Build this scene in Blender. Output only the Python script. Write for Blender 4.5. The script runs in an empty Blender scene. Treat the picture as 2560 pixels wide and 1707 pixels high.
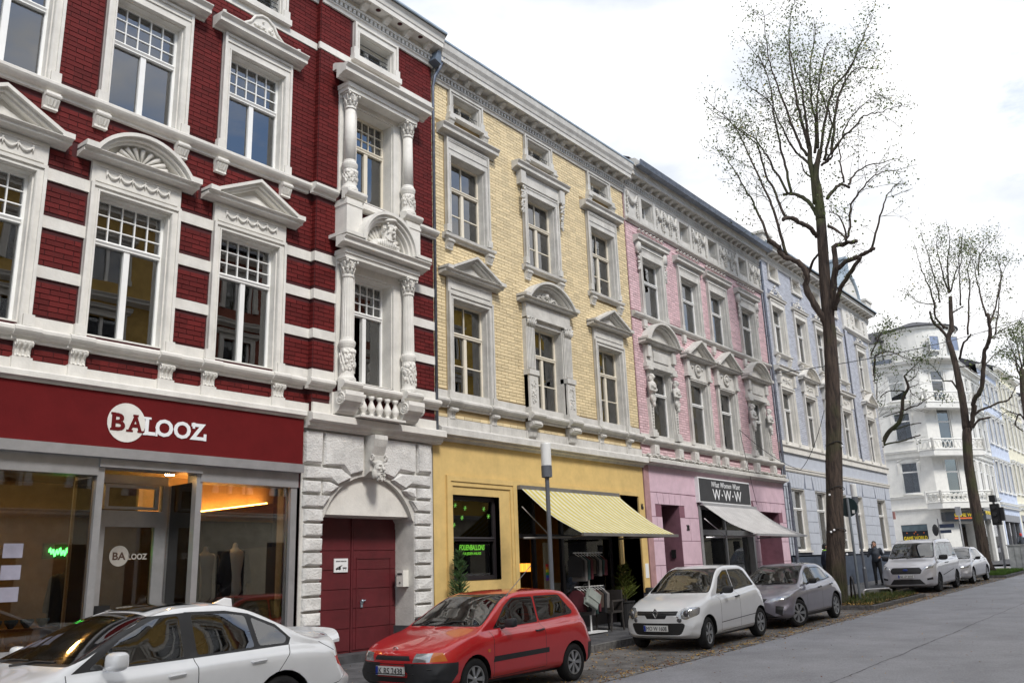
import bpy, bmesh, math, random
import numpy as np
from mathutils import Vector, Matrix
R_ = math.radians
PI = math.pi
rnd = random.Random(7)
SC = bpy.context.scene
COL = SC.collection

# ------------------------------------------------------------------ camera
cam_d = bpy.data.cameras.new('camera'); cam = bpy.data.objects.new('camera', cam_d); COL.objects.link(cam)
yaw, pitch, roll = R_(51.829), R_(14.881), R_(-2.0693)
fwd = Vector((math.sin(yaw)*math.cos(pitch), math.cos(yaw)*math.cos(pitch), math.sin(pitch)))
rg = Vector((math.cos(yaw), -math.sin(yaw), 0)); up = rg.cross(fwd)
rr = rg*math.cos(roll)+up*math.sin(roll); uu = up*math.cos(roll)-rg*math.sin(roll)
mw = Matrix((( rr.x, uu.x, -fwd.x, 0), (rr.y, uu.y, -fwd.y, 0), (rr.z, uu.z, -fwd.z, 1.66), (0, 0, 0, 1)))
cam.matrix_world = mw
cam_d.sensor_width = 36; cam_d.lens = 36*2152/2560; cam_d.clip_start = .1; cam_d.clip_end = 3000
SC.camera = cam
SC.render.resolution_x = 1024; SC.render.resolution_y = 682

# ------------------------------------------------------------------ sky, sun, exposure
SUN_EL, SUN_AZ = R_(46), R_(200)          # azimuth clockwise from +Y
w = bpy.data.worlds.new('World'); SC.world = w; w.use_nodes = True
nt = w.node_tree; nt.nodes.clear()
out = nt.nodes.new('ShaderNodeOutputWorld')
sky = nt.nodes.new('ShaderNodeTexSky'); sky.sky_type = 'NISHITA'; sky.sun_disc = False
sky.sun_elevation = SUN_EL; sky.sun_rotation = SUN_AZ; sky.air_density = 1.0; sky.dust_density = .4; sky.ozone_density = 2.0
bs = nt.nodes.new('ShaderNodeBackground'); bs.inputs[1].default_value = .15
bc = nt.nodes.new('ShaderNodeBackground'); bc.inputs[1].default_value = 1.0
nt.links.new(sky.outputs[0], bs.inputs[0])
tc = nt.nodes.new('ShaderNodeTexCoord')
mp = nt.nodes.new('ShaderNodeMapping'); mp.inputs['Scale'].default_value = (1, 1, 2.2); mp.inputs['Location'].default_value = (5.3, 2.4, .7)
n1 = nt.nodes.new('ShaderNodeTexNoise'); n1.inputs['Scale'].default_value = 2.3; n1.inputs['Detail'].default_value = 9; n1.inputs['Roughness'].default_value = .58
rmp = nt.nodes.new('ShaderNodeValToRGB'); rmp.color_ramp.elements[0].position = .30; rmp.color_ramp.elements[1].position = .43
n2 = nt.nodes.new('ShaderNodeTexNoise'); n2.inputs['Scale'].default_value = 3.2; n2.inputs['Detail'].default_value = 7
rm2 = nt.nodes.new('ShaderNodeValToRGB'); rm2.color_ramp.elements[0].position = .36; rm2.color_ramp.elements[1].position = .52
rm2.color_ramp.elements[0].color = (.50, .54, .60, 1); rm2.color_ramp.elements[1].color = (.80, .80, .81, 1)
mx = nt.nodes.new('ShaderNodeMixShader')
nt.links.new(tc.outputs['Generated'], mp.inputs[0]); nt.links.new(mp.outputs[0], n1.inputs[0]); nt.links.new(mp.outputs[0], n2.inputs[0])
# broken cloud: nearly closed over the houses, more open towards the south behind the camera, as the panes show
sx = nt.nodes.new('ShaderNodeSeparateXYZ'); nt.links.new(tc.outputs['Generated'], sx.inputs[0])
mr_ = nt.nodes.new('ShaderNodeMapRange'); mr_.inputs[1].default_value = -.7; mr_.inputs[2].default_value = .25; mr_.inputs[3].default_value = -.15; mr_.inputs[4].default_value = .02
nt.links.new(sx.outputs[1], mr_.inputs[0]); ad = nt.nodes.new('ShaderNodeMath'); nt.links.new(n1.outputs[0], ad.inputs[0]); nt.links.new(mr_.outputs[0], ad.inputs[1])
nt.links.new(ad.outputs[0], rmp.inputs[0]); nt.links.new(n2.outputs[0], rm2.inputs[0]); nt.links.new(rm2.outputs[0], bc.inputs[0])
nt.links.new(rmp.outputs[0], mx.inputs[0]); nt.links.new(bs.outputs[0], mx.inputs[1]); nt.links.new(bc.outputs[0], mx.inputs[2])
nt.links.new(mx.outputs[0], out.inputs[0])
sd = bpy.data.lights.new('sun', 'SUN'); so = bpy.data.objects.new('sun', sd); COL.objects.link(so)
sd.energy = 2.0; sd.angle = R_(12); sd.color = (1, .96, .9)
sdir = Vector((math.sin(SUN_AZ)*math.cos(SUN_EL), math.cos(SUN_AZ)*math.cos(SUN_EL), math.sin(SUN_EL)))
so.rotation_euler = (-sdir).to_track_quat('-Z', 'Y').to_euler()
SC.view_settings.view_transform = 'Standard'; SC.view_settings.look = 'None'
SC.view_settings.exposure = 0.65; SC.view_settings.gamma = 1; SC.view_settings.use_curve_mapping = False
SC.render.engine = 'CYCLES'
SC.cycles.max_bounces = 8; SC.cycles.transparent_max_bounces = 14

# ------------------------------------------------------------------ materials
MT = {}
def mat(name, col, rough=.7, metal=0, var=.12, vscale=3., bump=0, bscale=40., spec=.5, coat=0, kind=None, col2=None, dirt=0, speck=0, **k):
    if name in MT: return MT[name]
    m = bpy.data.materials.new(name); m.use_nodes = True; MT[name] = m
    n = m.node_tree.nodes; l = m.node_tree.links
    b = n['Principled BSDF']; b.inputs['Roughness'].default_value = rough; b.inputs['Metallic'].default_value = metal
    b.inputs['Specular IOR Level'].default_value = spec; b.inputs['Coat Weight'].default_value = coat
    if coat: b.inputs['Coat Roughness'].default_value = .03
    c = (*col, 1)
    t = n.new('ShaderNodeTexCoord')
    if kind == 'brick':
        # one colour step per brick: snap the position to the brick module
        g = n.new('ShaderNodeNewGeometry'); sp = n.new('ShaderNodeVectorMath'); sp.operation = 'MULTIPLY'
        sp.inputs[1].default_value = (1/k['bl'], 0, 1/k['bh'])
        l.new(g.outputs['Position'], sp.inputs[0])
        fl = n.new('ShaderNodeVectorMath'); fl.operation = 'FLOOR'; l.new(sp.outputs[0], fl.inputs[0])
        wn = n.new('ShaderNodeTexWhiteNoise'); l.new(fl.outputs[0], wn.inputs[0]); fac = wn.outputs[0]
    else:
        no = n.new('ShaderNodeTexNoise'); no.inputs['Scale'].default_value = vscale; no.inputs['Detail'].default_value = 6
        no.inputs['Roughness'].default_value = .65
        l.new(t.outputs['Object'], no.inputs[0]); fac = no.outputs[0]
    mxn = n.new('ShaderNodeMix'); mxn.data_type = 'RGBA'
    lo = tuple(max(0, x*(1-var*2)) for x in col) if col2 is None else col2
    hi = tuple(min(1, x*(1+var)) for x in col)
    mxn.inputs['A'].default_value = (*lo, 1); mxn.inputs['B'].default_value = (*hi, 1)
    rp = n.new('ShaderNodeMapRange'); rp.inputs[1].default_value = .3 if kind != 'brick' else 0; rp.inputs[2].default_value = .65 if kind != 'brick' else 1
    l.new(fac, rp.inputs[0]); l.new(rp.outputs[0], mxn.inputs['Factor']); src = mxn.outputs['Result']
    if dirt:
        # rain streaks: noise stretched along z
        mpn = n.new('ShaderNodeMapping'); mpn.inputs['Scale'].default_value = (7, 7, .7)
        l.new(t.outputs['Object'], mpn.inputs[0])
        d = n.new('ShaderNodeTexNoise'); d.inputs['Scale'].default_value = 1.6; d.inputs['Detail'].default_value = 8; d.inputs['Roughness'].default_value = .7
        l.new(mpn.outputs[0], d.inputs[0])
        dr = n.new('ShaderNodeMapRange'); dr.inputs[1].default_value = .52; dr.inputs[2].default_value = .75; dr.inputs[4].default_value = dirt
        l.new(d.outputs[0], dr.inputs[0])
        m2 = n.new('ShaderNodeMix'); m2.data_type = 'RGBA'; m2.inputs['B'].default_value = tuple(x*.42 for x in col)+(1,)
        l.new(dr.outputs[0], m2.inputs['Factor']); l.new(src, m2.inputs['A']); src = m2.outputs['Result']
    if speck:
        sn = n.new('ShaderNodeTexNoise'); sn.inputs['Scale'].default_value = 38; sn.inputs['Detail'].default_value = 3; sn.inputs['Roughness'].default_value = .8; l.new(t.outputs['Object'], sn.inputs[0])
        sr_ = n.new('ShaderNodeMapRange'); sr_.inputs[1].default_value = .3; sr_.inputs[2].default_value = .7; sr_.inputs[3].default_value = 1-speck; sr_.inputs[4].default_value = 1+speck; l.new(sn.outputs[0], sr_.inputs[0])
        vm = n.new('ShaderNodeVectorMath'); vm.operation = 'SCALE'; l.new(src, vm.inputs[0]); l.new(sr_.outputs[0], vm.inputs['Scale']); src = vm.outputs[0]
    l.new(src, b.inputs['Base Color'])
    if bump:
        bn = n.new('ShaderNodeTexNoise'); bn.inputs['Scale'].default_value = bscale; bn.inputs['Detail'].default_value = 5
        l.new(t.outputs['Object'], bn.inputs[0])
        bp = n.new('ShaderNodeBump'); bp.inputs['Strength'].default_value = bump; bp.inputs['Distance'].default_value = .02
        l.new(bn.outputs[0], bp.inputs['Height']); l.new(bp.outputs[0], b.inputs['Normal'])
    return m
def glass(name, tint, ior=1.7, rough=0., wav=0):
    if name in MT: return MT[name]
    m = bpy.data.materials.new(name); m.use_nodes = True; MT[name] = m
    n = m.node_tree.nodes; l = m.node_tree.links; n.remove(n['Principled BSDF'])
    o = n['Material Output']; tr = n.new('ShaderNodeBsdfTransparent'); tr.inputs[0].default_value = (*tint, 1)
    gl = n.new('ShaderNodeBsdfGlossy'); gl.inputs['Roughness'].default_value = rough; gl.inputs[0].default_value = (1, 1, 1, 1)
    fr = n.new('ShaderNodeFresnel'); fr.inputs[0].default_value = ior
    mx = n.new('ShaderNodeMixShader'); l.new(fr.outputs[0], mx.inputs[0]); l.new(tr.outputs[0], mx.inputs[1]); l.new(gl.outputs[0], mx.inputs[2])
    l.new(mx.outputs[0], o.inputs[0])
    if wav:
        t = n.new('ShaderNodeTexCoord'); no = n.new('ShaderNodeTexNoise'); no.inputs['Scale'].default_value = 1.3; no.inputs['Detail'].default_value = 1
        l.new(t.outputs['Object'], no.inputs[0]); bp = n.new('ShaderNodeBump'); bp.inputs['Strength'].default_value = wav; bp.inputs['Distance'].default_value = .05
        l.new(no.outputs[0], bp.inputs['Height']); l.new(bp.outputs[0], gl.inputs['Normal']); l.new(bp.outputs[0], fr.inputs['Normal'])
    return m
def emis(name, col, s):
    if name in MT: return MT[name]
    m = bpy.data.materials.new(name); m.use_nodes = True; MT[name] = m
    b = m.node_tree.nodes['Principled BSDF']; b.inputs['Base Color'].default_value = (*col, 1)
    b.inputs['Emission Color'].default_value = (*col, 1); b.inputs['Emission Strength'].default_value = s
    return m
def stripes(name, c1, c2, n_, axis=0, off=0, w=.5):
    m = mat(name, c1, .8, var=.1)
    n = m.node_tree.nodes; l = m.node_tree.links; b = n['Principled BSDF']
    t = n.new('ShaderNodeTexCoord'); s = n.new('ShaderNodeSeparateXYZ'); l.new(t.outputs['Object'], s.inputs[0])
    a = n.new('ShaderNodeMath'); a.operation = 'MULTIPLY'; a.inputs[1].default_value = n_; l.new(s.outputs[axis], a.inputs[0])
    f = n.new('ShaderNodeMath'); f.operation = 'FRACT'; l.new(a.outputs[0], f.inputs[0])
    g = n.new('ShaderNodeMath'); g.operation = 'GREATER_THAN'; g.inputs[1].default_value = w; l.new(f.outputs[0], g.inputs[0])
    x = n.new('ShaderNodeMix'); x.data_type = 'RGBA'; x.inputs['B'].default_value = (*c2, 1)
    src = b.inputs['Base Color'].links[0].from_socket
    l.new(src, x.inputs['A']); l.new(g.outputs[0], x.inputs['Factor']); l.new(x.outputs['Result'], b.inputs['Base Color'])
    return m

WHITE = mat('white_stucco', (.67, .65, .605), .8, var=.07, bump=.15, bscale=30, dirt=.12)
WHITE2 = mat('old_white_stone', (.56, .545, .51), .85, var=.1, bump=.3, bscale=35, dirt=.38)
FRAME = mat('white_window_frame', (.80, .80, .78), .4, var=.03)
CREAMF = mat('cream_window_frame', (.72, .66, .54), .5, var=.03)
REDB = mat('red_painted_brick', (.118, .0125, .012), .65, var=.13, bump=.3, bscale=60, spec=.2, kind='brick', bl=.26, bh=.0795)
REDM = mat('dark_red_joint', (.055, .01, .012), .9)
REDP = mat('dark_red_plaster', (.115, .008, .009), .8, spec=.15, var=.06, bump=.08)
REDD = mat('dark_red_painted_door', (.10, .012, .016), .55, var=.12, bump=.05)
YELB = mat('yellow_glazed_brick', (.72, .59, .36), .45, var=.09, bump=.2, bscale=60, kind='brick', bl=.26, bh=.0746)
YELM = mat('brown_joint', (.32, .23, .11), .9)
YELP = mat('yellow_plaster', (.62, .44, .17), .75, var=.07, bump=.1, dirt=.08)
PNKB = mat('pink_painted_brick', (.68, .48, .50), .6, var=.1, bump=.2, kind='brick', bl=.26, bh=.0746)
PNKM = mat('dark_pink_joint', (.36, .21, .23), .9)
PNKP = mat('pink_plaster', (.60, .43, .50), .75, var=.06, bump=.08, dirt=.06)
MAUV = mat('mauve_corner_plaster', (.38, .22, .22), .8)
GRYB = mat('lavender_grey_brick', (.50, .52, .58), .6, var=.08, bump=.2, kind='brick', bl=.26, bh=.0746)
GRYM = mat('grey_joint', (.2, .22, .28), .9)
GRYP = mat('blue_grey_plaster', (.46, .49, .55), .75, var=.05, bump=.08, dirt=.06)
NAVY = mat('dark_blue_plinth', (.045, .06, .09), .6, var=.15, bump=.1)
DARKP = mat('anthracite_plinth', (.03, .027, .035), .6, var=.15)
STONEP = mat('dark_grey_stone_plinth', (.06, .06, .065), .8, var=.3, bump=.4)
RUST = mat('rough_cast_white_stone', (.62, .61, .59), .9, var=.12, bump=1.0, bscale=28, dirt=.18)
ZINC = mat('zinc_gutter', (.16, .18, .22), .45, metal=.6, var=.2, vscale=6)
ZINCL = mat('pale_zinc_flashing', (.35, .42, .48), .4, metal=.5, var=.1)
ROOF = mat('slate_roof', (.06, .06, .07), .7, var=.3)
ALU = mat('silver_aluminium', (.42, .42, .43), .35, metal=.55, var=.07, vscale=4)
ALUD = mat('grey_aluminium', (.20, .20, .21), .4, metal=.5)
BLACK = mat('black_paint', (.012, .012, .013), .5)
IRON = mat('wrought_iron', (.03, .035, .045), .5, metal=.3)
DARK = mat('dark_room', (.035, .032, .03), .9)
ROOM = mat('room_wall', (.16, .13, .10), .9)
SHOPW = mat('warm_shop_wall', (.22, .15, .09), .9)
CURT = mat('white_curtain', (.62, .63, .64), .9, var=.15, vscale=9)
SKY_TINT = mat('sky_reflection_blue', (.34, .46, .60), .8, var=.04)  # blue sky reflection of the panes, put into this colour
GREYC = mat('grey_curtain', (.17, .18, .19), .9, var=.1)
GL = glass('window_glass', (.72, .78, .80), 2.5, wav=.02)
GLS = glass('shop_glass', (.86, .87, .87), 1.65)
GLC = glass('car_glass', (.36, .42, .42), 2.3)

# ------------------------------------------------------------------ frames, mesh builder
class Fr:
    def __init__(s, ox, oy, dx, dy):
        d = math.hypot(dx, dy); s.o = (ox, oy); s.d = (dx/d, dy/d)
    def __call__(s, u, p, z):
        dx, dy = s.d
        return (s.o[0]+u*dx+p*dy, s.o[1]+u*dy-p*dx, z)
def WF(x, y, z): return (x, y, z)
F0 = Fr(0, 12, 1, 0)
WL = {}
def wl(o): return WL.get(o.name, Vector((0, 0, 0))) if o else Vector((0, 0, 0))
ICO = {}
def ico(n):
    if n not in ICO:
        b = bmesh.new(); bmesh.ops.create_icosphere(b, subdivisions=n, radius=1)
        ICO[n] = ([v.co.copy() for v in b.verts], [tuple(v.index for v in f.verts) for f in b.faces]); b.free()
    return ICO[n]
class MB:
    def __init__(s, F=F0): s.v = []; s.f = []; s.F = F
    def add(s, vs, fs):
        n = len(s.v); s.v += [s.F(*q) for q in vs]; s.f += [tuple(i+n for i in f) for f in fs]; return s
    def box(s, u0, u1, p0, p1, z0, z1):
        return s.add([(u0,p0,z0),(u1,p0,z0),(u1,p1,z0),(u0,p1,z0),(u0,p0,z1),(u1,p0,z1),(u1,p1,z1),(u0,p1,z1)],
            [(0,1,2,3),(4,5,6,7),(0,1,5,4),(1,2,6,5),(2,3,7,6),(3,0,4,7)])
    def quad(s, a, b, c, d): return s.add([a, b, c, d], [(0,1,2,3)])
    def prism(s, poly, p0, p1):       # poly in (u,z), extruded along p
        n = len(poly)
        return s.add([(u,p0,z) for u,z in poly]+[(u,p1,z) for u,z in poly],
            [tuple(range(n)), tuple(range(n, 2*n))]+[(i,(i+1)%n,(i+1)%n+n,i+n) for i in range(n)])
    def prof(s, u0, u1, poly):        # poly in (p,z), extruded along u
        n = len(poly)
        return s.add([(u0,p,z) for p,z in poly]+[(u1,p,z) for p,z in poly],
            [tuple(range(n)), tuple(range(n, 2*n))]+[(i,(i+1)%n,(i+1)%n+n,i+n) for i in range(n)])
    def lathe(s, c, rz, n=12, fl=0, nf=0):   # c=(u,p), profile of (r,z)
        vs = []; fs = []; m = len(rz)
        for r, z in rz:
            for k in range(n):
                a = 2*PI*k/n; q = r*(1-fl*(k % 2)) if nf and (z > nf[0] and z < nf[1]) else r
                vs.append((c[0]+q*math.cos(a), c[1]+q*math.sin(a), z))
        for i in range(m-1):
            for k in range(n): fs.append((i*n+k, i*n+(k+1)%n, (i+1)*n+(k+1)%n, (i+1)*n+k))
        fs += [tuple(range(n)), tuple(range((m-1)*n, m*n))]
        return s.add(vs, fs)
    def ball(s, u, p, z, a, b=None, c=None, n=2):
        b = b or a; c = c or a; V, Fc = ico(n)
        return s.add([(u+q.x*a, p+q.y*b, z+q.z*c) for q in V], Fc)
    def tube(s, pts, rad, n=6, cap=True):
        pts = [Vector(q) for q in pts]; m = len(pts)
        if not hasattr(rad, '__len__'): rad = [rad]*m
        vs = []; fs = []; ref = None
        for i, q in enumerate(pts):
            t = (pts[min(i+1, m-1)]-pts[max(i-1, 0)])
            if t.length < 1e-9: t = Vector((0, 0, 1))
            t.normalize()
            if ref is None: ref = Vector((0, 0, 1)) if abs(t.z) < .9 else Vector((1, 0, 0))
            a = t.cross(ref); 
            if a.length < 1e-6: a = t.cross(Vector((0, 1, .1)))
            a.normalize(); b = a.cross(t); ref = b
            for k in range(n):
                th = 2*PI*k/n; vs.append(tuple(q+(a*math.cos(th)+b*math.sin(th))*rad[i]))
        for i in range(m-1):
            for k in range(n): fs.append((i*n+k, i*n+(k+1)%n, (i+1)*n+(k+1)%n, (i+1)*n+k))
        if cap: fs += [tuple(range(n)), tuple(range((m-1)*n, m*n))]
        return s.add(vs, fs)
    def mesh(s, name, m, smooth=False, recalc=True):
        me = bpy.data.meshes.new(name); me.from_pydata(s.v, [], s.f)
        if recalc:
            b = bmesh.new(); b.from_mesh(me); bmesh.ops.recalc_face_normals(b, faces=b.faces); b.to_mesh(me); b.free()
        if smooth: me.polygons.foreach_set('use_smooth', [True]*len(me.polygons))
        if m: me.materials.append(m)
        return me
    def build(s, name, m, parent=None, smooth=False, kind=None, recalc=True, local=False, bevel=0, label=None, cat=None, group=None, ang=None):
        o = bpy.data.objects.new(name, s.mesh(name, m, smooth, recalc)); return link(o, parent, kind, local, bevel, label, cat, group)
def link(o, parent=None, kind=None, local=False, bevel=0, label=None, cat=None, group=None, at=None):
    COL.objects.link(o); o.parent = parent
    if at is not None: o.location = Vector(at)-wl(parent); WL[o.name] = Vector(at)
    elif not local: o.location = -wl(parent); WL[o.name] = Vector((0, 0, 0))
    if kind: o['kind'] = kind
    if label: o['label'] = label
    if cat: o['category'] = cat
    if group: o['group'] = group
    if bevel:
        b = o.modifiers.new('bevel', 'BEVEL'); b.width = bevel; b.segments = 2; b.limit_method = 'ANGLE'; b.angle_limit = R_(40)
    return o
def thing(name, label, cat, loc, rz=0, group=None, rot=None):
    o = bpy.data.objects.new(name, None); o.empty_display_size = .2
    COL.objects.link(o); o.location = loc; WL[o.name] = Vector(loc)
    o.rotation_euler = rot or (0, 0, rz); o['label'] = label; o['category'] = cat
    if group: o['group'] = group
    return o
def copy_tree(o, parent=None, loc=None):
    c = o.copy(); COL.objects.link(c); c.parent = parent
    if loc is not None: c.location = loc
    for ch in list(o.children): copy_tree(ch, c)
    return c
TXC = {}
def tmesh(s, bold=0, slant=0):
    k = (s, bold, slant)
    if k not in TXC:
        c = bpy.data.curves.new('lettering', 'FONT'); c.body = s; c.size = 1; c.extrude = .5; c.offset = bold; c.shear = slant; c.resolution_u = 3
        t = bpy.data.objects.new('lettering', c); COL.objects.link(t)
        dg = bpy.context.evaluated_depsgraph_get(); me = bpy.data.meshes.new_from_object(t.evaluated_get(dg)); bpy.data.objects.remove(t)
        TXC[k] = ([v.co[:] for v in me.vertices], [tuple(p.vertices) for p in me.polygons])
    return TXC[k]
for k_ in (('B', .03, 0), ('A', .03, 0), ('LOOZ', .03, 0), ('W', 0, 0), ('What Women Want', -.005, .3), ('36', .03, 0), ('38', .03, 0), ('GAME WORLD', .04, 0),
           ('K RS 2438', 0, 0), ('MO W 1608', 0, 0), ('NE LP 2035', 0, 0), ('FOLIENBALLONS', .03, .2), ('FUR JEDEN ANLASS', .02, .2), ('BA', .02, 0),
           ('EINFAHRT FREIHALTEN', .01, 0)): tmesh(*k_)
def text(s, F, u0, z0, wdt, hgt, m, parent, p, ext=.01, name='lettering', slant=0, bold=0, local=False, kind=None):
    V, Fc = tmesh(s, bold, slant); co = np.array(V); mn = co.min(0); mxx = co.max(0)
    b = MB(F); b.add([(u0+(q[0]-mn[0])/(mxx[0]-mn[0])*wdt, p+(q[2]+.5)*ext, z0+(q[1]-mn[1])/(mxx[1]-mn[1])*hgt) for q in co], Fc)
    return b.build(name, m, parent, local=local)
def gz(x):      # street profile: level, then gently uphill
    return 0 if x < 10 else (.0185*(x-13) if x > 16 else .0185*(x-10)**2/12)
# ------------------------------------------------------------------ facade vocabulary (u along the wall, p out of it, z up)
def reveals(parent, F, ops, m, p=0, depth=.2):
    for o in ops:
        mb = MB(F); a, b, c, d = o[:4]; q = p-(o[4] if len(o) > 4 else depth)-.04; e = .018
        mb.box(a-.001, a+e, q, p+.004, c, d); mb.box(b-e, b+.001, q, p+.004, c, d); mb.box(a+e, b-e, q, p+.004, d-e, d+.001); mb.box(a+e, b-e, q, p+.004, c-.001, c+e)
        mb.build('reveal', m, parent)
def cell_wall(mb, u0, u1, z0, z1, ops, p=0, depth=.2):
    us = sorted({u0, u1, *[min(max(o[0], u0), u1) for o in ops], *[min(max(o[1], u0), u1) for o in ops]})
    zs = sorted({z0, z1, *[min(max(o[2], z0), z1) for o in ops], *[min(max(o[3], z0), z1) for o in ops]})
    for i in range(len(us)-1):
        for j in range(len(zs)-1):
            a, b, c, d = us[i], us[i+1], zs[j], zs[j+1]; m, n = (a+b)/2, (c+d)/2
            if any(o[0] < m < o[1] and o[2] < n < o[3] for o in ops): continue
            mb.quad((a, p, c), (b, p, c), (b, p, d), (a, p, d))
    for o in ops:
        a, b, c, d = o[:4]; q = p-(o[4] if len(o) > 4 else depth)
        mb.quad((a, p, c), (a, q, c), (a, q, d), (a, p, d)); mb.quad((b, p, c), (b, q, c), (b, q, d), (b, p, d))
        mb.quad((a, p, c), (b, p, c), (b, q, c), (a, q, c)); mb.quad((a, p, d), (b, p, d), (b, q, d), (a, q, d))
def clip(a, b, ex):
    """interval [a,b] minus the intervals in ex"""
    r = [(a, b)]
    for c, d in ex:
        n = []
        for x, y in r:
            if d <= x or c >= y: n.append((x, y)); continue
            if c > x: n.append((x, c))
            if d < y: n.append((d, y))
        r = n
    return r
def bricks(parent, F, u0, u1, z0, z1, ex, m, p=.012, L=.26, H=.0746, keep=0, near=None, joint=.012, name='brick'):
    """real bricks in running bond; the `keep` nearest whole ones are objects, the rest one joined piece"""
    rest = MB(F); whole = []
    k0 = int(z0/H)
    k = k0
    while k*H < z1:
        za, zb = max(k*H, z0), min((k+1)*H, z1)
        if zb-za > .03:
            exu = [(e[0], e[1]) for e in ex if e[2] < zb-.004 and e[3] > za+.004]
            i = int((u0-L)/L)-1
            while i*L < u1:
                a = i*L+(L/2 if k % 2 else 0)
                for c, d in clip(max(a, u0), min(a+L, u1), exu):
                    if d-c > .03:
                        if keep and d-c > L-.001 and zb-za > H-.001: whole.append((c, za))
                        else: rest.add(*bk(c+joint/2, d-joint/2, p+rnd.uniform(-.002, .002), za+joint/2, zb-joint/2))
                i += 1
        k += 1
    if keep:
        whole.sort(key=lambda q: (q[0]-near[0])**2+(q[1]-near[1])**2)
        mb = MB(WF); mb.add(*bk(0, L-joint, 0, 0, H-joint)); me = None
        for n, (c, za) in enumerate(whole):
            if n < keep:
                if me is None:
                    t = MB(WF); t.v = [(a, -b, cc) for a, b, cc in mb.v]; t.f = mb.f; me = t.mesh(name, m)
                o = bpy.data.objects.new(name, me)
                link(o, parent, at=F(c+joint/2, p+rnd.uniform(-.003, .003), za+joint/2))
            else: rest.add(*bk(c+joint/2, c+L-joint/2, p+rnd.uniform(-.002, .002), za+joint/2, za+H-joint/2))
    return rest.build(name+'work', m, parent, kind='stuff', recalc=False)
def bk(a, b, p, c, d):
    q = p-.03
    return [(a,q,c),(b,q,c),(b,q,d),(a,q,d),(a,p,c),(b,p,c),(b,p,d),(a,p,d)], [(4,5,6,7),(0,1,5,4),(1,2,6,5),(2,3,7,6),(3,0,4,7)]
WM = {}
def window(parent, F, u0, u1, z0, z1, dp=.2, tr=.66, top=(1, 1), low=2, bar=False, fm=FRAME, fw=.06, gl=None, curtain=None, name='window', open_leaf=None, sky_sheet=0):
    """frame > panes, glazing bars"""
    gl = gl or GL
    mb = MB(F); q0, q1 = -dp, -dp+.07
    mb.box(u0, u0+fw, q0, q1, z0, z1); mb.box(u1-fw, u1, q0, q1, z0, z1); mb.box(u0+fw, u1-fw, q0, q1, z0, z0+fw); mb.box(u0+fw, u1-fw, q0, q1, z1-fw, z1)
    a, b = u0+fw, u1-fw; zt = z0+(z1-z0)*tr if tr else z1-fw; lo_top = zt
    if tr: mb.box(a, b, q0-.01, q1+.03, zt, zt+.08); mb.prof(a, b, [(q1+.03, zt+.02), (q1+.05, zt+.05), (q1+.03, zt+.08)])
    if low == 2: mb.box((a+b)/2-.045, (a+b)/2+.045, q0, q1+.012, z0+fw, lo_top)
    o = mb.build(name, fm, parent)
    def pane(c, d, e, f, pp=-dp+.03): MB(F).box(c, d, pp, pp+.006, e, f).build('pane', gl, o)
    if low == 2:
        m = (a+b)/2
        for s, (c, d) in enumerate(((a, m-.045), (m+.045, b))):
            if open_leaf == s: continue
            pane(c, d, z0+fw, lo_top)
    else: pane(a, b, z0+fw, lo_top)
    g = MB(F)
    if tr:
        nc, nr = top; zz0, zz1 = zt+.08, z1-fw
        for i in range(nc):
            for j in range(nr):
                c0, c1 = a+(b-a)*i/nc, a+(b-a)*(i+1)/nc; e0, e1 = zz0+(zz1-zz0)*j/nr, zz0+(zz1-zz0)*(j+1)/nr
                pane(c0+(.009 if i else 0), c1-(.009 if i < nc-1 else 0), e0+(.009 if j else 0), e1-(.009 if j < nr-1 else 0))
        for i in range(1, nc): g.box(a+(b-a)*i/nc-.009, a+(b-a)*i/nc+.009, q0+.012, q1-.012, zz0, zz1)
        for j in range(1, nr): g.box(a, b, q0+.014, q1-.014, zz0+(zz1-zz0)*j/nr-.009, zz0+(zz1-zz0)*j/nr+.009)
    if bar: g.box(a, b, q0+.014, q1-.014, z0+(lo_top-z0)*.52-.012, z0+(lo_top-z0)*.52+.012)
    if g.f: g.build('glazing_bar', fm, o)
    if sky_sheet: MB(F).box(a-.02, b+.02, -dp-.055, -dp-.045, z1-(z1-z0)*sky_sheet, z1).build('sky_sheet', SKY_TINT, o)  # added sheet behind the panes, coloured to stand in for mirrored sky
    if curtain:
        c = MB(F); n = 26
        for s0, s1 in curtain:
            ua, ub = a+(b-a)*s0, a+(b-a)*s1
            pts = [(ua+(ub-ua)*i/n, -dp-.12+.035*math.sin(i*1.9)) for i in range(n+1)]
            for i in range(n): c.quad((pts[i][0], pts[i][1], z0), (pts[i+1][0], pts[i+1][1], z0), (pts[i+1][0], pts[i+1][1], z1), (pts[i][0], pts[i][1], z1))
        c.build('curtain', CURT, o, recalc=False, smooth=True)
    return o
def surround(mb, u0, u1, z0, z1, w=.14, p=.07, ztop=None):
    """stepped architrave round an opening"""
    zt = ztop or z1+w
    for a, b, s in ((u0-w, u0, -1), (u1, u1+w, 1)):
        mb.box(a, b, -.02, p, z0, zt)
        e = (a-.0, a+.045) if s < 0 else (b-.045, b)
        mb.box(e[0], e[1], p-.01, p+.03, z0, zt)
        i = (b-.03, b-.005) if s < 0 else (a+.005, a+.03)
        mb.box(i[0], i[1], p-.01, p+.015, z0, z1+.02)
    mb.box(u0, u1, -.02, p-.002, z1, zt); mb.box(u0-w+.045, u1+w-.045, p-.01, p+.028, zt-.05, zt-.002); mb.box(u0-.03, u1+.03, p-.01, p+.013, z1+.005, z1+.03)
    mb.box(u0-w-.04, u0-w*.25, -.02, p+.035, z0, z0+.16); mb.box(u1+w*.25, u1+w+.04, -.02, p+.035, z0, z0+.16)
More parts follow.
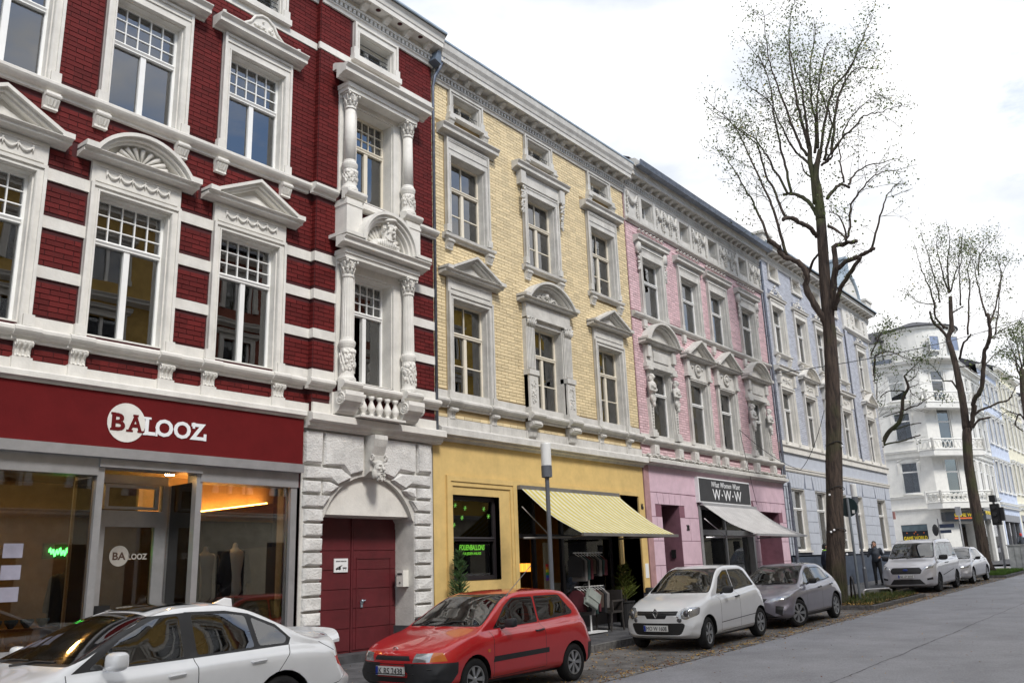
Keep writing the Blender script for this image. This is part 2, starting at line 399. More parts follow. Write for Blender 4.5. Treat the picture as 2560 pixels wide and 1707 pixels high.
CORN = [(0, 0), (.03, 0), (.04, .02), (.10, .035), (.12, .05), (.20, .055), (.20, .11), (.225, .13), (.25, .15), (.25, .165), (0, .19)]
def cornice(mb, u0, u1, z, sp=1, sz=1, p0=0, poly=CORN):
    mb.prof(u0, u1, [(p0+a*sp-(.02 if a == 0 else 0), z+b*sz) for a, b in poly])
def ped_tri(mb, uc, hw, z, rise, p=.25, p0=0):
    cornice(mb, uc-hw, uc+hw, z, sp=p/.25*.92, sz=.65, p0=p0)
    zb = z+.12
    # raking bars (outer one proud), with horizontal returns at both ends
    for s in (-1, 1):
        for k, (off, th, pp) in enumerate(((0, .055, p), (-.055, .05, p*.8), (-.105, .04, p*.62))):
            a = (uc+s*(hw-.02-k*.12), zb); b = (uc, zb+rise-k*.065)
            poly = [(uc+s*(hw-.02-abs(off)*2.2), zb-.012), (uc, zb+rise+off), (uc, zb+rise+off-th), (uc+s*(hw-.02-(abs(off)+th)*2.2), zb-.012)]
            mb.prism(poly, p0-.02, p0+pp)
        mb.box(min(uc+s*hw, uc+s*(hw-.17)), max(uc+s*hw, uc+s*(hw-.17)), p0, p0+p+.004, zb-.03, zb+.05)
    mb.prism([(uc-hw+.25, zb-.02), (uc+hw-.25, zb-.02), (uc, zb+rise-.14)], p0-.02, p0+.07)
    mb.prism([(uc-hw+.52, zb+.03), (uc+hw-.52, zb+.03), (uc, zb+rise-.25)], p0+.05, p0+.10)
def arc(uc, zc, r, a0, a1, n): return [(uc+r*math.cos(a0+(a1-a0)*i/n), zc+r*math.sin(a0+(a1-a0)*i/n)) for i in range(n+1)]
def ring(mb, uc, zc, r0, r1, a0, a1, p0, p1, n=18):
    A = arc(uc, zc, r1, a0, a1, n); B = arc(uc, zc, r0, a0, a1, n)
    for i in range(n): mb.prism([A[i], A[i+1], B[i+1], B[i]], p0, p1)
def ped_seg(mb, uc, hw, z, rise, p=.25, p0=0, full=False):
    cornice(mb, uc-hw, uc+hw, z, sp=p/.25*.92, sz=.65, p0=p0)
    zb = z+.12; w = hw-.14
    r = (w*w+rise*rise)/(2*rise); zc = zb+rise-r; a = math.asin(min(1, w/r)); 
    if rise > w: a = PI/2+math.acos(min(1, w/r)); 
    a0, a1 = PI/2-a, PI/2+a
    for off, th, pp in ((0, .055, p), (.055, .05, p*.8), (.105, .04, p*.6)): ring(mb, uc, zc, r-off-th, r-off, a0, a1, p0-.02, p0+pp)
    A = arc(uc, zc, r-.1, a0, a1, 18); mb.prism([q for q in A if q[1] > zb-.05]+[(uc-w, zb-.03), (uc+w, zb-.03)], p0-.02, p0+.06)
    for s in (-1, 1): mb.box(min(uc+s*hw, uc+s*(hw-.2)), max(uc+s*hw, uc+s*(hw-.2)), p0, p0+p+.004, zb-.03, zb+.06)
def shell(mb, uc, z, r, p, n=9):
    for i in range(n):
        a = PI*(i+.5)/n; c, s = math.cos(a), math.sin(a)
        mb.tube([(uc+c*r*.2, p+.02, z+s*r*.12), (uc+c*r*.75, p+.045, z+s*r*.48), (uc+c*r, p+.05, z+s*r*.62)], [.01, .035, .045], 6)
def swag(mb, u0, u1, z, p, n=3, drop=.1):
    w = (u1-u0)/n
    for k in range(n):
        pts = [(u0+w*(k+t/8), p+.015, z-drop*math.sin(PI*t/8)) for t in range(9)]
        mb.tube(pts, [.012+.013*math.sin(PI*t/8) for t in range(9)], 5)
    for k in range(n+1):
        mb.ball(u0+w*k, p+.015, z+.01, .022, n=1); mb.tube([(u0+w*k, p+.015, z), (u0+w*k, p+.012, z-drop*1.1)], [.016, .008], 5)
def console(mb, uc, zt, h, w, d, fl=3):
    """S-scroll bracket, top at zt"""
    pr = [(0, 0), (d*.95, 0), (d, -.04*h), (d, -.14*h), (d*.9, -.24*h), (d*.68, -.34*h), (d*.55, -.52*h), (d*.5, -.75*h), (d*.62, -.88*h), (d*.5, -1*h), (0, -1*h)]
    mb.prof(uc-w/2, uc+w/2, [(-.02 if a == 0 else a, zt+b) for a, b in pr])
    for s in (-1, 1):
        V = [(uc+s*w/2, d*.78+.16*h*math.cos(t)*.8, zt-.16*h+.14*h*math.sin(t)) for t in np.linspace(0, 2*PI, 10)]
        mb.tube(V, .012, 4)
    for k in range(fl):
        u = uc-w/2+w*(k+.5)/fl; r = w/fl*.3
        mb.tube([(u, d*1.01, zt-.06*h), (u, d*.93, zt-.24*h), (u, d*.58, zt-.5*h), (u, d*.53, zt-.75*h), (u, d*.62, zt-.88*h)], r, 5)
def small_bracket(mb, uc, zt, h=.24, w=.2, d=.13):
    mb.prof(uc-w/2, uc+w/2, [(-.02, zt), (d, zt), (d, zt-.08*h), (d*.85, zt-.3*h), (d*.95, zt-.42*h), (d*.55, zt-.85*h), (d*.6, zt-h), (-.02, zt-h)])
    mb.tube([(uc-w/2-.01, d*.95, zt-.2*h), (uc+w/2+.01, d*.95, zt-.2*h)], .03, 8)
    for k in (-1, 0, 1): mb.tube([(uc+k*w*.28, d*.92, zt-.4*h), (uc+k*w*.2, d*.66, zt-.8*h)], [.02, .012], 5)
def capital(mb, u, p, z, r, h):
    """leafy capital: bell, two rows of curled tongues, corner volutes, abacus"""
    mb.lathe((u, p), [(r*.85, z), (r*.9, z+h*.3), (r*1.05, z+h*.7), (r*1.25, z+h*.86)], 12)
    for row, (zz, rr_, hh) in enumerate(((z, .95, .42), (z+h*.34, 1.05, .42))):
        for k in range(8):
            a = 2*PI*(k+.5*row)/8; c, s = math.cos(a), math.sin(a)
            mb.tube([(u+c*r*rr_*.95, p+s*r*rr_*.95, zz), (u+c*r*rr_*1.05, p+s*r*rr_*1.05, zz+h*hh*.7), (u+c*r*rr_*1.35, p+s*r*rr_*1.35, zz+h*hh), (u+c*r*rr_*1.42, p+s*r*rr_*1.42, zz+h*hh*.8)], [r*.25, r*.26, r*.17, r*.07], 5)
    for sx in (-1, 1):
        for sy in (-1, 1): mb.ball(u+sx*r*1.15, p+sy*r*1.15, z+h*.8, r*.26, r*.26, h*.12, 1)
    mb.box(u-r*1.35, u+r*1.35, p-r*1.35, p+r*1.35, z+h*.88, z+h)
def column(parent, F, u, p, z0, z1, r, flute=True, drum=.42):
    """pedestal drum with relief, ring, shaft, leafy capital"""
    mb = MB(F); h = z1-z0; zd = z0+h*drum*.75; cap = .3
    mb.lathe((u, p), [(r*1.45, z0), (r*1.45, z0+.05), (r*1.25, z0+.08), (r*1.15, z0+.12), (r*1.1, zd-.12), (r*1.2, zd-.1), (r*1.35, zd-.04), (r*1.35, zd), (r*1.12, zd+.03), (r*1.02, zd+.08)], 20)
    o = mb.build('column', WHITE, parent, smooth=False)
    sh = MB(F); n = 32 if flute else 20; vs = []
    zs = [zd+.06, z1-cap]
    prf = [(r, zd+.06), (r*.86, z1-cap-.03)]
    sh.lathe((u, p), prf, n, fl=.10 if flute else 0, nf=(0, 99) if flute else 0)
    sh.lathe((u, p), [(r*.98, z1-cap-.05), (r*1.0, z1-cap-.03), (r*.98, z1-cap)], 16)
    sh.build('shaft', WHITE, o, smooth=not flute)
    c = MB(F); capital(c, u, p, z1-cap, r*.92, cap); c.build('capital', WHITE, o, smooth=True)
    q = MB(F); rg2 = random.Random(int(u*10))
    for k in range(46):
        a = rg2.uniform(0, PI); zz = rg2.uniform(z0+.16, zd-.16); s = rg2.uniform(.02, .045)
        q.ball(u+math.cos(a)*r*1.12, p+math.sin(a)*r*1.12, zz, s, s, s*rg2.uniform(.8, 1.8), 1)
    for k in range(7):
        a = PI*(k+.5)/7; q.tube([(u+math.cos(a+t*.12)*r*1.16, p+math.sin(a+t*.12)*r*1.16, z0+.2+(zd-z0-.4)*t/6+.02*math.sin(t*2+k)) for t in range(7)], .016, 5)
    q.build('relief', WHITE, o, smooth=True)
    return o
def lumps(name, parts, m, parent, F=F0, vox=.012, local=False, label=None):
    """one continuous sculpted body: overlapping ellipsoids / tapered limbs fused by a voxel remesh"""
    mb = MB(F)
    for q in parts:
        if q[0] == 'b': mb.ball(*q[1:], n=2)
        else: mb.tube(q[1], q[2], 10); [mb.ball(*c, r, n=2) for c, r in zip(q[1], q[2])]
    o = mb.build(name, m, parent, local=local, recalc=True, label=label)
    r = o.modifiers.new('fuse', 'REMESH'); r.mode = 'VOXEL'; r.voxel_size = vox; r.use_smooth_shade = True
    s = o.modifiers.new('soft', 'SMOOTH'); s.iterations = 3; s.factor = .5
    return o
def crown_cornice(parent, F, u0, u1, z, p0=0, pr=.5, h=.7, holes=False, step=.42, m=WHITE, zinc=True, dent=True):
    """main roof cornice: dentils, brackets under the soffit, fascia, cyma, zinc gutter edge"""
    mb = MB(F)
    mb.prof(u0, u1, [(p0-.02, z), (p0+.05, z), (p0+.06, z+.06), (p0+.09, z+.08), (p0+.09, z+.1), (p0-.02, z+.1)])
    mb.prof(u0, u1, [(p0-.02, z+.2), (p0+.12, z+.2), (p0+.13, z+.24), (p0-.02, z+.24)])
    mb.box(u0, u1, p0-.02, p0+.05, z+.1, z+.2); mb.box(u0, u1, p0-.02, p0+.09, z+.24, z+.38)
    a = p0+pr
    mb.prof(u0, u1, [(p0-.02, z+.38), (a-.10, z+.38), (a-.10, z+.36), (a-.06, z+.36), (a-.06, z+.46), (a-.04, z+.48), (a-.02, z+.56), (a+.03, z+.64), (a+.05, z+h-.03), (p0-.02, z+h-.03)])
    mb.build('cornice', m, parent)
    if dent:
        d = MB(F); u = u0+.03
        while u < u1-.05: d.box(u, u+.06, p0+.04, p0+.105, z+.11, z+.195); u += .115
        d.build('dentil_row', m, parent, kind='stuff')
    b = MB(F); me = None; n = int((u1-u0)/step); org = F(u0, 0, 0)
    for k in range(n):
        u = u0+(k+.5)*(u1-u0)/n
        c = MB(F); c.prof(u-.065, u+.065, [(p0+.08, z+.25), (p0+.16, z+.25), (p0+.2, z+.29), (a-.18, z+.31), (a-.14, z+.33), (a-.12, z+.38), (p0+.08, z+.38)])
        if me is None: o = c.build('bracket', m, parent); me = o; un = u
        else:
            o = me.copy(); COL.objects.link(o); d = Vector(F(u, 0, 0))-Vector(F(un, 0, 0)); o.location = me.location+d
        if holes and k < n-1:
            uu_ = u+(u1-u0)/n/2; h_ = MB(F); h_.lathe((uu_, p0+(pr-.1)/2+.1), [(.055, z+.372), (.055, z+.379)], 12); h_.build('vent_hole', MAT_HOLE, parent)
    if zinc:
        MB(F).prof(u0, u1, [(p0-.02, z+h-.03), (a+.055, z+h-.03), (a+.07, z+h-.01), (a+.07, z+h+.03), (p0-.02, z+h+.06)]).build('gutter_edge', ZINCL, parent)
MAT_HOLE = mat('red_vent_hole', (.05, .008, .01), .9)
def shell_building(parent, F, u0, u1, zb, zt, depth, m, floors=(), front=-.35):
    """side, back walls, floors and back of the front rooms, so windows look into real dark rooms"""
    mb = MB(F)
    for u in (u0+.06, u1-.06): mb.box(u-.06, u+.06, -depth, -.05, zb, zt)
    mb.box(u0+.12, u1-.12, -depth, -depth+.12, zb, zt)
    mb.build('wall', m, parent)
    r = MB(F)
    for z in floors: r.box(u0+.12, u1-.12, -depth+.12, front, z, z+.25)
    r.box(u0+.12, u1-.12, -4.0, -3.9, zb, zt)
    n = max(2, int((u1-u0)/4))
    for k in range(1, n): r.box(u0+(u1-u0)*k/n-.05, u0+(u1-u0)*k/n+.05, -3.9, front, zb+4.2, zt)
    r.build('inner_wall', ROOM, parent)
def gable_roof(parent, F, u0, u1, z, depth, pr=.4, h=2.2):
    mb = MB(F); mb.prof(u0, u1, [(pr-.08, z), (-depth/2, z+h), (-depth+.1, z)])
    mb.build('roof', ROOF, parent)
def pipe(parent, F, u, p, z0, z1, r=.05, m=ZINC, name='downpipe'):
    mb = MB(F); mb.tube([(u, p, z0), (u, p, z1)], r, 10)
    z = z0+1
    while z < z1: mb.lathe((u, p), [(r*1.25, z), (r*1.25, z+.05)], 10); z += 2.2
    return mb.build(name, m, parent, smooth=False)
# ================================================================== ground
def sheet(name, x0, x1, y0, y1, dz, m, kind='structure', nx=None, slope=0, parent=None):
    mb = MB(WF); n = nx or max(2, int((x1-x0)/2)); xs = [x0+(x1-x0)*i/n for i in range(n+1)]
    mb.v = [(x, y, gz(x)+dz+(slope*(y-10) if slope else 0)) for x in xs for y in (y0, y1)]
    mb.f = [(2*i, 2*i+2, 2*i+3, 2*i+1) for i in range(n)]
    return mb.build(name, m, parent, kind=kind, recalc=False)
ASPH = mat('worn_asphalt', (.36, .36, .38), .75, var=.10, vscale=.8, bump=.55, bscale=130, speck=.28)
ASPHP = mat('parking_asphalt', (.19, .18, .17), .85, var=.28, vscale=2.2, bump=.7, bscale=70, speck=.35)
PAVE = mat('dark_pavement', (.085, .085, .09), .8, var=.25, vscale=3, bump=.5, bscale=90)
KERB = mat('kerb_stone', (.16, .155, .15), .85, var=.3, vscale=9, bump=.5)
GUT = mat('pale_concrete_gutter', (.30, .29, .28), .85, var=.3, vscale=5, bump=.4)
EARTH = mat('leafy_earth', (.06, .045, .03), .95, var=.4, vscale=8, bump=.8)
sheet('road', -60, 600, -3.2, 7.72, 0, ASPH)
sheet('ground', -200, 900, -200, 300, -.12, mat('town_ground', (.12, .115, .11), .9), nx=120)
sheet('parking_strip', -60, 52, 7.60, 10.0, .005, ASPHP)
sheet('pavement', -60, 46.5, 10.14, 12.6, .135, PAVE, slope=.035)
sheet('pavement', -60, 600, -3.2, -.9, .13, PAVE)
sm = MB(WF); rs_ = random.Random(8); yy_ = 4.55
for i in range(420):
    x = 4+i*.12; y2 = yy_+rs_.uniform(-.012, .012)+(4.55-yy_)*.1; w_ = rs_.uniform(.004, .011); sm.quad((x, yy_-w_, gz(x)+.003), (x+.12, y2-w_, gz(x+.12)+.003), (x+.12, y2+w_, gz(x+.12)+.003), (x, yy_+w_, gz(x)+.003)); yy_ = y2
sm.build('road_seam', mat('tar_seam', (.035, .035, .035), .6), kind='structure', recalc=False)
sheet('pavement', 60, 600, 7.2, 12.5, .13, PAVE)
sheet('side_street', 46.5, 60.5, 7.5, 60, .009, ASPH)
k_ = thing('kerb', 'long grey kerb of single stones between parked cars and pavement', 'kerb', (0, 10.07, 0)); k_['kind'] = 'structure'
kb = MB(WF); kb.box(0, .985, 0, .15, -.15, .135); kme = None; del k_['category']
for i in range(-2, 46):
    if kme is None: kme = kb.mesh('kerb_stone', KERB)
    x = i*1.0; o = bpy.data.objects.new('kerb_stone', kme); link(o, k_, at=(x, 9.99+rnd.uniform(-.004, .004), gz(x+.5)+rnd.uniform(-.003, .003)))
    o.rotation_euler = (0, -math.atan(.0185) if x > 12 else 0, 0)
    if i < 8: bb = o.modifiers.new('bevel', 'BEVEL'); bb.width = .012; bb.segments = 2
g_ = MB(WF)
for i in range(0, 120):      # concrete gutter slabs along the road edge
    x = i*.5-4; 
    if x < 52: g_.box(x, x+.492, 7.56, 7.80, gz(x+.25)-.05, gz(x+.25)+.012+rnd.uniform(0, .003))
g_.build('gutter_slab_row', GUT, kind='structure')

# ================================================================== RED HOUSE
red = thing('red_house', 'dark red brick house with white stucco, column bay and clothes shop below', 'house', (1.0, 12, .2))
U0, U1 = 1.0, 12.52; BW = 9.4
zb0 = -.2
WX = [1.95, 3.99, 6.04, 8.08]; HWO = .575
shopops = [(1.4, 9.24, .3, 3.39, .35)]
ops = []
for c in WX: ops += [(c-HWO, c+HWO, 5.10, 7.28), (c-HWO, c+HWO, 8.72, 10.66), (c-.45, c+.45, 11.9, 12.42, .3)]
wallmb = MB()
cell_wall(wallmb, U0, BW, 3.39, 13.2, ops)
cell_wall(wallmb, U0, BW, zb0, 3.39, [(1.4, 9.24, zb0, 3.39, .35)])
wallmb.build('wall', REDM, red, recalc=False)
BC = 10.81
bops = [(BC-.5, BC+.5, 5.10, 7.20, .35), (BC-.5, BC+.5, 8.75, 10.72, .35), (BC-.47, BC+.47, 11.86, 12.42, .35)]
bw = MB(); cell_wall(bw, BW, 12.50, 4.3, 13.2, bops, p=.12); bw.box(BW-.001, BW, -.02, .12, 4.3, 13.2); bw.quad((BW, 0, 4.3), (BW, .12, 4.3), (BW, .12, 13.2), (BW, 0, 13.2)); bw.quad((12.5, 0, 4.3), (12.5, .12, 4.3), (12.5, .12, 13.2), (12.5, 0, 13.2))
bw.build('bay_wall', REDM, red, recalc=False)
shell_building(red, F0, U0, U1, zb0, 13.2, 11, REDP, floors=(3.6, 7.75, 11.3))
gable_roof(red, F0, U0, U1, 13.28, 11)
reveals(red, F0, ops, WHITE); reveals(red, F0, [(a, b, c, d, .45) for a, b, c, d, _ in bops], WHITE, p=.12)
# white stripes
st = MB(); STL = [];
class _S:
    def box(s, *a): MB().box(*a).build('white_band', WHITE, red)
st = _S(); BANDS = [(5.03, 5.21), (5.78, 5.95), (6.51, 6.69), (7.23, 7.41)]; LOWB = [(3.39, 4.60), ]
for a, b in BANDS:
    e = [(c-HWO-.139, c+HWO+.139) for c in WX]
    for s0, s1 in clip(U0, BW, e): st.box(s0, s1, -.02, .03, a, b)
    for s0, s1 in clip(BW-.0, 12.5, [(BC-.935, BC+.935)]): st.box(s0, s1, .1, .15, a, b)
    st.box(BW-.03, BW, .03, .15, a, b)
st.box(U0, BW, -.02, .03, 11.62, 11.76); st.box(BW-.03, 12.5, .1, .15, 11.62, 11.76)
st.box(U0, BW, -.02, .05, 4.44, 4.60); st.box(BW, 12.5, .1, .16, 4.44, 4.62)
# brickwork
ex = [(c-.74, c+.74, 5.03, 7.95) for c in WX]+[(c-.74, c+.74, 8.5, 11.1) for c in WX]+[(c-.62, c+.62, 11.7, 12.6) for c in WX]
ex += [(U0, BW, a, b) for a, b in BANDS]+[(U0, BW, 4.82, 5.05), (U0, BW, 3, 4.6), (U0, BW, 8.46, 8.76), (U0, BW, 11.62, 11.76)]
ex += [(c-1.0, c+1.0, 7.72, 7.9) for c in WX]+[(c-.95, c+.95, 11.0, 11.25) for c in WX]
bricks(red, F0, U0, BW-.004, 4.6, 12.72, ex, REDB, p=.013, keep=300, near=(5.6, 6.0), H=.0795)
exb = [(BC-.93, BC+.93, 4.8, 7.74), (BC-.93, BC+.93, 8.4, 11.2), (BC-.7, BC+.7, 7.6, 8.6), (BC-.66, BC+.66, 11.7, 12.7)]+[(BW, 12.6, a, b) for a, b in BANDS+[(4.82, 5.05), (3, 4.62), (8.46, 8.76), (11.62, 11.76)]]
bricks(red, F0, BW, 12.5, 4.6, 12.72, exb, REDB, p=.133, H=.0795)
FL_ = Fr(BW, 12, 0, -1)      # little return of the bay, facing left
bricks(red, FL_, 0, .12, 4.62, 12.72, [(0, 1, a, b) for a, b in BANDS+[(4.82, 5.05), (8.46, 8.76), (11.62, 11.76)]], REDB, p=.012, H=.0795)
# sill course, upper course, shop cornice
sc = MB()
SILL = [(0, 0), (.06, 0), (.07, .05), (.12, .06), (.15, .09), (.17, .12), (.17, .16), (.13, .19), (0, .21)]
for u0, u1, p0 in ((U0, BW-.14, 0), (BW-.14, BC-1.0, .12), (BC-1.0, BC-.56, .34), (BC-.56, BC+.56, .20), (BC+.56, BC+1.0, .34), (BC+1.0, 12.55, .12)):
    cornice(sc, u0, u1, 4.84, poly=SILL, p0=p0)
for c in WX:
    for s in (-1, 1): cornice(sc, c+s*.66-.17, c+s*.66+.17, 4.845, poly=SILL, p0=.035, sz=.97)
for u0, u1, p0 in ((U0, BW-.14, 0), (BW-.14, BC-1.0, .12), (BC-1.0, BC-.52, .36), (BC+.52, BC+1.0, .36), (BC+1.0, 12.55, .12)):
    cornice(sc, u0, u1, 8.52, poly=SILL, p0=p0)
cornice(sc, U0, 9.26, 4.30, poly=[(0, 0), (.12, 0), (.13, .03), (.2, .05), (.2, .12), (.14, .15), (0, .16)])
cornice(sc, 9.3, 12.66, 4.16, poly=[(0, 0), (.14, 0), (.15, .03), (.19, .04), (.20, .10), (.30, .13), (.30, .24), (.24, .27), (0, .29)])
sc.build('string_course', WHITE, red)
# windows with surrounds
sur = []
for i, c in enumerate(WX):
    mb = MB(); surround(mb, c-HWO, c+HWO, 5.05, 7.28, .14, .07, ztop=7.40)
    mb.box(c-HWO-.14, c+HWO+.14, -.02, .06, 7.40, 7.74); mb.box(c-HWO-.08, c+HWO+.08, .05, .075, 7.43, 7.455); mb.box(c-HWO-.08, c+HWO+.08, .05, .075, 7.675, 7.70)
    if i in (0, 2): ped_seg(mb, c, .93, 7.74, .46, p=.30)
    else: ped_tri(mb, c, .95, 7.74, .46, p=.30)
    mb.build('window_surround', WHITE, red)
    g = MB(); swag(g, c-.5, c+.5, 7.62, .06, 5, .085); 
    if i in (0, 2): shell(g, c, 7.88, .42, .06, 9)
    g.build('garland', WHITE, red, smooth=True)
    mb = MB(); surround(mb, c-HWO, c+HWO, 8.72, 10.66, .14, .07, ztop=10.96)
    mb.box(c-HWO-.1, c+HWO+.1, .05, .09, 10.80, 10.84)
    cornice(mb, c-.93, c+.93, 10.96, sp=1.25, sz=1.25)
    # flat crest with upswept centre and corner knobs
    t = [(-.6, 0), (-.42, .05), (-.28, .16), (-.2, .3), (-.06, .38), (.06, .38), (.2, .3), (.28, .16), (.42, .05), (.6, 0)]
    mb.prism([(c+a, 11.19+b) for a, b in t], 0, .16); mb.build('window_surround', WHITE, red)
    g = MB()
    g.tube([(c+a, .17, 11.20+b) for a, b in t], .028, 6)
    for k in range(26):
        a = rnd.uniform(-.2, .2); g.ball(c+a, .17, 11.22+rnd.uniform(0, .26)*(1-abs(a)*2), rnd.uniform(.02, .045), .03, rnd.uniform(.02, .04), 1)
    for s in (-1, 1):
        g.ball(c+s*.78, .12, 11.24, .09, .06, .06, 1); g.ball(c+s*.68, .12, 11.21, .05, .05, .04, 1); g.ball(c+s*.8, .14, 11.30, .045, .04, .035, 1)
    g.build('crest', WHITE, red, smooth=True)
    mb = MB(); surround(mb, c-.45, c+.45, 11.9, 12.42, .13, .05, ztop=12.6); mb.box(c-.64, c+.64, -.02, .12, 11.76, 11.88); mb.build('window_surround', WHITE, red)
    window(red, F0, c-HWO, c+HWO, 5.10, 7.28, .2, .655, (5, 3), open_leaf=None, curtain=None)
    window(red, F0, c-HWO, c+HWO, 8.72, 10.66, .2, .60, (5, 3), sky_sheet=1.0 if i != 1 else .35)
    window(red, F0, c-.45, c+.45, 11.9, 12.42, .26, 0, (1, 1), low=2, sky_sheet=.9)
    gr = MB()
    for z in (12.0, 12.1, 12.2, 12.3): gr.tube([(c-.46, -.06, z), (c+.46, -.06, z)], .008, 5)
    for k in range(5):
        uu_ = c-.36+k*.18; gr.tube([(uu_-.08, -.06, 11.9), (uu_-.05, -.06, 12.06), (uu_+.02, -.06, 12.12), (uu_+.09, -.06, 12.02), (uu_+.08, -.06, 11.92)], .007, 4)
    gr.build('iron_grille', IRON, red)
for c in WX:
    for s in (-1, 1):
        mb = MB(); mb.box(c+s*.66-.13, c+s*.66+.13, -.02, .09, 4.44, 4.62); console(mb, c+s*.66, 4.84, .24, .2, .14); mb.build('console', WHITE, red)
        mb = MB(); small_bracket(mb, c+s*.66, 8.53, .25, .2, .14); mb.build('console', WHITE, red)
# ---- column bay
for z0, z1, dr, fl in ((5.04, 7.36, .42, True), (8.74, 10.82, .36, False)):
    for s in (-1, 1): column(red, F0, BC+s*.78, .30, z0, z1, .115, flute=fl, drum=dr)
mb = MB()
for a, b, c, d in ((5.05, 7.2, 7.36, 0), (8.72, 10.72, 10.82, 1)):
    for s in (-1, 1): mb.box(BC+s*.5 if s > 0 else BC-.94, BC+.94 if s > 0 else BC-.5, .1, .17, a, c)
    mb.box(BC-.5, BC+.5, .1, .168, b, c)
    mb.box(BC-.95, BC+.95, .1, .42, c, c+.08); mb.box(BC-.97, BC+.97, .1, .45, c+.08, c+.17)
cornice(mb, BC-1.12, BC+1.12, 7.53, sp=1.1, sz=1.05, p0=.36)
cornice(mb, BC-1.18, BC+1.18, 10.99, sp=1.3, sz=1.4, p0=.36)
mb.prof(BC-1.1, BC+1.1, [(.1, 11.27), (.6, 11.255), (.2, 11.42), (.1, 11.42)])
for s in (-1, 1):
    mb.box(BC+s*.78-.19, BC+s*.78+.19, .1, .46, 7.735, 8.53); mb.box(BC+s*.78-.22, BC+s*.78+.22, .1, .49, 7.735, 7.85); mb.box(BC+s*.78-.205, BC+s*.78+.205, .1, .475, 8.4, 8.46)
for r0, r1, pp in ((.66, .72, .66), (.60, .66, .61), (.54, .60, .55), (.49, .54, .47)): ring(mb, BC, 7.73, r0, r1, 0, PI, .1, pp, 26)
mb.prism(arc(BC, 7.73, .55, 0, PI, 20), .1, .34)
for s in (-1, 1): mb.box(BC+s*.92-.2, BC+s*.92+.2, .1, .64, 7.735, 7.80)
mb.prof(BC-.56, BC+.56, [(.1, 8.5), (.3, 8.52), (.3, 8.6), (.15, 8.72), (.1, 8.72)])
mb.box(BC-.62, BC+.62, .1, .16, 11.76, 11.86)
surround(mb, BC-.47, BC+.47, 11.86, 12.42, .13, .19, ztop=12.62); mb.box(BC-.66, BC+.66, .1, .26, 11.72, 11.84)
mb.build('bay_surround', WHITE, red)
g = MB()
for k in range(13):
    a = PI*(k+.5)/13; g.tube([(BC, .36, 7.75), (BC+math.cos(a)*.46, .38, 7.74+math.sin(a)*.46)], [.01, .052], 7); g.ball(BC+math.cos(a)*.47, .38, 7.74+math.sin(a)*.47, .055, .045, .055, 1)
g.build('shell_niche', WHITE, red, smooth=True)
# bearded man in a plumed cap, head turned to the right
HC = (BC+.05, .50, 8.20); dxy = (.80, .60)
def hp(f, s, z): return (HC[0]+f*dxy[0]-s*dxy[1], HC[1]+f*dxy[1]+s*dxy[0], HC[2]+z)
def B_(f, s, z, r, rz=None): return ('b', *hp(f, s, z), r, r, rz or r)
def T_(*a): return ('t', [hp(*q[:3]) for q in a], [q[3] for q in a])
lumps('bust', [('b', BC-.02, .46, 7.80, .36, .14, .13), ('b', BC-.26, .44, 7.76, .15, .11, .10), ('b', BC+.24, .44, 7.76, .15, .11, .10), T_((-.03, 0, -.28, .12), (0, 0, -.14, .105)),
  B_(0, 0, 0, .115, .14), B_(.03, 0, -.06, .10, .10), T_((.10, 0, .055, .022), (.145, 0, .0, .030), (.125, 0, -.022, .034)), T_((.10, -.055, .062, .018), (.115, -.02, .068, .016)), T_((.10, .055, .062, .018), (.115, .02, .068, .016)),
  B_(.085, .055, -.01, .035), B_(.085, -.055, -.01, .035), T_((.11, -.04, -.045, .014), (.128, 0, -.04, .018), (.11, .04, -.045, .014)), B_(.108, 0, -.07, .024, .014), B_(.09, 0, -.12, .06, .07), B_(.07, 0, -.18, .045, .06), B_(.02, .07, -.1, .05, .08), B_(.02, -.07, -.1, .05, .08),
  B_(-.07, 0, -.02, .10, .15), B_(-.10, 0, -.12, .08, .09), B_(-.01, 0, .10, .14, .06)], WHITE, red, vox=.010)
g = MB(); r5 = random.Random(3)
g.tube([hp(.15*math.cos(t), .15*math.sin(t), .095+.02*math.cos(t)) for t in np.linspace(0, 2*PI, 20)], .028, 6)
for k in range(6): g.tube([hp(-.02-.05*k*.6, -.10+.05*k, .13), hp(-.08-.03*k, -.10+.05*k, .20), hp(-.16-.02*k, -.08+.04*k, .17), hp(-.2, -.06+.03*k, .10)], [.03, .045, .035, .015], 6)
g.ball(*hp(-.02, 0, .14), .12, .12, .06, 2)
for k in range(46): t = r5.uniform(-1.2, 1.2); z = r5.uniform(-.24, -.05); rr0 = .10+.03*math.sin(t); g.ball(*hp(.03+rr0*math.cos(t)*.9, rr0*math.sin(t), z), .020, .020, .026, 1)
for k in range(34): t = r5.uniform(1.6, 4.7); g.ball(*hp(.13*math.cos(t), .13*math.sin(t), r5.uniform(-.16, .06)), .026, .026, .032, 1)
for k in range(11): g.tube([(BC-.27+k*.05, .585, 7.90-.004*(k-5)**2), (BC-.30+k*.056, .60, 7.76)], .012, 4)
for k in range(10): g.ball(BC-.12+k*.03, .60, 7.93-.02*math.sin(PI*k/9)*2, .017, n=1)
g.build('beard_and_pleats', WHITE, red, smooth=True)
window(red, F0, BC-.5, BC+.5, 5.10, 7.20, .2, .66, (5, 3), open_leaf=0)
window(red, F0, BC-.5, BC+.5, 8.75, 10.72, .2, .62, (5, 3), sky_sheet=1.0, fm=CREAMF)
window(red, F0, BC-.47, BC+.47, 11.86, 12.42, .2, 0, low=2, sky_sheet=.9)
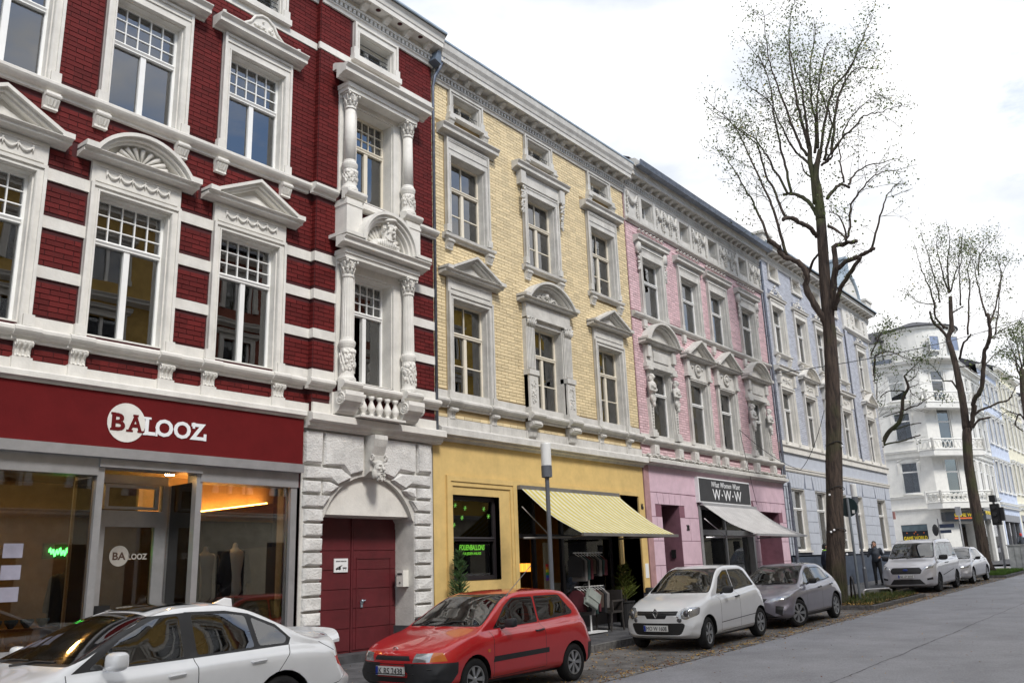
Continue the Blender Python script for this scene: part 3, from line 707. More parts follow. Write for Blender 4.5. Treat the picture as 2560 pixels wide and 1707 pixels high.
FO = Fr(BC-.46, 12.14, .35, 1); mb = MB(FO); mb.box(0, .42, 0, .045, 5.14, 5.2); mb.box(0, .42, 0, .045, 6.4, 6.46); mb.box(0, .06, 0, .045, 5.2, 6.4); mb.box(.36, .42, 0, .045, 5.2, 6.4)
lf = mb.build('open_casement', FRAME, red); MB(FO).box(.06, .36, .02, .026, 5.2, 6.4).build('pane', GL, lf)
gr = MB()
for z in (11.98, 12.08, 12.18, 12.3): gr.tube([(BC-.47, .03, z), (BC+.47, .03, z)], .009, 5)
for k in range(5):
    uu_ = BC-.36+k*.18; gr.tube([(uu_-.08, .03, 11.87), (uu_-.05, .03, 12.05), (uu_+.02, .03, 12.12), (uu_+.09, .03, 12.0), (uu_+.08, .03, 11.9)], .008, 4)
gr.build('iron_grille', IRON, red)
for s in (-1, 1):
    mb = MB(); mb.box(BC+s*.78-.24, BC+s*.78+.24, .1, .2, 4.44, 4.84)
    V = [(BC+s*.78, .32, 4.66)]
    mb.prof(BC+s*.78-.21, BC+s*.78+.21, [(.1, 4.84), (.52, 4.84), (.53, 4.76), (.49, 4.66), (.40, 4.60), (.34, 4.50), (.24, 4.45), (.1, 4.45)])
    for e in (-.215, .215):
        for t0, rr0 in ((0, .10), (0, .055)):
            mb.tube([(BC+s*.78+e, .40+rr0*math.cos(t), 4.70+rr0*math.sin(t)) for t in np.linspace(0, 2*PI, 14)], .02, 5)
        mb.ball(BC+s*.78+e, .40, 4.70, .03, .045, .045, 1)
    mb.build('console', WHITE, red)
bal = None
for k in range(5):
    u = BC-.40+k*.2
    if bal is None:
        mb = MB(); mb.lathe((u, .32), [(.06, 4.45), (.06, 4.48), (.035, 4.50), (.035, 4.52), (.075, 4.58), (.08, 4.62), (.05, 4.69), (.03, 4.74), (.035, 4.77), (.055, 4.79), (.055, 4.84)], 14)
        bal = mb.build('baluster', WHITE, red, smooth=True); ub = u
    else:
        o = bal.copy(); COL.objects.link(o); o.location = bal.location+Vector((u-ub, 0, 0))
MB().box(BC-.56, BC+.56, .2, .45, 4.42, 4.46).build('baluster_base', WHITE, red)
crown_cornice(red, F0, U0, BW+.02, 12.66, 0, .46, .66, holes=True, step=.55)
crown_cornice(red, F0, BW+.02, 12.53, 12.66, .12, .44, .66, holes=True, step=.55)
# white scattered speckles of lichen excluded; shop front
MB().prof(U0, 9.26, [(-.02, 3.38), (.15, 3.38), (.15, 3.52), (-.02, 3.52)]).build('sign_rail', ALU, red)
sign = MB().box(U0, 9.25, .02, .12, 3.52, 4.30).build('shop_fascia', REDP, red)
MB().prism(arc(6.12, 3.895, .28, 0, 2*PI, 40)[:-1], .118, .128).build('sign_disc', WHITE, sign)
LET = mat('white_sign_paint', (.74, .75, .76), .5, var=.02)
text('B', F0, 5.90, 3.77, .20, .25, REDP, sign, .128, .006, bold=.03); text('A', F0, 6.14, 3.77, .22, .25, REDP, sign, .128, .006, bold=.03)
text('LOOZ', F0, 6.40, 3.745, .98, .26, LET, sign, .121, .008, bold=.03)
sr = MB()
for a, b, z in ((5.885, 5.95, 3.77), (5.885, 5.95, 3.995), (6.12, 6.22, 3.77), (6.29, 6.38, 3.77), (6.21, 6.29, 3.995)): sr.box(a, b, .128, .1345, z, z+.028)
sr.build('serif', REDP, sign); sr = MB()
for a, b, z0, z1 in ((6.375, 6.49, 3.98, 4.01), (6.375, 6.42, 3.745, 3.775), (6.57, 6.60, 3.745, 3.83), (7.355, 7.40, 3.745, 3.85), (7.16, 7.20, 3.92, 4.01)): sr.box(a, b, .1215, .1295, z0, z1)
sr.build('serif', LET, sign)
sf = MB()
sf.box(U0, 5.83, -.35, .02, 3.14, 3.38); sf.box(7.42, 9.25, -.35, .02, 3.14, 3.38); sf.box(5.83, 7.42, -.30, .06, 3.26, 3.378)
for a, b in ((1.4, 1.5), (3.2, 3.28), (5.83, 5.93), (7.36, 7.46), (9.12, 9.295)): sf.box(a, b, -.12, .0, .25, 3.14 if a not in (5.83, 7.36) else 3.27)
sf.box(1.4, 5.83, -.14, .03, .25, .82); sf.box(7.46, 9.12, -.14, .03, .25, .70)
sf.box(1.5, 5.83, -.09, -.03, .82, .90); sf.box(7.46, 9.12, -.09, -.03, .70, .78); sf.box(5.93, 7.36, -.9, -.02, .22, .36)
sf.box(5.93, 7.36, -.88, -.80, 3.14, 3.27); sf.box(5.93, 6.30, -.90, -.8, .36, 3.14); sf.box(7.28, 7.36, -.90, -.8, .36, 3.14); sf.box(6.3, 7.28, -.9, -.8, 2.62, 2.74)
sf.box(7.34, 7.42, -.86, -.82, .36, 3.14); sf.build('shopfront_frame', ALU, red)
dq = MB(); dq.box(6.30, 6.40, -.87, -.80, .36, 2.62); dq.box(7.18, 7.28, -.87, -.80, .36, 2.62); dq.box(6.4, 7.18, -.87, -.80, 2.5, 2.62); dq.box(6.4, 7.18, -.87, -.80, .36, .62)
dr = dq.build('door', ALU, red)
dt = MB(); dt.box(6.36, 6.38, -.80, -.77, 2.78, 2.8); dt.box(6.36, 7.22, -.86, -.80, 2.76, 2.80); dt.box(6.36, 7.22, -.86, -.80, 3.08, 3.13); dt.box(6.36, 6.42, -.86, -.8, 2.8, 3.08); dt.box(7.16, 7.22, -.86, -.8, 2.8, 3.08); dt.build('fanlight_frame', ALU, red)
MB().box(6.42, 7.16, -.84, -.832, 2.8, 3.08).build('fanlight_pane', GLS, red)
MB().box(6.40, 7.18, -.84, -.832, .62, 2.50).build('pane', GLS, dr)
MB().lathe((6.345, -.77), [(.02, 1.25), (.02, 1.38)], 8).build('handle', BLACK, dr)
MB().box(6.33, 6.52, -.79, -.70, 1.22, 1.38).build('letter_tray', BLACK, dr)
text('BA', F0, 6.56, 2.02, .2, .11, mat('brown_lettering', (.06, .03, .02), .6), dr, -.824, .003, bold=.02)
MB().prism(arc(6.66, 2.075, .15, 0, 2*PI, 30)[:-1], -.831, -.826).build('door_disc', mat('grey_sticker', (.35, .33, .3), .6), dr)
text('LOOZ', F0, 6.80, 2.02, .30, .09, mat('grey_sticker', (.35, .33, .3), .6), dr, -.829, .003, bold=.03)
MB().box(1.5, 3.2, -.075, -.067, .90, 3.14).build('pane', GLS, red)
MB().box(3.28, 5.83, -.075, -.067, .90, 3.14).build('pane', GLS, red); MB().box(7.46, 9.12, -.075, -.067, .78, 3.14).build('pane', GLS, red)
FS = Fr(7.38, 12.10, 0, 1); MB(FS).box(.0, .70, .0, .008, .75, 3.14).build('pane', GLS, red)
FS2 = Fr(5.90, 12.10, 0, 1); MB(FS2).box(.0, .70, .0, .008, .75, 3.14).build('pane', GLS, red)
ri = MB(); ri.box(1.2, 10.3, -3.9, -3.8, .3, 3.5); ri.build('shop_back_wall', SHOPW, red)
ri = MB(); ri.box(1.2, 9.3, -3.8, -.14, .2, .36); ri.build('shop_floor', mat('wood_floor', (.12, .07, .04), .5), red)
ri = MB(); ri.box(1.2, 9.3, -3.8, -.36, 3.42, 3.5); ri.box(9.3, 10.3, -3.8, -.62, 3.42, 3.5); ri.build('shop_ceiling', mat('shop_ceiling', (.5, .42, .32), .9), red)
ri = MB(); ri.prism([(7.9, 2.66), (10.0, 2.96), (10.0, 3.03), (7.9, 2.74)], -1.9, -1.5); ri.build('sloping_light_shelf', SHOPW, red)
ri = MB(); ri.prism([(8.0, 2.76), (9.95, 3.03), (9.95, 3.055), (8.0, 2.785)], -1.88, -1.8); ri.build('cove_light', emis('amber_cove_light', (1, .42, .08), 16), red)
ri = MB(); ri.box(7.8, 10.2, -2.02, -1.96, .4, 2.70); MB().box(7.5, 10.2, -2.02, -1.95, 2.70, 3.42).build('glowing_wall', mat('ochre_shop_wall', (.45, .33, .2), .9), red); ri.box(9.3, 9.35, -3.8, -.6, .3, 2.2); ri.build('partition', mat('dark_partition', (.03, .03, .035), .8), red)
for u in (2.3, 3.9, 5.0, 6.2, 7.6): MB().lathe((u, -1.2), [(.07, 3.36), (.07, 3.40)], 12).build('ceiling_spot', emis('warm_spot', (1, .6, .2), 90), red)
BG = 10.88
# ---- rusticated gateway
gw = MB(); A0 = 2.62
arcp = arc(BG, 2.30, 1.13, R_(12), R_(168), 22)
gate_in, gate_out = 9.74, 11.99
mb = MB(); mb.box(9.3, gate_in, -.6, .02, -.1, 2.62); mb.box(gate_out, 12.52, -.6, .02, -.1, 2.62); 
mb.prism([(9.3, 2.62), (gate_in, 2.62)]+[(u, z) for u, z in reversed(arcp) if z > 2.62]+[(gate_out, 2.62), (12.52, 2.62), (12.52, 4.18), (9.3, 4.18)], -.6, .02)
mb.build('gateway_wall', WHITE2, red)
mb = MB(); mb.prism([(gate_in-.05, 2.72)]+[(u, z) for u, z in reversed(arcp) if z > 2.7]+[(gate_out+.05, 2.72)], -.30, -.07); mb.box(gate_out-.01, gate_out+.3, -.9, -.55, .3, 2.75); mb.box(9.6, gate_in+.01, -.9, -.55, .3, 2.75); mb.box(9.7, 12.0, -.9, -.22, 2.70, 2.76); mb.build('tympanum', WHITE, red)
rs = random.Random(5)
def stone(poly, p=.10, parent=red, m=RUST):
    """cushion stone: bevelled prism with an uneven rock face"""
    b = MB(); n = len(poly); cu = sum(q[0] for q in poly)/n; cz = sum(q[1] for q in poly)/n
    def ins(d): return [(u+(cu-u)*min(.4, d/max(.05, math.hypot(cu-u, cz-z))), z+(cz-z)*min(.4, d/max(.05, math.hypot(cu-u, cz-z)))) for u, z in poly]
    a, c = poly, ins(.05)
    vs = [(u, .0, z) for u, z in a]+[(u, p*.55+rs.uniform(-.006, .006), z) for u, z in ins(.012)]+[(u+rs.uniform(-.008, .008), p+rs.uniform(-.012, .012), z+rs.uniform(-.008, .008)) for u, z in c]+[(cu, p+rs.uniform(-.005, .015), cz)]
    fs = [(i, (i+1) % n, (i+1) % n+n, i+n) for i in range(n)]+[(i+n, (i+1) % n+n, (i+1) % n+2*n, i+2*n) for i in range(n)]+[(i+2*n, (i+1) % n+2*n, 3*n) for i in range(n)]
    b.add(vs, fs); o = b.build('stone', m, parent); return o
H_ = .243; g = .02
z = .62; rows = []
while z < 2.6: rows.append(z); z += H_
for z in rows:
    stone([(9.36, z+g), (gate_in+.02, z+g), (gate_in+.02, z+H_-g/2), (9.36, z+H_-g/2)]); stone([(gate_out-.0, z+g), (12.44, z+g), (12.44, z+H_-g/2), (gate_out, z+H_-g/2)])
def vo(a): return (BG+1.15*math.cos(a), 2.30+1.15*math.sin(a))
zr = rows[-1]+H_
# stepped voussoirs from springing to the crown
def row_l(k): return zr+k*H_
for s in (-1, 1):
    def X(u): return BG+s*(u-BG)
    e = 12.44; A = [R_(20), R_(35), R_(50), R_(66), R_(82)]
    def P_(a): q = vo(a); return (X(q[0]), q[1]+.03)
    z1, z2, z3, z4, z5 = zr, row_l(1), row_l(2), row_l(3), 4.15
    def S(L): stone([(X(u) if f else u, z) for u, z, f in L] if s > 0 else [(X(u) if f else u, z) for u, z, f in reversed(L)])
    v = [vo(a) for a in A]; 
    S([(v[0][0]+.02, z1+g, 1), (e, z1+g, 1), (e, z2-g, 1), (v[1][0]+.02, z2-g, 1)])
    S([(v[1][0]+.03, z2+g, 1), (12.02, z2+g, 1), (12.02, z3-g, 1), (11.83, z3-g, 1), (v[2][0]+.03, v[2][1]+.02, 1)])
    S([(12.05, z2+g, 1), (e, z2+g, 1), (e, z3-g, 1), (12.05, z3-g, 1)])
    S([(v[2][0]+.05, v[2][1]+.04, 1), (11.85, z3+g, 1), (e, z3+g, 1), (e, z4-g, 1), (11.58, z4-g, 1), (v[3][0]+.02, v[3][1]+.03, 1)])
    S([(v[3][0]+.05, v[3][1]+.05, 1), (11.60, z4+g, 1), (12.02, z4+g, 1), (12.02, z5, 1), (BG+.2, z5, 1), (v[4][0]+.05, v[4][1]+.05, 1)])
    S([(12.05, z4+g, 1), (e, z4+g, 1), (e, z5, 1), (12.05, z5, 1)])
mb = MB(); mb.prof(BG-.16, BG+.16, [(.0, 4.16), (.30, 4.16), (.31, 4.08), (.27, 3.95), (.2, 3.8), (.17, 3.5), (.0, 3.4)]); 
for s in (-1, 1): mb.tube([(BG+s*.165, .24+.05*math.cos(t), 3.74+.05*math.sin(t)) for t in np.linspace(0, 2*PI, 12)], .018, 5)
ks = mb.build('keystone', WHITE2, red)
kx, kz, kp = BG, 3.55, .24
lumps('mask', [('b', kx, kp, kz, .11, .10, .14), ('b', kx, kp-.03, kz+.1, .135, .09, .06), ('b', kx, kp+.02, kz-.13, .09, .07, .09), ('b', kx-.09, kp-.02, kz-.1, .05, .06, .1), ('b', kx+.09, kp-.02, kz-.1, .05, .06, .1),
  ('t', [(kx, kp+.09, kz+.05), (kx, kp+.135, kz-.03)], [.018, .03]), ('b', kx-.045, kp+.09, kz+.055, .035, .025, .014), ('b', kx+.045, kp+.09, kz+.055, .035, .025, .014), ('b', kx, kp+.095, kz-.065, .045, .02, .012), ('b', kx, kp+.09, kz-.1, .035, .02, .014),
  ('b', kx-.06, kp+.07, kz-.01, .03, .03, .03), ('b', kx+.06, kp+.07, kz-.01, .03, .03, .03), ('b', kx, kp+.04, kz-.2, .06, .05, .05)], WHITE2, red, vox=.009)
g2 = MB(); 
for k in range(30): g2.ball(kx+r5.uniform(-.09, .09), kp+.07+r5.uniform(-.01, .02), kz-.16+r5.uniform(-.07, .04), .016, .014, .022, 1)
g2.build('curled_beard', WHITE2, red, smooth=True)
# gate: two leaves of steel boards, wicket on the right
gt = MB(); gt.box(gate_in-.1, 12.05, -.56, -.50, .34, 2.76)
gd = gt.build('gate', REDD, red)
for a, b in ((9.7, 10.87), (10.91, 12.03)):
    zz = .38
    for h in (.38, .34, .34, .34, .34, .40):
        MB().box(a+.015, b-.015, -.51, -.485+rs.uniform(0, .004), zz+.006, zz+h-.006).build('panel', REDD, gd); zz += h
MB().box(10.87, 10.91, -.51, -.475, .36, 2.70).build('gate_joint', REDD, gd)
q = MB(); 
for a in ((11.0, 11.015, .40, 1.98), (11.84, 11.855, .40, 1.98)): q.box(a[0], a[1], -.49, -.472, a[2], a[3])
q.box(11.0, 11.855, -.49, -.472, 1.97, 1.985); q.build('wicket_frame', REDD, gd)
q = MB(); q.lathe((11.12, -.46), [(.028, 1.18), (.028, 1.22)], 10); q.ball(11.12, -.44, 1.22, .03, n=2); q.tube([(11.12, -.45, 1.22), (11.2, -.45, 1.23)], .012, 6); q.box(11.10, 11.14, -.475, -.455, 1.11, 1.18); q.build('knob', ZINCL, gd)
MB().box(gate_in, gate_out, -.6, -.1, .16, .345).build('threshold', STONEP, red)
MB().box(11.94, 12.5, -.5, .03, -.1, .74).build('plinth', STONEP, red); MB().box(9.3, 9.76, -.5, .03, -.1, .60).build('plinth', STONEP, red)
sg = thing('gate_notice', 'small white tow-away notice on the dark red gate', 'notice', (10.6, 12.47, 1.8))
MB().box(10.46, 10.78, -.480, -.462, 1.74, 1.98).build('plate', LET, sg)
text('EINFAHRT FREIHALTEN', F0, 10.50, 1.92, .24, .022, BLACK, sg, -.462, .003, bold=.01)
e_, z_ = .44, .24; q = MB(); q.box(10.06+e_, 10.17+e_, -.462, -.458, 1.55+z_, 1.575+z_); q.box(10.13+e_, 10.17+e_, -.462, -.458, 1.575+z_, 1.605+z_); q.box(10.22+e_, 10.31+e_, -.462, -.458, 1.565+z_, 1.585+z_); q.prism([(10.08+e_, 1.58+z_), (10.2+e_, 1.625+z_), (10.21+e_, 1.615+z_), (10.09+e_, 1.575+z_)], -.462, -.458)
for u in (10.08, 10.15, 10.24, 10.29): q.lathe((u+e_, -.461), [(.008, 1.54+z_), (.008, 1.55+z_)], 8)
q.build('pictogram', BLACK, sg)
FI = Fr(11.93, 12.25, 0, 1)     # inside right jamb of the gateway, facing left
ib = thing('mail_box', 'white metal mailbox mounted in the white gateway jamb', 'mailbox', (11.9, 12.4, 1.3))
b_ = Fr(11.93, 12.32, .0, -1)
q = MB(WF); q.box(11.84, 11.985, 12.12, 12.30, 1.44, 1.74); q.build('box', WHITE, ib); q = MB(WF); q.box(11.832, 11.841, 12.15, 12.27, 1.66, 1.69); q.box(11.832, 11.84, 12.19, 12.22, 1.50, 1.53); q.build('slot', BLACK, ib)
ic = thing('intercom', 'small black intercom panel beside the white mailbox', 'intercom', (11.92, 12.48, 1.35))
q = MB(WF); q.box(11.95, 11.985, 12.33, 12.42, 1.44, 1.72); q.build('panel', BLACK, ic); q = MB(WF); [q.box(11.943, 11.951, 12.35, 12.40, 1.47+i*.06, 1.495+i*.06) for i in range(4)]; q.build('button', ALU, ic)
# downpipe at the joint red / yellow
pd = thing('downpipe', 'dark downpipe running down the joint between red and yellow house', 'downpipe', (12.53, 11.85, 4.2))
q = MB(); q.tube([(12.62, .30, 13.2), (12.70, .34, 12.95), (12.66, .26, 12.7), (12.55, .20, 12.45), (12.545, .14, 12.2), (12.545, .14, 4.4)], [.045, .045, .045, .04, .033, .033], 10); q.build('pipe', ZINC, pd, smooth=True)
q = MB(); q.prism([(12.36, 12.72), (12.56, 12.66), (12.56, 13.0), (12.46, 12.98)], .14, .40); q.build('flashing', mat('blue_grey_flashing', (.10, .13, .17), .5), pd)
# ================================================================== YELLOW HOUSE
yel = thing('yellow_house', 'yellow glazed brick house with grey-white window surrounds and striped awning shop', 'house', (12.56, 12, .3))
YC = [13.77, 16.6, 19.47]; HW = .6
YO = []
for c in YC: YO += [(c-HW, c+HW, 5.28, 7.38, .24), (c-HW, c+HW, 8.85, 10.78, .24), (c-.46, c+.46, 11.82, 12.36, .3)]
mb = MB(); cell_wall(mb, 12.56, 20.84, 4.56, 13.2, YO); mb.quad((12.56, 0, 4.5), (12.56, -.2, 4.5), (12.56, -.2, 13), (12.56, 0, 13)); mb.build('wall', YELM, yel, recalc=False); reveals(yel, F0, [(o[0], o[1], o[2], o[3], .26) for o in YO], WHITE2)
yg = [(13.1, 14.6, 1.50, 3.2, .3), (15.2, 19.35, -.1, 3.47, .25), (19.62, 20.45, -.1, 3.47, .75)]
mb = MB(); cell_wall(mb, 12.56, 20.84, .98, 4.3, yg); mb.build('ground_floor_wall', YELP, yel, recalc=False)
mb = MB(); cell_wall(mb, 12.56, 20.84, -.2, .985, yg, p=.012); mb.build('plinth', DARKP, yel, recalc=False)
shell_building(yel, F0, 12.56, 20.84, -.2, 13.2, 11, YELP, floors=(4.0, 8.0, 11.4)); gable_roof(yel, F0, 12.56, 20.84, 13.28, 11)
mb = MB()   # flat raised frames of the shop storey
for a, b, c, d, p in ((12.92, 20.55, 3.47, 3.58, .05), (12.92, 13.03, .99, 3.47, .05), (15.06, 15.19, .99, 3.47, .05), (19.36, 19.5, .99, 3.47, .05), (20.46, 20.55, .99, 3.47, .05)): mb.box(a, b, -.01, p, c, d)
for a, b, c, d in ((13.03, 15.06, 3.38, 3.47), (13.03, 13.1, .99, 3.38), (14.98, 15.06, .99, 3.38)): mb.box(a, b, -.01, .028, c, d)
mb.build('frame_moulding', YELP, yel)
exy = []
for c in YC: exy += [(c-.78, c+.78, 5.1, 7.95), (c-.78, c+.78, 8.72, 11.4), (c-1.0, c+1.0, 7.9, 8.05), (c-1.0, c+1.0, 11.25, 11.5), (c-.62, c+.62, 11.7, 12.5)]
exy += [(12, 21, 4.9, 5.32), (12, 21, 4.0, 4.75)]
bricks(yel, F0, 12.57, 20.82, 4.75, 12.44, exy, YELB, p=.013, keep=300, near=(13.4, 7.2))
mb = MB()
PY = {0: 0, 1: 1, 2: 0}
mb.box(12.57, 20.82, -.02, .03, 5.16, 5.34); mb.box(12.57, 20.82, -.02, .05, 4.56, 4.76)
for a, b, p0 in ((12.56, 15.58, 0), (15.58, 16.06, .16), (16.06, 17.14, .06), (17.14, 17.62, .16), (17.62, 20.84, 0)): cornice(mb, a, b, 4.97, poly=SILL, p0=p0)
for c in (YC[0], YC[2]):
    for s in (-1, 1): cornice(mb, c+s*.68-.17, c+s*.68+.17, 4.975, poly=SILL, p0=.035, sz=.97)
cornice(mb, 12.6, 20.86, 4.27, poly=[(0, 0), (.05, 0), (.07, .05), (.14, .07), (.14, .10), (.22, .11), (.22, .24), (.16, .28), (0, .31)])
mb.build('string_course', WHITE2, yel)
for i, c in enumerate(YC):
    mb = MB()
    if i != 1:
        surround(mb, c-HW, c+HW, 5.18, 7.38, .14, .07, ztop=7.52); mb.box(c-.74, c+.74, -.02, .06, 7.52, 7.86); mb.box(c-.66, c+.66, .05, .08, 7.6, 7.64); mb.box(c-.66, c+.66, .05, .08, 7.78, 7.81)
        ped_tri(mb, c, .98, 7.86, .46, p=.30)
    else:
        for s in (-1, 1):
            u = c+s*.77
            mb.box(u-.17, u+.17, -.02, .12, 5.1, 7.45); mb.box(u-.2, u+.2, -.02, .22, 5.1, 5.3); mb.box(u-.19, u+.19, -.02, .2, 6.08, 6.2); mb.box(u-.17, u+.17, -.02, .17, 5.3, 6.1)
            for k in range(5): mb.box(u-.14+k*.06, u-.105+k*.06, .1, .145, 6.25, 7.25)
            mb.box(c+s*.6-.02, c+s*.6+.02, -.02, .08, 5.18, 7.4)
        mb.box(c-.6, c+.6, -.02, .07, 7.38, 7.5); mb.box(c-.94, c+.94, -.02, .16, 7.5, 7.6); mb.box(c-.92, c+.92, -.02, .13, 7.6, 7.86)
        ped_seg(mb, c, 1.12, 7.86, .52, p=.32)
    mb.build('window_surround', WHITE2, yel)
    if i == 1:
        g = MB()
        for s in (-1, 1):
            u = c+s*.77
            for k in range(9): g.tube([(u-.13+k*.032, .12, 7.26), (u-.14+k*.036, .17, 7.36+.05*(k % 2)), (u-.15+k*.038, .20, 7.42+.05*(k % 2))], [.016, .03, .014], 5)
            for s2 in (-1, 1): g.ball(u+s2*.14, .18, 7.46, .045, .04, .045, 1)
            for k in range(30): g.ball(u+rnd.uniform(-.1, .1), .175, 5.4+rnd.uniform(0, .6), rnd.uniform(.012, .03), .02, rnd.uniform(.02, .05), 1)
        for k in range(70):
            a = rnd.uniform(-.5, .5); g.ball(c+a, .07, 8.02+rnd.uniform(0, .26)*(1-abs(a)*1.4), rnd.uniform(.02, .045), .035, rnd.uniform(.02, .05), 1)
        for s in (-1, 1): g.tube([(c+s*.1, .1, 8.05), (c+s*.3, .1, 8.16), (c+s*.42, .1, 8.08), (c+s*.34, .1, 8.03)], [.03, .025, .02, .02], 5)
        g.ball(c, .1, 8.2, .07, .06, .08, 2)
        g.build('relief', WHITE2, yel, smooth=True)
    mb = MB(); surround(mb, c-HW, c+HW, 8.9, 10.78, .14, .07, ztop=11.2 if i != 1 else 11.05)
    mb.box(c-.70, c+.70, .05, .085, 10.93, 10.96); mb.box(c-.70, c+.70, .05, .085, 11.12, 11.15)
    cornice(mb, c-(.98 if i != 1 else 1.12), c+(.98 if i != 1 else 1.12), 11.22 if i != 1 else 11.28, sp=1.05, sz=1.3)
    if i == 1:
        mb.box(c-.78, c+.78, -.02, .09, 11.05, 11.3)
        for s in (-1, 1): mb.box(c+s*.84-.1, c+s*.84+.1, -.02, .17, 10.95, 11.3)
    cornice(mb, c-.86, c+.86, 8.72, poly=[(0, 0), (.06, 0), (.08, .05), (.14, .06), (.15, .12), (0, .15)])
    mb.build('window_surround', WHITE2, yel)
    if i == 1:
        g = MB()
        for s in (-1, 1):
            for k in range(34): t = rnd.uniform(0, 1); g.ball(c+s*.84+rnd.uniform(-.08, .08)*(1-t*.6), .10+.05*(1-t), 10.95-t*.75, .035, .035, .045, 1)
        g.build('garland', WHITE2, yel, smooth=True)
    for s in (-1, 1):
        mb = MB(); small_bracket(mb, c+s*.68, 8.72, .23, .19, .13); mb.build('console', WHITE2, yel)
        mb = MB(); small_bracket(mb, c+s*.60, 11.74, .30, .17, .15); mb.build('console', WHITE2, yel)
        mb = MB()
        if i == 1:
            u = c+s*.80; mb.box(u-.19, u+.19, -.02, .07, 4.56, 4.76); mb.prof(u-.14, u+.14, [(-.02, 4.97), (.26, 4.97), (.28, 4.90), (.2, 4.84), (.13, 4.82), (.11, 4.62), (-.02, 4.62)]); mb.tube([(u-.19, .2, 4.9), (u+.19, .2, 4.9)], .065, 10)
            for k in range(5): mb.box(u-.12+k*.052, u-.09+k*.052, .1, .135, 4.64, 4.8)
        else:
            u = c+s*.68; mb.box(u-.14, u+.14, -.02, .07, 4.56, 4.76); console(mb, u, 4.97, .25, .17, .13)
            mb.tube([(u-.1, .13, 4.93), (u+.1, .13, 4.93)], .04, 8)
        mb.build('console', WHITE2, yel)
    mb = MB(); surround(mb, c-.46, c+.46, 11.86, 12.36, .13, .05, ztop=12.48); mb.box(c-.66, c+.66, -.02, .15, 11.74, 11.83); mb.build('window_surround', WHITE2, yel)
    window(yel, F0, c-HW, c+HW, 5.28, 7.38, .22, .64, (2, 1), bar=True, fm=CREAMF, curtain=[(0, .5), (.62, 1)])
    window(yel, F0, c-HW, c+HW, 8.85, 10.78, .22, .62, (2, 1), bar=True, fm=CREAMF, curtain=[(0, 1)] if i == 0 else [(.85, 1)])
    window(yel, F0, c-.46, c+.46, 11.86, 12.34, .24, 0, low=2, fm=CREAMF)
    g = MB(); g.tube([(c-.46, .0, 12.06), (c+.46, .0, 12.06)], .008, 5)
    for s in (-1, 1): g.tube([(c+s*.26+.1*(1-t/16)*math.cos(t*.8), .0, 11.96+.09*(1-t/16)*math.sin(t*.8)) for t in range(16)], .008, 4); g.tube([(c+s*.4, 0, 11.87), (c+s*.1, 0, 12.06), (c, 0, 11.9)], .007, 4)
    g.build('iron_grille', IRON, yel)
crown_cornice(yel, F0, 12.6, 20.84, 12.45, 0, .42, .80, step=.42, m=WHITE2)
# shop storey
fmk = mat('black_window_frame', (.02, .016, .018), .5)
window(yel, F0, 13.1, 14.6, 1.50, 3.2, .18, .46, (1, 1), low=1, fm=fmk, fw=.09, gl=GLS)
sfm = MB(); sfm.box(15.2, 15.28, -.25, -.17, -.05, 3.47); sfm.box(16.02, 16.1, -.25, -.17, .3, 3.47); sfm.box(17.1, 17.2, -.25, -.17, .3, 3.47); sfm.box(19.25, 19.35, -.25, -.17, .3, 3.47); sfm.box(15.28, 19.25, -.25, -.17, 2.35, 2.45); sfm.box(15.28, 19.25, -.25, -.17, 3.39, 3.47); sfm.box(17.2, 19.25, -.25, -.17, .3, .75)
sfm.build('shopfront_frame', fmk, yel)
MB().box(17.2, 19.25, -.22, -.212, .75, 2.35).build('pane', GLS, yel); MB().box(17.2, 19.25, -.22, -.212, 2.45, 3.39).build('pane', GLS, yel); MB().box(15.28, 16.02, -.22, -.212, 2.45, 3.39).build('pane', GLS, yel)
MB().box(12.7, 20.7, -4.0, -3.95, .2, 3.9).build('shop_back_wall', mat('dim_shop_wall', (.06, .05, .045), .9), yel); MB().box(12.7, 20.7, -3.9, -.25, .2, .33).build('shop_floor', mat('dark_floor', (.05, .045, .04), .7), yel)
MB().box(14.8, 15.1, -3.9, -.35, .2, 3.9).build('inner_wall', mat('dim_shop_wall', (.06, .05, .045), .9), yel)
mb = MB(); mb.box(19.62, 20.45, -.60, -.55, .3, 3.47); mb.build('door', mat('ochre_door', (.50, .34, .10), .6), yel)
mb = MB(); mb.box(19.55, 20.5, -.7, .25, .0, .42); mb.box(19.55, 20.5, -.7, -.05, .42, .56); mb.build('step', mat('brown_step', (.16, .09, .06), .8), yel)
NUM = mat('black_numeral', (.02, .02, .02), .5)
n_ = thing('house_number', 'black house number 36 on the yellow plaster', 'house number', (20.62, 11.98, 3.15)); text('36', F0, 20.60, 3.13, .15, .16, NUM, n_, .003, .012, bold=.03)
n_ = thing('paper_notice', 'white paper notice taped on the yellow wall near the pink house', 'notice', (20.65, 11.98, 1.3)); MB().box(20.60, 20.80, .002, .008, 1.35, 1.72).build('sheet', LET, n_)
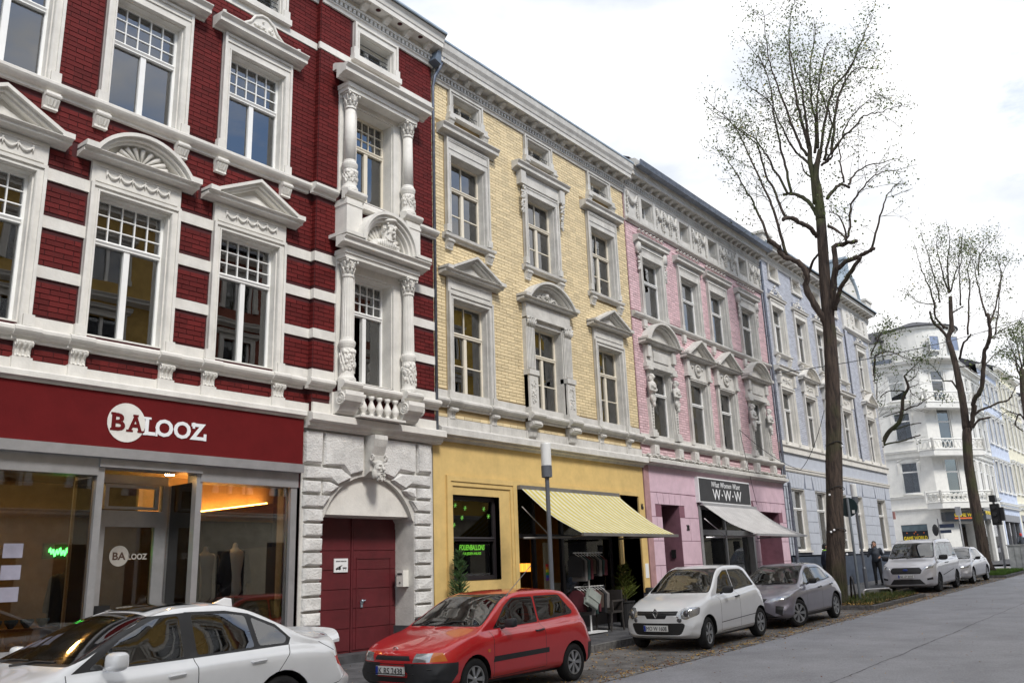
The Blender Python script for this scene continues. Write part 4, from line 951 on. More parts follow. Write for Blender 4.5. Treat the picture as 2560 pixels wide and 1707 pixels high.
# folding-arm awnings
def awning(name, label, u0, u1, zt, zf, out, m1, mbar, drop=.0):
    t = thing(name, label, 'awning', ((u0+u1)/2, 12, zt))
    mb = MB(); nu = int((u1-u0)/.09); ns = 10
    for i in range(nu+1):
        for j in range(ns+1):
            f = j/ns; mb.v.append(F0(u0+(u1-u0)*i/nu, .12+out*f, zt+(zf-zt)*f-.10*math.sin(PI*f)+.008*math.sin(i*.8+f*9)*math.sin(PI*f)))
    mb.f = [(i*(ns+1)+j, (i+1)*(ns+1)+j, (i+1)*(ns+1)+j+1, i*(ns+1)+j+1) for i in range(nu) for j in range(ns)]
    mb.build('canvas', m1, t, recalc=False, smooth=True)
    q = MB(); q.box(u0-.03, u1+.03, .12+out-.01, .12+out+.05, zf-.05, zf+.015); q.build('front_bar', mbar, t)
    q = MB(); q.box(u0-.05, u1+.05, .0, .14, zt-.02, zt+.07); q.build('cassette', mbar, t)
    for a, s in ((u0+.05, 1), (u1-.05, -1)):
        q = MB(); q.tube([(a, .1, zf-.02), (a+s*.75, .1+out*.5, zf-.03), (a+s*.12, .1+out, zf-.03)], .025, 6); q.build('folding_arm', mbar, t)
    q = MB(); q.tube([(u0+.03, .1, zt-.4), (u0+.35, .1+out*.32, zf+.0)], .014, 6); q.build('stay', mbar, t)
    return t
AWY = stripes('yellow_striped_canvas', (.52, .51, .38), (.44, .36, .08), 1/.19, 0, w=.5)
AWG = stripes('grey_striped_canvas', (.50, .49, .48), (.22, .21, .21), 1/.155, 0, w=.72)
awning('awning', 'yellow and cream striped awning over the toy shop', 15.25, 19.30, 3.42, 2.36, 1.58, AWY, mat('brown_grey_metal', (.18, .17, .16), .5, metal=.3))
# ================================================================== PINK HOUSE
pnk = thing('pink_house', 'pink painted brick house with white figures beside windows and a women\'s wear shop', 'house', (20.9, 12, .4))
PC = [22.22, 24.66, 26.75, 29.24]; PH = .6
PO = []
for i, c in enumerate(PC): PO += [(c-PH, c+PH, 5.24, 7.2, .22), (c-PH, c+PH, 8.82, 10.62, .22), (c-.36, c+.36, 11.95, 12.6, .3)]
mb = MB(); cell_wall(mb, 20.86, 30.86, 4.4, 13.3, PO); mb.build('wall', PNKM, pnk, recalc=False); reveals(pnk, F0, [(o[0], o[1], o[2], o[3], .26) for o in PO], WHITE2)
pg = [(21.75, 22.8, .0, 3.30, .8), (23.98, 27.86, -.1, 3.36, .25), (28.3, 30.2, -.1, 3.30, .9)]
mb = MB(); cell_wall(mb, 20.86, 30.86, -.1, 4.4, pg); mb.build('ground_floor_wall', mat('dark_pink_groove', (.20, .09, .12), .9), pnk, recalc=False)
shell_building(pnk, F0, 20.86, 30.86, -.1, 13.3, 11, PNKP, floors=(4.0, 8.0, 11.4)); gable_roof(pnk, F0, 20.86, 30.86, 13.55, 11, h=3.0)
MB().box(20.86, 21.14, -.01, .03, .4, 4.36).build('corner_strip', MAUV, pnk)
def blocks(parent, m, u0, u1, z0, z1, H, cuts, ops, p=.012, offs=(.6, 1.1), gap=.016):
    """smooth rendered blocks, each its own piece, with open joints"""
    k = 0; z = z1
    while z > z0+.05:
        zb = max(z-H, z0); ex_ = [(o[0], o[1]) for o in ops if o[2] < z-.02 and o[3] > zb+.02]
        for a, b in clip(u0, u1, ex_):
            u = a; first = True
            L = offs[1]
            n = max(1, round((b-a)/L)); sh = .5 if k % 2 else 0
            edges = [a]+[a+(b-a)*(i+sh)/n for i in range(0 if sh else 1, n) ]+[b]
            if sh and n == 1: edges = [a, a+(b-a)*.5, b]
            edges = [e for j, e in enumerate(edges) if j == 0 or e-edges[j-1] > .12]
            for x, y in zip(edges[:-1], edges[1:]):
                MB().box(x+(gap/2 if x > u0 else 0), y-gap/2, -.01, p, zb+gap/2, z-gap/2).build('stone_panel', m, parent)
        z -= H; k += 1
blocks(pnk, PNKP, 21.14, 30.84, .45, 3.62, .655, None, [(21.75, 22.8, -1, 3.0), (23.96, 27.9, -1, 4), (28.3, 30.2, -1, 3.0), (21.4, 23.1, 3.0, 3.7), (28.0, 30.5, 3.0, 3.7)], offs=(.6, 1.15))
def lintel(parent, m, u0, u1, z0, z1, n, lean=.12, H_=0):
    for k in range(n):
        a, b = u0+(u1-u0)*k/n, u0+(u1-u0)*(k+1)/n; c = (u0+u1)/2
        f = lambda u: c+(u-c)*(1-lean)
        MB().prism([(f(a)+.008, z0), (f(b)-.008, z0), (b-.008, z1), (a+.008, z1)], -.01, .013).build('stone_panel', m, parent)
lintel(pnk, PNKP, 21.15, 23.3, 3.31, 3.62, 6); lintel(pnk, PNKP, 28.0, 30.6, 3.31, 3.62, 7)
MB().box(21.14, 30.84, -.01, .014, 3.64, 4.38).build('upper_panel', PNKP, pnk)
exp = []
for c in PC: exp += [(c-.80, c+.80, 5.1, 7.9), (c-.76, c+.76, 8.7, 11.3), (c-1.0, c+1.0, 7.86, 8.02), (c-.95, c+.95, 11.12, 11.32)]
exp += [(20, 31, 4.9, 5.22), (20, 31, 4.0, 4.62), (20, 31, 8.6, 8.84), (20, 31, 11.6, 14)]
bricks(pnk, F0, 20.88, 30.84, 4.6, 11.62, exp, PNKB, p=.013, joint=.014)
mb = MB()
cornice(mb, 20.88, 30.86, 4.36, poly=[(0, 0), (.08, 0), (.1, .03), (.2, .05), (.26, .06), (.26, .15), (.18, .17), (.14, .2), (0, .26)])
cornice(mb, 20.88, 30.86, 4.93, poly=SILL, sz=.95)
mb.box(20.88, 30.86, -.02, .04, 4.6, 4.66); mb.box(20.88, 30.86, -.02, .03, 5.1, 5.24)
cornice(mb, 20.88, 30.86, 8.62, poly=SILL, sz=.9, sp=.8)
cornice(mb, 20.9, 30.84, 11.60, poly=[(0, 0), (.05, 0), (.06, .04), (.13, .05), (.14, .10), (0, .13)])
mb.build('string_course', WHITE2, pnk)
sp_ = MB(); rng = random.Random(9)
for k in range(420): sp_.ball(rng.uniform(20.95, 30.8), .06+rng.uniform(0, .12), 4.62+rng.uniform(-.03, .03), .04, .05, .025, 1)
sp_.build('frost_relief', WHITE2, pnk, kind='stuff', smooth=True)
def caryatid(u, z0, z1):
    h = z1-z0; p = .16; mb = MB(); mb.box(u-.15, u+.15, -.02, .17, z0, z0+.14); mb.box(u-.12, u+.12, -.02, .15, z0+.14, z0+.22); mb.prism([(u-.075, z0+.22), (u+.075, z0+.22), (u+.13, z0+h*.55), (u-.13, z0+h*.55)], -.02, .10)
    for k in range(9): mb.ball(u, .12, z0+.28+k*(h*.55-.35)/9, .03, .03, .035, 1)
    mb.box(u-.14, u+.14, -.02, .17, z1-.1, z1); mb.build('herm_pillar', WHITE2, pnk)
    t = z0+h*.55
    lumps('figure', [('t', [(u, p-.04, t-.03), (u, p-.02, t+.16)], [.10, .085]), ('t', [(u, p-.02, t+.14), (u, p-.01, t+.36)], [.09, .12]), ('b', u-.06, p+.05, t+.33, .05, .05, .05), ('b', u+.06, p+.05, t+.33, .05, .05, .05),
        ('t', [(u, p-.02, t+.40), (u, p, t+.52)], [.06, .05]), ('b', u+.01, p+.02, t+.60, .065, .07, .09), ('b', u, p-.01, t+.64, .09, .08, .07), ('b', u-.06, p-.02, t+.55, .04, .05, .08), ('b', u+.06, p-.02, t+.55, .04, .05, .08), ('t', [(u+.015, p+.075, t+.61), (u+.02, p+.10, t+.585)], [.012, .016]),
        ('t', [(u-.13, p-.02, t+.40), (u-.17, p+.02, t+.2), (u-.03, p+.10, t+.16), (u+.05, p+.11, t+.2)], [.05, .042, .034, .03]), ('t', [(u+.13, p-.02, t+.40), (u+.16, p+.02, t+.24), (u+.03, p+.10, t+.24), (u-.05, p+.11, t+.27)], [.05, .042, .034, .03]),
        ('b', u, p+.0, t-.08, .09, .07, .1), ('b', u, p+.02, t-.2, .05, .05, .08), ('b', u-.09, p, t-.02, .04, .05, .08), ('b', u+.09, p, t-.02, .04, .05, .08)], WHITE2, pnk, vox=.014)
for i, c in enumerate(PC):
    mb = MB()
    if i in (0, 3):
        mb.box(c-PH-.14, c-PH, -.02, .05, 5.15, 7.2); mb.box(c+PH, c+PH+.14, -.02, .05, 5.15, 7.2); mb.box(c-.9, c+.9, -.02, .14, 7.2, 7.32); mb.box(c-.86, c+.86, -.02, .10, 7.32, 7.86); mb.box(c-.45, c+.45, .08, .13, 7.42, 7.72)
        for s in (-1, 1): mb.box(c+s*.74-.1, c+s*.74+.1, .05, .18, 7.5, 7.84)
        ped_seg(mb, c, 1.08, 7.86, .62, p=.34)
        caryatid(c-.73, 5.16, 7.22); caryatid(c+.73, 5.16, 7.22)
    else:
        surround(mb, c-PH, c+PH, 5.15, 7.2, .15, .07, ztop=7.3); mb.box(c-.6, c+.6, -.02, .06, 7.3, 7.86)
        for s in (-1, 1): mb.box(c+s*.72-.09, c+s*.72+.09, -.02, .14, 7.3, 7.86); mb.box(c+s*.72-.12, c+s*.72+.12, -.02, .17, 7.3, 7.38)
        ped_tri(mb, c, 1.0, 7.86, .56, p=.32)
        g = MB(); g.lathe((c, .02), [(.01, 7.5), (.02, 7.5)], 6)
        for k in range(22): a = 2*PI*k/22; g.ball(c+.17*math.cos(a), .09, 7.58+.17*math.sin(a), .045, .04, .045, 1)
        g.ball(c, .09, 7.60, .08, .06, .09, 2); g.ball(c-.33, .08, 7.66, .06, .04, .04, 1); g.ball(c+.33, .08, 7.66, .06, .04, .04, 1); g.build('wreath', WHITE2, pnk, smooth=True)
    mb.build('window_surround', WHITE2, pnk)
    mb = MB(); surround(mb, c-PH, c+PH, 8.8, 10.62, .14, .07, ztop=10.95); mb.box(c-.68, c+.68, .05, .08, 10.84, 10.87)
    cornice(mb, c-.96, c+.96, 11.0, sp=1.0, sz=1.35); mb.box(c-.78, c+.78, -.02, .08, 10.9, 11.02); mb.build('window_surround', WHITE2, pnk)
    if i in (0, 3):
        g = MB()
        for s in (-1, 1):
            g.box(c+s*.80-.08, c+s*.80+.08, -.02, .15, 10.7, 11.02)
            for k in range(26): t = rnd.uniform(0, 1); g.ball(c+s*.80+rnd.uniform(-.06, .06), .08+.03*(1-t), 10.72-t*.6, .035, .035, .045, 1)
        g.build('garland', WHITE2, pnk, smooth=True)
    for s in (-1, 1):
        mb = MB(); mb.box(c+s*.70-.1, c+s*.70+.1, -.02, .1, 8.42, 8.63); mb.box(c+s*.70-.08, c+s*.70+.08, -.02, .08, 8.36, 8.42); mb.build('console', WHITE2, pnk)
        mb = MB(); mb.box(c+s*.72-.13, c+s*.72+.13, -.02, .16, 4.62, 4.94); mb.box(c+s*.72-.08, c+s*.72+.08, .15, .19, 4.68, 4.88); mb.build('console', WHITE2, pnk)
    window(pnk, F0, c-PH, c+PH, 5.24, 7.2, .2, .62, (1, 1), low=1, fm=FRAME if i != 2 else FRAME, curtain=[(.55, 1)] if i % 2 == 0 else [(.7, 1)])
    window(pnk, F0, c-PH, c+PH, 8.82, 10.62, .2, .60, (1, 1), low=1, sky_sheet=(.0, .0, .0, .0)[i], curtain=[(.8, 1)])
    window(pnk, F0, c-.36, c+.36, 11.95, 12.6, .28, 0, low=1)
    # frieze panels left of each attic window, with hanging garlands
    mb = MB(); mb.box(c-.52, c-.36, -.02, .07, 11.73, 12.68); mb.box(c+.36, c+.52, -.02, .07, 11.73, 12.68); mb.box(c-.36, c+.36, -.02, .05, 11.73, 11.95); mb.box(c-.36, c+.36, -.02, .05, 12.6, 12.68)
    mb.build('attic_frame', WHITE2, pnk)
    g = MB(); 
    for s in range(7): g.tube([(c-.7+s*.23, .05, 11.46), (c-.6+s*.23, .07, 11.52), (c-.48+s*.23, .05, 11.46)], .022, 5)
    g.tube([(c-.36, .02, 12.1), (c+.36, .02, 12.1)], .008, 4); g.build('scroll_relief', WHITE2, pnk, smooth=True)
edges_ = [20.9]+[x for c in PC for x in (c-.52, c+.52)]+[30.84]
for a, b in zip(edges_[::2], edges_[1::2]):
    MB().box(a, b, -.02, .035, 11.73, 12.68).build('frieze_panel', WHITE2, pnk)
    g = MB(); n = max(1, round((b-a)/.55))
    for k in range(n):
        c0 = a+(b-a)*(k+.5)/n; w_ = (b-a)/n*.36
        g.tube([(c0-w_+2*w_*t/8, .08, 12.58-.32*math.sin(PI*t/8)) for t in range(9)], [.03+.045*math.sin(PI*t/8) for t in range(9)], 6)
        for s in (-1, 1):
            for j in range(11): g.ball(c0+s*w_+rnd.uniform(-.04, .04), .07, 12.56-j*.065, .04*(1-j*.05), .04, .045, 1)
        g.ball(c0, .09, 12.3, .07, .05, .09, 1)
    g.build('garland', WHITE2, pnk, smooth=True)
crown_cornice(pnk, F0, 20.88, 30.86, 12.66, 0, .42, .62, step=.40, m=WHITE2, zinc=False)
mb = MB(); mb.prof(21.0, 31.0, [(.44, 13.22), (.62, 13.24), (.64, 13.42), (.60, 13.42), (.58, 13.28), (.44, 13.28)]); mb.build('gutter', ZINC, pnk)
MB().prof(20.9, 30.9, [(-.3, 13.2), (.46, 13.28), (.50, 13.46), (-.3, 13.6)]).build('eaves_board', WHITE2, pnk)
# shop sign, shopfront
sgn = thing('shop_sign', 'dark grey shop sign with white handwriting and W letters on pink house', 'shop sign', (25.8, 11.9, 3.42))
MB().box(23.88, 27.6, .0, .13, 3.44, 4.20).build('frame', LET, sgn); MB().box(23.93, 27.55, .1, .142, 3.48, 4.16).build('board', mat('charcoal_board', (.03, .03, .032), .5), sgn)
text('What Women Want', F0, 24.75, 3.93, 2.05, .17, LET, sgn, .143, .006, slant=.3, bold=-.005)
for u in (24.78, 25.55, 26.32): text('W', F0, u, 3.54, .54, .33, LET, sgn, .143, .006)
q = MB()
for u in (25.44, 26.21): q.prism(arc(u, 3.7, .035, 0, 2*PI, 12)[:-1], .141, .149)
q.build('dot', LET, sgn)
awning('awning', 'light grey finely striped awning below the dark grey shop sign', 24.1, 27.95, 3.37, 2.43, 1.58, AWG, ALU)
q = MB(); q.box(23.98, 24.12, -.2, .03, .3, 3.36); q.box(27.74, 27.86, -.2, .03, .3, 3.36); q.box(25.95, 26.03, -.2, -.1, .3, 3.36); q.box(24.12, 27.74, -.2, -.1, 2.5, 2.66); q.box(24.12, 27.74, -.2, -.1, 3.26, 3.36); q.box(24.12, 27.74, -.2, -.06, .3, .72); q.build('shopfront_frame', ALU, pnk)
for a, b in ((24.12, 25.95), (26.03, 27.74)):
    MB().box(a, b, -.16, -.152, .72, 2.5).build('pane', GLS, pnk); MB().box(a, b, -.16, -.152, 2.66, 3.26).build('pane', GLS, pnk)
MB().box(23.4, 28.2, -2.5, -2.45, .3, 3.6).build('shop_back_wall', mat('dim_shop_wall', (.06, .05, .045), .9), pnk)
MB().box(21.75, 22.8, -.8, -.76, .3, 3.3).build('door', BLACK, pnk); MB().box(28.3, 29.2, -.9, -.86, .3, 3.3).build('door', mat('grey_door', (.22, .21, .21), .6), pnk); MB().box(29.2, 30.2, -.9, -.86, .3, 3.3).build('door_panel', mat('dusky_pink_door', (.38, .17, .23), .6), pnk)
MB().box(21.8, 22.7, -.8, .25, .1, .58).build('step', STONEP, pnk)
MB(Fr(22.79, 12.35, 0, -1)).box(-.0, .14, .0, .02, 1.85, 2.08).build('bell_panel', BLACK, pnk)
n_ = thing('house_number', 'black house number 38 on pink plaster beside the recessed entrance', 'house number', (23.2, 11.98, 2.6)); text('38', F0, 23.13, 2.60, .17, .17, NUM, n_, .014, .012, bold=.03)
pd = thing('downpipe', 'slim dark downpipe between the pink house and the blue-grey house', 'downpipe', (30.88, 11.85, 4.6)); pipe(pd, F0, 30.88, .12, 4.5, 12.9, .05, name='pipe')
pd = thing('downpipe', 'short lower downpipe at the ground floor corner of the blue-grey house', 'downpipe', (31.05, 11.8, .5)); pipe(pd, F0, 31.08, .16, .45, 4.4, .06, ZINC, name='pipe')
# ================================================================== GREY HOUSE
gry = thing('blue_grey_house', 'blue-grey brick corner house with white surrounds and dark blue plinth', 'house', (30.9, 12, .5))
GC = [32.3, 34.75, 37.15, 39.3, 42.75]; GH = .58
GX1 = 44.3; RB = 40.55
GO = []
for c in GC: GO += [(c-GH, c+GH, 5.98, 8.0, .22), (c-GH, c+GH, 9.48, 11.35, .22), (c-.4, c+.4, 12.5, 13.1, .3)]
mb = MB(); cell_wall(mb, 30.9, GX1, 5.6, 13.6, GO); mb.build('wall', GRYM, gry, recalc=False); reveals(gry, F0, [(o[0], o[1], o[2], o[3], .24) for o in GO], WHITE); reveals(gry, F0, [(c-.66, c+.66, 1.98, 4.25, .24) for c in GC], WHITE)
gg = [(c-.66, c+.66, 1.98, 4.25, .3) for c in GC]
mb = MB(); cell_wall(mb, 30.9, GX1, 1.8, 5.6, gg, p=.0); mb.build('ground_floor_wall', mat('dark_blue_grey_groove', (.17, .19, .24), .9), gry, recalc=False)
mb = MB(); cell_wall(mb, 30.9, GX1+.02, -.1, 1.83, [(c-.66, c+.66, 1.98, 4, .3) for c in ()], p=.05); mb.build('plinth', NAVY, gry, recalc=False)
mb = MB(); mb.box(30.9, GX1+.0, -.01, .05, 1.78, 1.83); mb.build('plinth_top', NAVY, gry)
shell_building(gry, F0, 30.9, GX1, -.1, 13.6, 12, GRYP, floors=(5.2, 9.0, 12.2)); gable_roof(gry, F0, 30.9, GX1, 13.7, 12, h=2.5)
FG = Fr(GX1, 12, 0, 1)     # side wall towards the side street
bricks(gry, FG, .05, 11.9, 5.8, 13.5, [], GRYB, p=.012); MB(FG).box(0, 12, -.01, .03, 5.6, 5.8).build('side_band', WHITE, gry)
q = MB(FG); [q.box(-.05, .35 if k % 2 else .2, -.02, .05, 5.7+k*.3, 5.7+k*.3+.24) for k in range(26)]; q.build('quoin_row', WHITE, gry)
exg = []
for c in GC: exg += [(c-.76, c+.76, 5.8, 8.7), (c-.74, c+.74, 9.4, 12.0), (c-.55, c+.55, 12.4, 13.25)]
exg += [(30, 45, 4, 5.9), (RB-.01, RB+.01, 5, 14)]
exg += [(RB, 45, 12.2, 14)]
bricks(gry, F0, 30.92, GX1-.02, 5.9, 13.2, exg, GRYB, p=.013, joint=.014)
for a, b, lb in ((RB, RB+.35, 0),): bricks(gry, F0, RB, RB+.3, 5.9, 12.1, [], GRYB, p=.1)
for a, b, c, d in ((RB, 42.33, 12.2, 13.25), (43.17, GX1, 12.2, 13.25), (42.33, 43.17, 12.2, 12.42), (42.33, 43.17, 13.18, 13.25)): MB().box(a, b, -.02, .09, c, d).build('attic_panel', WHITE, gry)
g = MB()
for c in (41.2, 41.9, 43.65):
    for k in range(26): g.ball(c+rnd.uniform(-.2, .2)*(1-k/40), .11, 13.1-k*.027, .05, .05, .05, 1)
g.build('garland', WHITE, gry, smooth=True)
mb = MB()
cornice(mb, 30.9, GX1+.1, 5.56, poly=[(0, 0), (.10, 0), (.10, .2), (.16, .24), (.16, .28), (0, .34)]); mb.box(31.0, GX1, -.02, .04, 5.84, 6.0)
cornice(mb, 31.0, GX1+.06, 4.86, poly=[(0, 0), (.04, 0), (.06, .04), (.06, .10), (.09, .12), (.09, .17), (0, .2)])
cornice(mb, RB-.05, GX1+.1, 12.1, poly=SILL, sz=.8); mb.build('string_course', WHITE, gry)
MB().box(30.92, GX1, -.02, .02, 5.06, 5.56).build('upper_panel', GRYP, gry)
blocks(gry, GRYP, 30.92, GX1, 1.83, 4.28, .408, None, [(c-.66, c+.66, 0, 4.3) for c in GC], offs=(.5, 1.0), p=.016)
for c in GC: lintel(gry, GRYP, c-.86, c+.86, 4.28, 4.86, 5, .2)
for a, b in clip(30.92, GX1, [(c-.87, c+.87) for c in GC]): MB().box(a+.01, b-.01, -.01, .016, 4.3, 4.85).build('stone_panel', GRYP, gry)
for i, c in enumerate(GC):
    mb = MB(); kind_ = (0, 1, 1, 0, 2)[i]
    surround(mb, c-GH, c+GH, 5.9, 8.0, .14, .07, ztop=8.14); mb.box(c-.7, c+.7, -.02, .06, 8.14, 8.66)
    for s in (-1, 1): mb.box(c+s*.72-.08, c+s*.72+.08, -.02, .16, 8.2, 8.66)
    if kind_ == 0: cornice(mb, c-1.0, c+1.0, 8.66, sp=1.15, sz=1.2)
    elif kind_ == 1: ped_seg(mb, c, 1.0, 8.66, .5, p=.3)
    else: ped_tri(mb, c, .95, 8.66, .5, p=.3)
    mb.build('window_surround', WHITE, gry)
    mb = MB(); surround(mb, c-GH, c+GH, 9.4, 11.35, .14, .06, ztop=11.6); cornice(mb, c-.86, c+.86, 11.62, sp=.7, sz=.8)
    cornice(mb, c-.82, c+.82, 9.30, poly=SILL, sz=.7); 
    for s in (-1, 1): small_bracket(mb, c+s*.6, 9.31, .3, .16, .15)
    mb.build('window_surround', WHITE, gry)
    g = MB()
    for k in range(34): a = rnd.uniform(-.6, .6); g.ball(c+a, .06, 11.80+rnd.uniform(0, .12+.4*(1-abs(a)*1.6)**2 if abs(a) < .6 else .1), .045, .03, .05, 1)
    for k in range(18): a = rnd.uniform(-.4, .4); g.ball(c+a, .07, 8.4+rnd.uniform(-.1, .1), .05, .03, .04, 1)
    g.build('crest', WHITE, gry, smooth=True)
    mb = MB(); surround(mb, c-.4, c+.4, 12.52, 13.1, .09, .04, ztop=13.2); mb.box(c-.55, c+.55, -.02, .1, 12.42, 12.52); mb.build('window_surround', WHITE, gry)
    window(gry, F0, c-GH, c+GH, 5.98, 8.0, .2, .62, (2, 1), low=2, curtain=[(.0, .35)])
    window(gry, F0, c-GH, c+GH, 9.48, 11.35, .2, .62, (2, 1), low=2)
    window(gry, F0, c-.4, c+.4, 12.52, 13.1, .26, 0, low=1)
    window(gry, F0, c-.66, c+.66, 1.98, 4.25, .22, .66, (1, 1), low=1, fw=.07, curtain=[(.7, 1.0)])
    MB().box(c-.7, c+.7, -.2, .08, 1.93, 2.0).build('window_sill', WHITE, gry)
crown_cornice(gry, F0, 30.9, GX1+.4, 13.12, 0, .50, .55, step=.5, m=WHITE)
mb = MB(); mb.prof(30.9, GX1+.4, [(-.1, 13.65), (.4, 13.66), (.4, 13.76), (-.1, 13.85)]); mb.build('parapet', WHITE, gry)
mb = MB(); mb.box(30.7, 31.5, -.6, .40, 13.6, 13.98); mb.box(30.62, 31.58, -.68, .47, 13.98, 14.08); mb.box(43.5, 44.4, -.6, .42, 13.8, 14.1); mb.box(43.4, 44.5, -.7, .48, 14.1, 14.2); mb.build('parapet_pier', WHITE, gry)
q = MB(); 
q.prism(arc(41.6, 13.8, 1.3, 0, PI, 24), -.7, .25); q.build('dome_gable', WHITE, gry)
q = MB(); ring(q, 41.6, 13.8, 1.23, 1.38, 0, PI, -.8, .35); q.box(41.35, 41.85, -.5, .3, 15.1, 15.75); q.box(41.25, 41.95, -.6, .4, 15.75, 15.87); q.build('dome_rim', ZINCL, gry)
q = MB(); q.prof(40.1, 43.1, [(-.7, 13.7), (-6, 13.7), (-6, 14.6), (-.7, 14.8)]); q.build('dormer_body', ROOF, gry)
al = MB(WF); al.box(44.36, 44.46, 11.9, 12.0, 3.4, 3.75); a_ = al.build('alarm_box', mat('pale_red_box', (.4, .2, .18), .6), gry)
# ================================================================== WHITE CORNER HOUSE
WHT = mat('white_house_stucco', (.74, .73, .69), .8, var=.05, bump=.1, dirt=.1)
wht = thing('white_corner_house', 'white corner house with rounded gable, stone balconies and game arcade below', 'house', (62, 13.8, 1.0))
FA = Fr(62.0, 26, 0, -1); FB = Fr(62.0, 13.8, 2.3, -1.8); FC = Fr(64.3, 12.0, 1, 0)
LB = math.hypot(2.3, 1.8); LC = 8.2
LV = [(5.6, 7.9), (9.35, 11.4), (12.6, 14.6)]
def wl_wall(F, u0, u1, wins, base):
    mb = MB(F); op = [(c-h, c+h, z0, z1, .2) for c, h, z0, z1 in wins]+base
    cell_wall(mb, u0, u1, .6, 14.6, op); mb.build('wall', WHT, wht, recalc=False)
    for c, h, z0, z1 in wins:
        window(wht, F, c-h, c+h, z0, z1, .15, .66, (1, 1), low=1 if h > .5 else 1, fw=.07, curtain=[(.6, 1)])
        g = MB(F)
        if z0 < 12: 
            g.box(c-h-.05, c+h+.05, -.02, .07, z0-.1, z0-.02)
            for k in range(16): a = -h-.1+(2*h+.2)*k/15; g.ball(c+a, .03, z1+.12+.16*math.sin(PI*k/15), .07, .04, .06, 1)
            for s in (-1, 1):
                for k in range(5): g.ball(c+s*(h+.15), .03, z1-.1-k*.14, .05, .03, .06, 1)
        g.build('stucco_ornament', WHT, wht, smooth=True)
    b = MB(F)
    for z in (5.35, 8.35, 11.5): cornice(b, u0, u1, z, sp=.7, sz=1.0)
    for z in (4.55, 8.0, 11.2): cornice(b, u0, u1, z, sp=.5, sz=.7)
    cornice(b, u0, u1, 14.3, sp=1.3, sz=1.5); cornice(b, u0, u1, 13.95, sp=.5, sz=.5)
    b.build('string_course', WHT, wht)
wl_wall(FA, 0, 12.2, [(c, .54, a, b) for c in (10.7, 8.2, 5.5) for a, b in ((5.67, 7.75), (9.2, 11.1), (11.95, 13.75))], [(9.65, 11.27, 1.3, 3.67, .15)])
wl_wall(FB, 0, LB, [(LB/2, .5, 5.15, 7.85), (LB/2, .5, 8.5, 11.2), (LB/2, .5, 11.7, 13.85)], [(LB/2-.2, LB/2+.95, .6, 3.6, .8)])
wl_wall(FC, 0, LC, [(c, .5, a, b) for c in (1.3, 3.4, 5.5, 7.3) for a, b in ((5.6, 7.85), (9.0, 11.2), (11.9, 13.8))], [(.6, 3.6, .9, 3.9, .3), (4.2, 7.6, .9, 3.9, .3)])
mb = MB(WF); mb.box(62.3, 72.4, 14.2, 26, 1, 1.1); mb.box(65, 72.4, 16, 26, .6, 14.6); mb.build('inner_wall', ROOM, wht)
mb = MB(WF); poly = [(62, 26), (62, 13.8), (64.3, 12), (72.5, 12), (72.5, 26)]; n = 5
mb.v = [(x, y, 14.6) for x, y in poly]+[(65, 26, 17.0), (65, 16.0, 17.0), (66, 15.0, 17.0), (72.5, 15.0, 17.0), (72.5, 26, 17.0)]; mb.f = [(i, (i+1) % 5, (i+1) % 5+5, i+5) for i in range(5)]+[(5, 6, 7, 8, 9)]; mb.build('mansard_roof', ROOF, wht)
# rounded gable over the corner, two small windows
def curved_gable(F, uc, w, z0, zs, za, p):
    pts = [(uc-w, z0), (uc+w, z0), (uc+w*.98, z0+.5), (uc+w*.72, z0+1.1), (uc+w*.66, zs)]+[(uc+w*.66*math.cos(t), zs+(za-zs)*math.sin(t)) for t in np.linspace(.1, PI-.1, 12)]+[(uc-w*.66, zs), (uc-w*.72, z0+1.1), (uc-w*.98, z0+.5)]
    m = MB(F); m.prism(pts, p-.4, p); m.build('curved_gable', WHT, wht)
    r = MB(F); r.tube([(u, p-.1, z+.03) for u, z in pts[4:-2]], .10, 6); r.build('gable_coping', ROOF, wht)
tq = MB(WF); tcx, tcy = 64.1, 14.05; tq.lathe((tcx, tcy), [(2.45, 14.5), (2.45, 16.55), (2.6, 16.6), (2.6, 16.75)], 32); tq.build('corner_turret', WHT, wht); tq = MB(WF); tq.lathe((tcx, tcy), [(2.72, 16.75), (2.72, 16.82), (.6, 17.55), (.05, 17.6)], 32); tq.build('turret_roof', ROOF, wht)
FB_keep = FB; _k = 2.5; FB = Fr(tcx-1.8/LB*_k*0-1.8/LB*2.42-2.3/LB*LB/2, tcy-2.3/LB*2.42+1.8/LB*LB/2, 2.3, -1.8)
for du in (-.75, .75):
    MB(FB).box(LB/2+du-.34, LB/2+du+.34, .13, .16, 15.0, 15.95).build('gable_window', mat('slate_blue_glass', (.22, .26, .36), .2), wht)
    q = MB(FB); q.box(LB/2+du-.42, LB/2+du-.34, .13, .19, 14.92, 16.03); q.box(LB/2+du+.34, LB/2+du+.42, .13, .19, 14.92, 16.03); q.box(LB/2+du-.34, LB/2+du+.34, .13, .19, 14.92, 15.0); q.box(LB/2+du-.34, LB/2+du+.34, .13, .19, 15.95, 16.03); q.build('window_frame', WHT, wht)
FB = FB_keep
mb = MB(FA); mb.box(7.5, 9.9, -1.4, -.5, 14.6, 16.3); mb.build('dormer', WHT, wht); MB(FA).prof(4.8, 10.6, [(.2, 14.6), (-.2, 14.65), (-.2, 14.95), (.2, 14.85)]).build('gutter', ZINC, wht)
MB(FA).prof(6.8, 10.4, [(-.3, 16.3), (-2.2, 17.5), (-5, 16.3)]).build('dormer_roof', ROOF, wht)
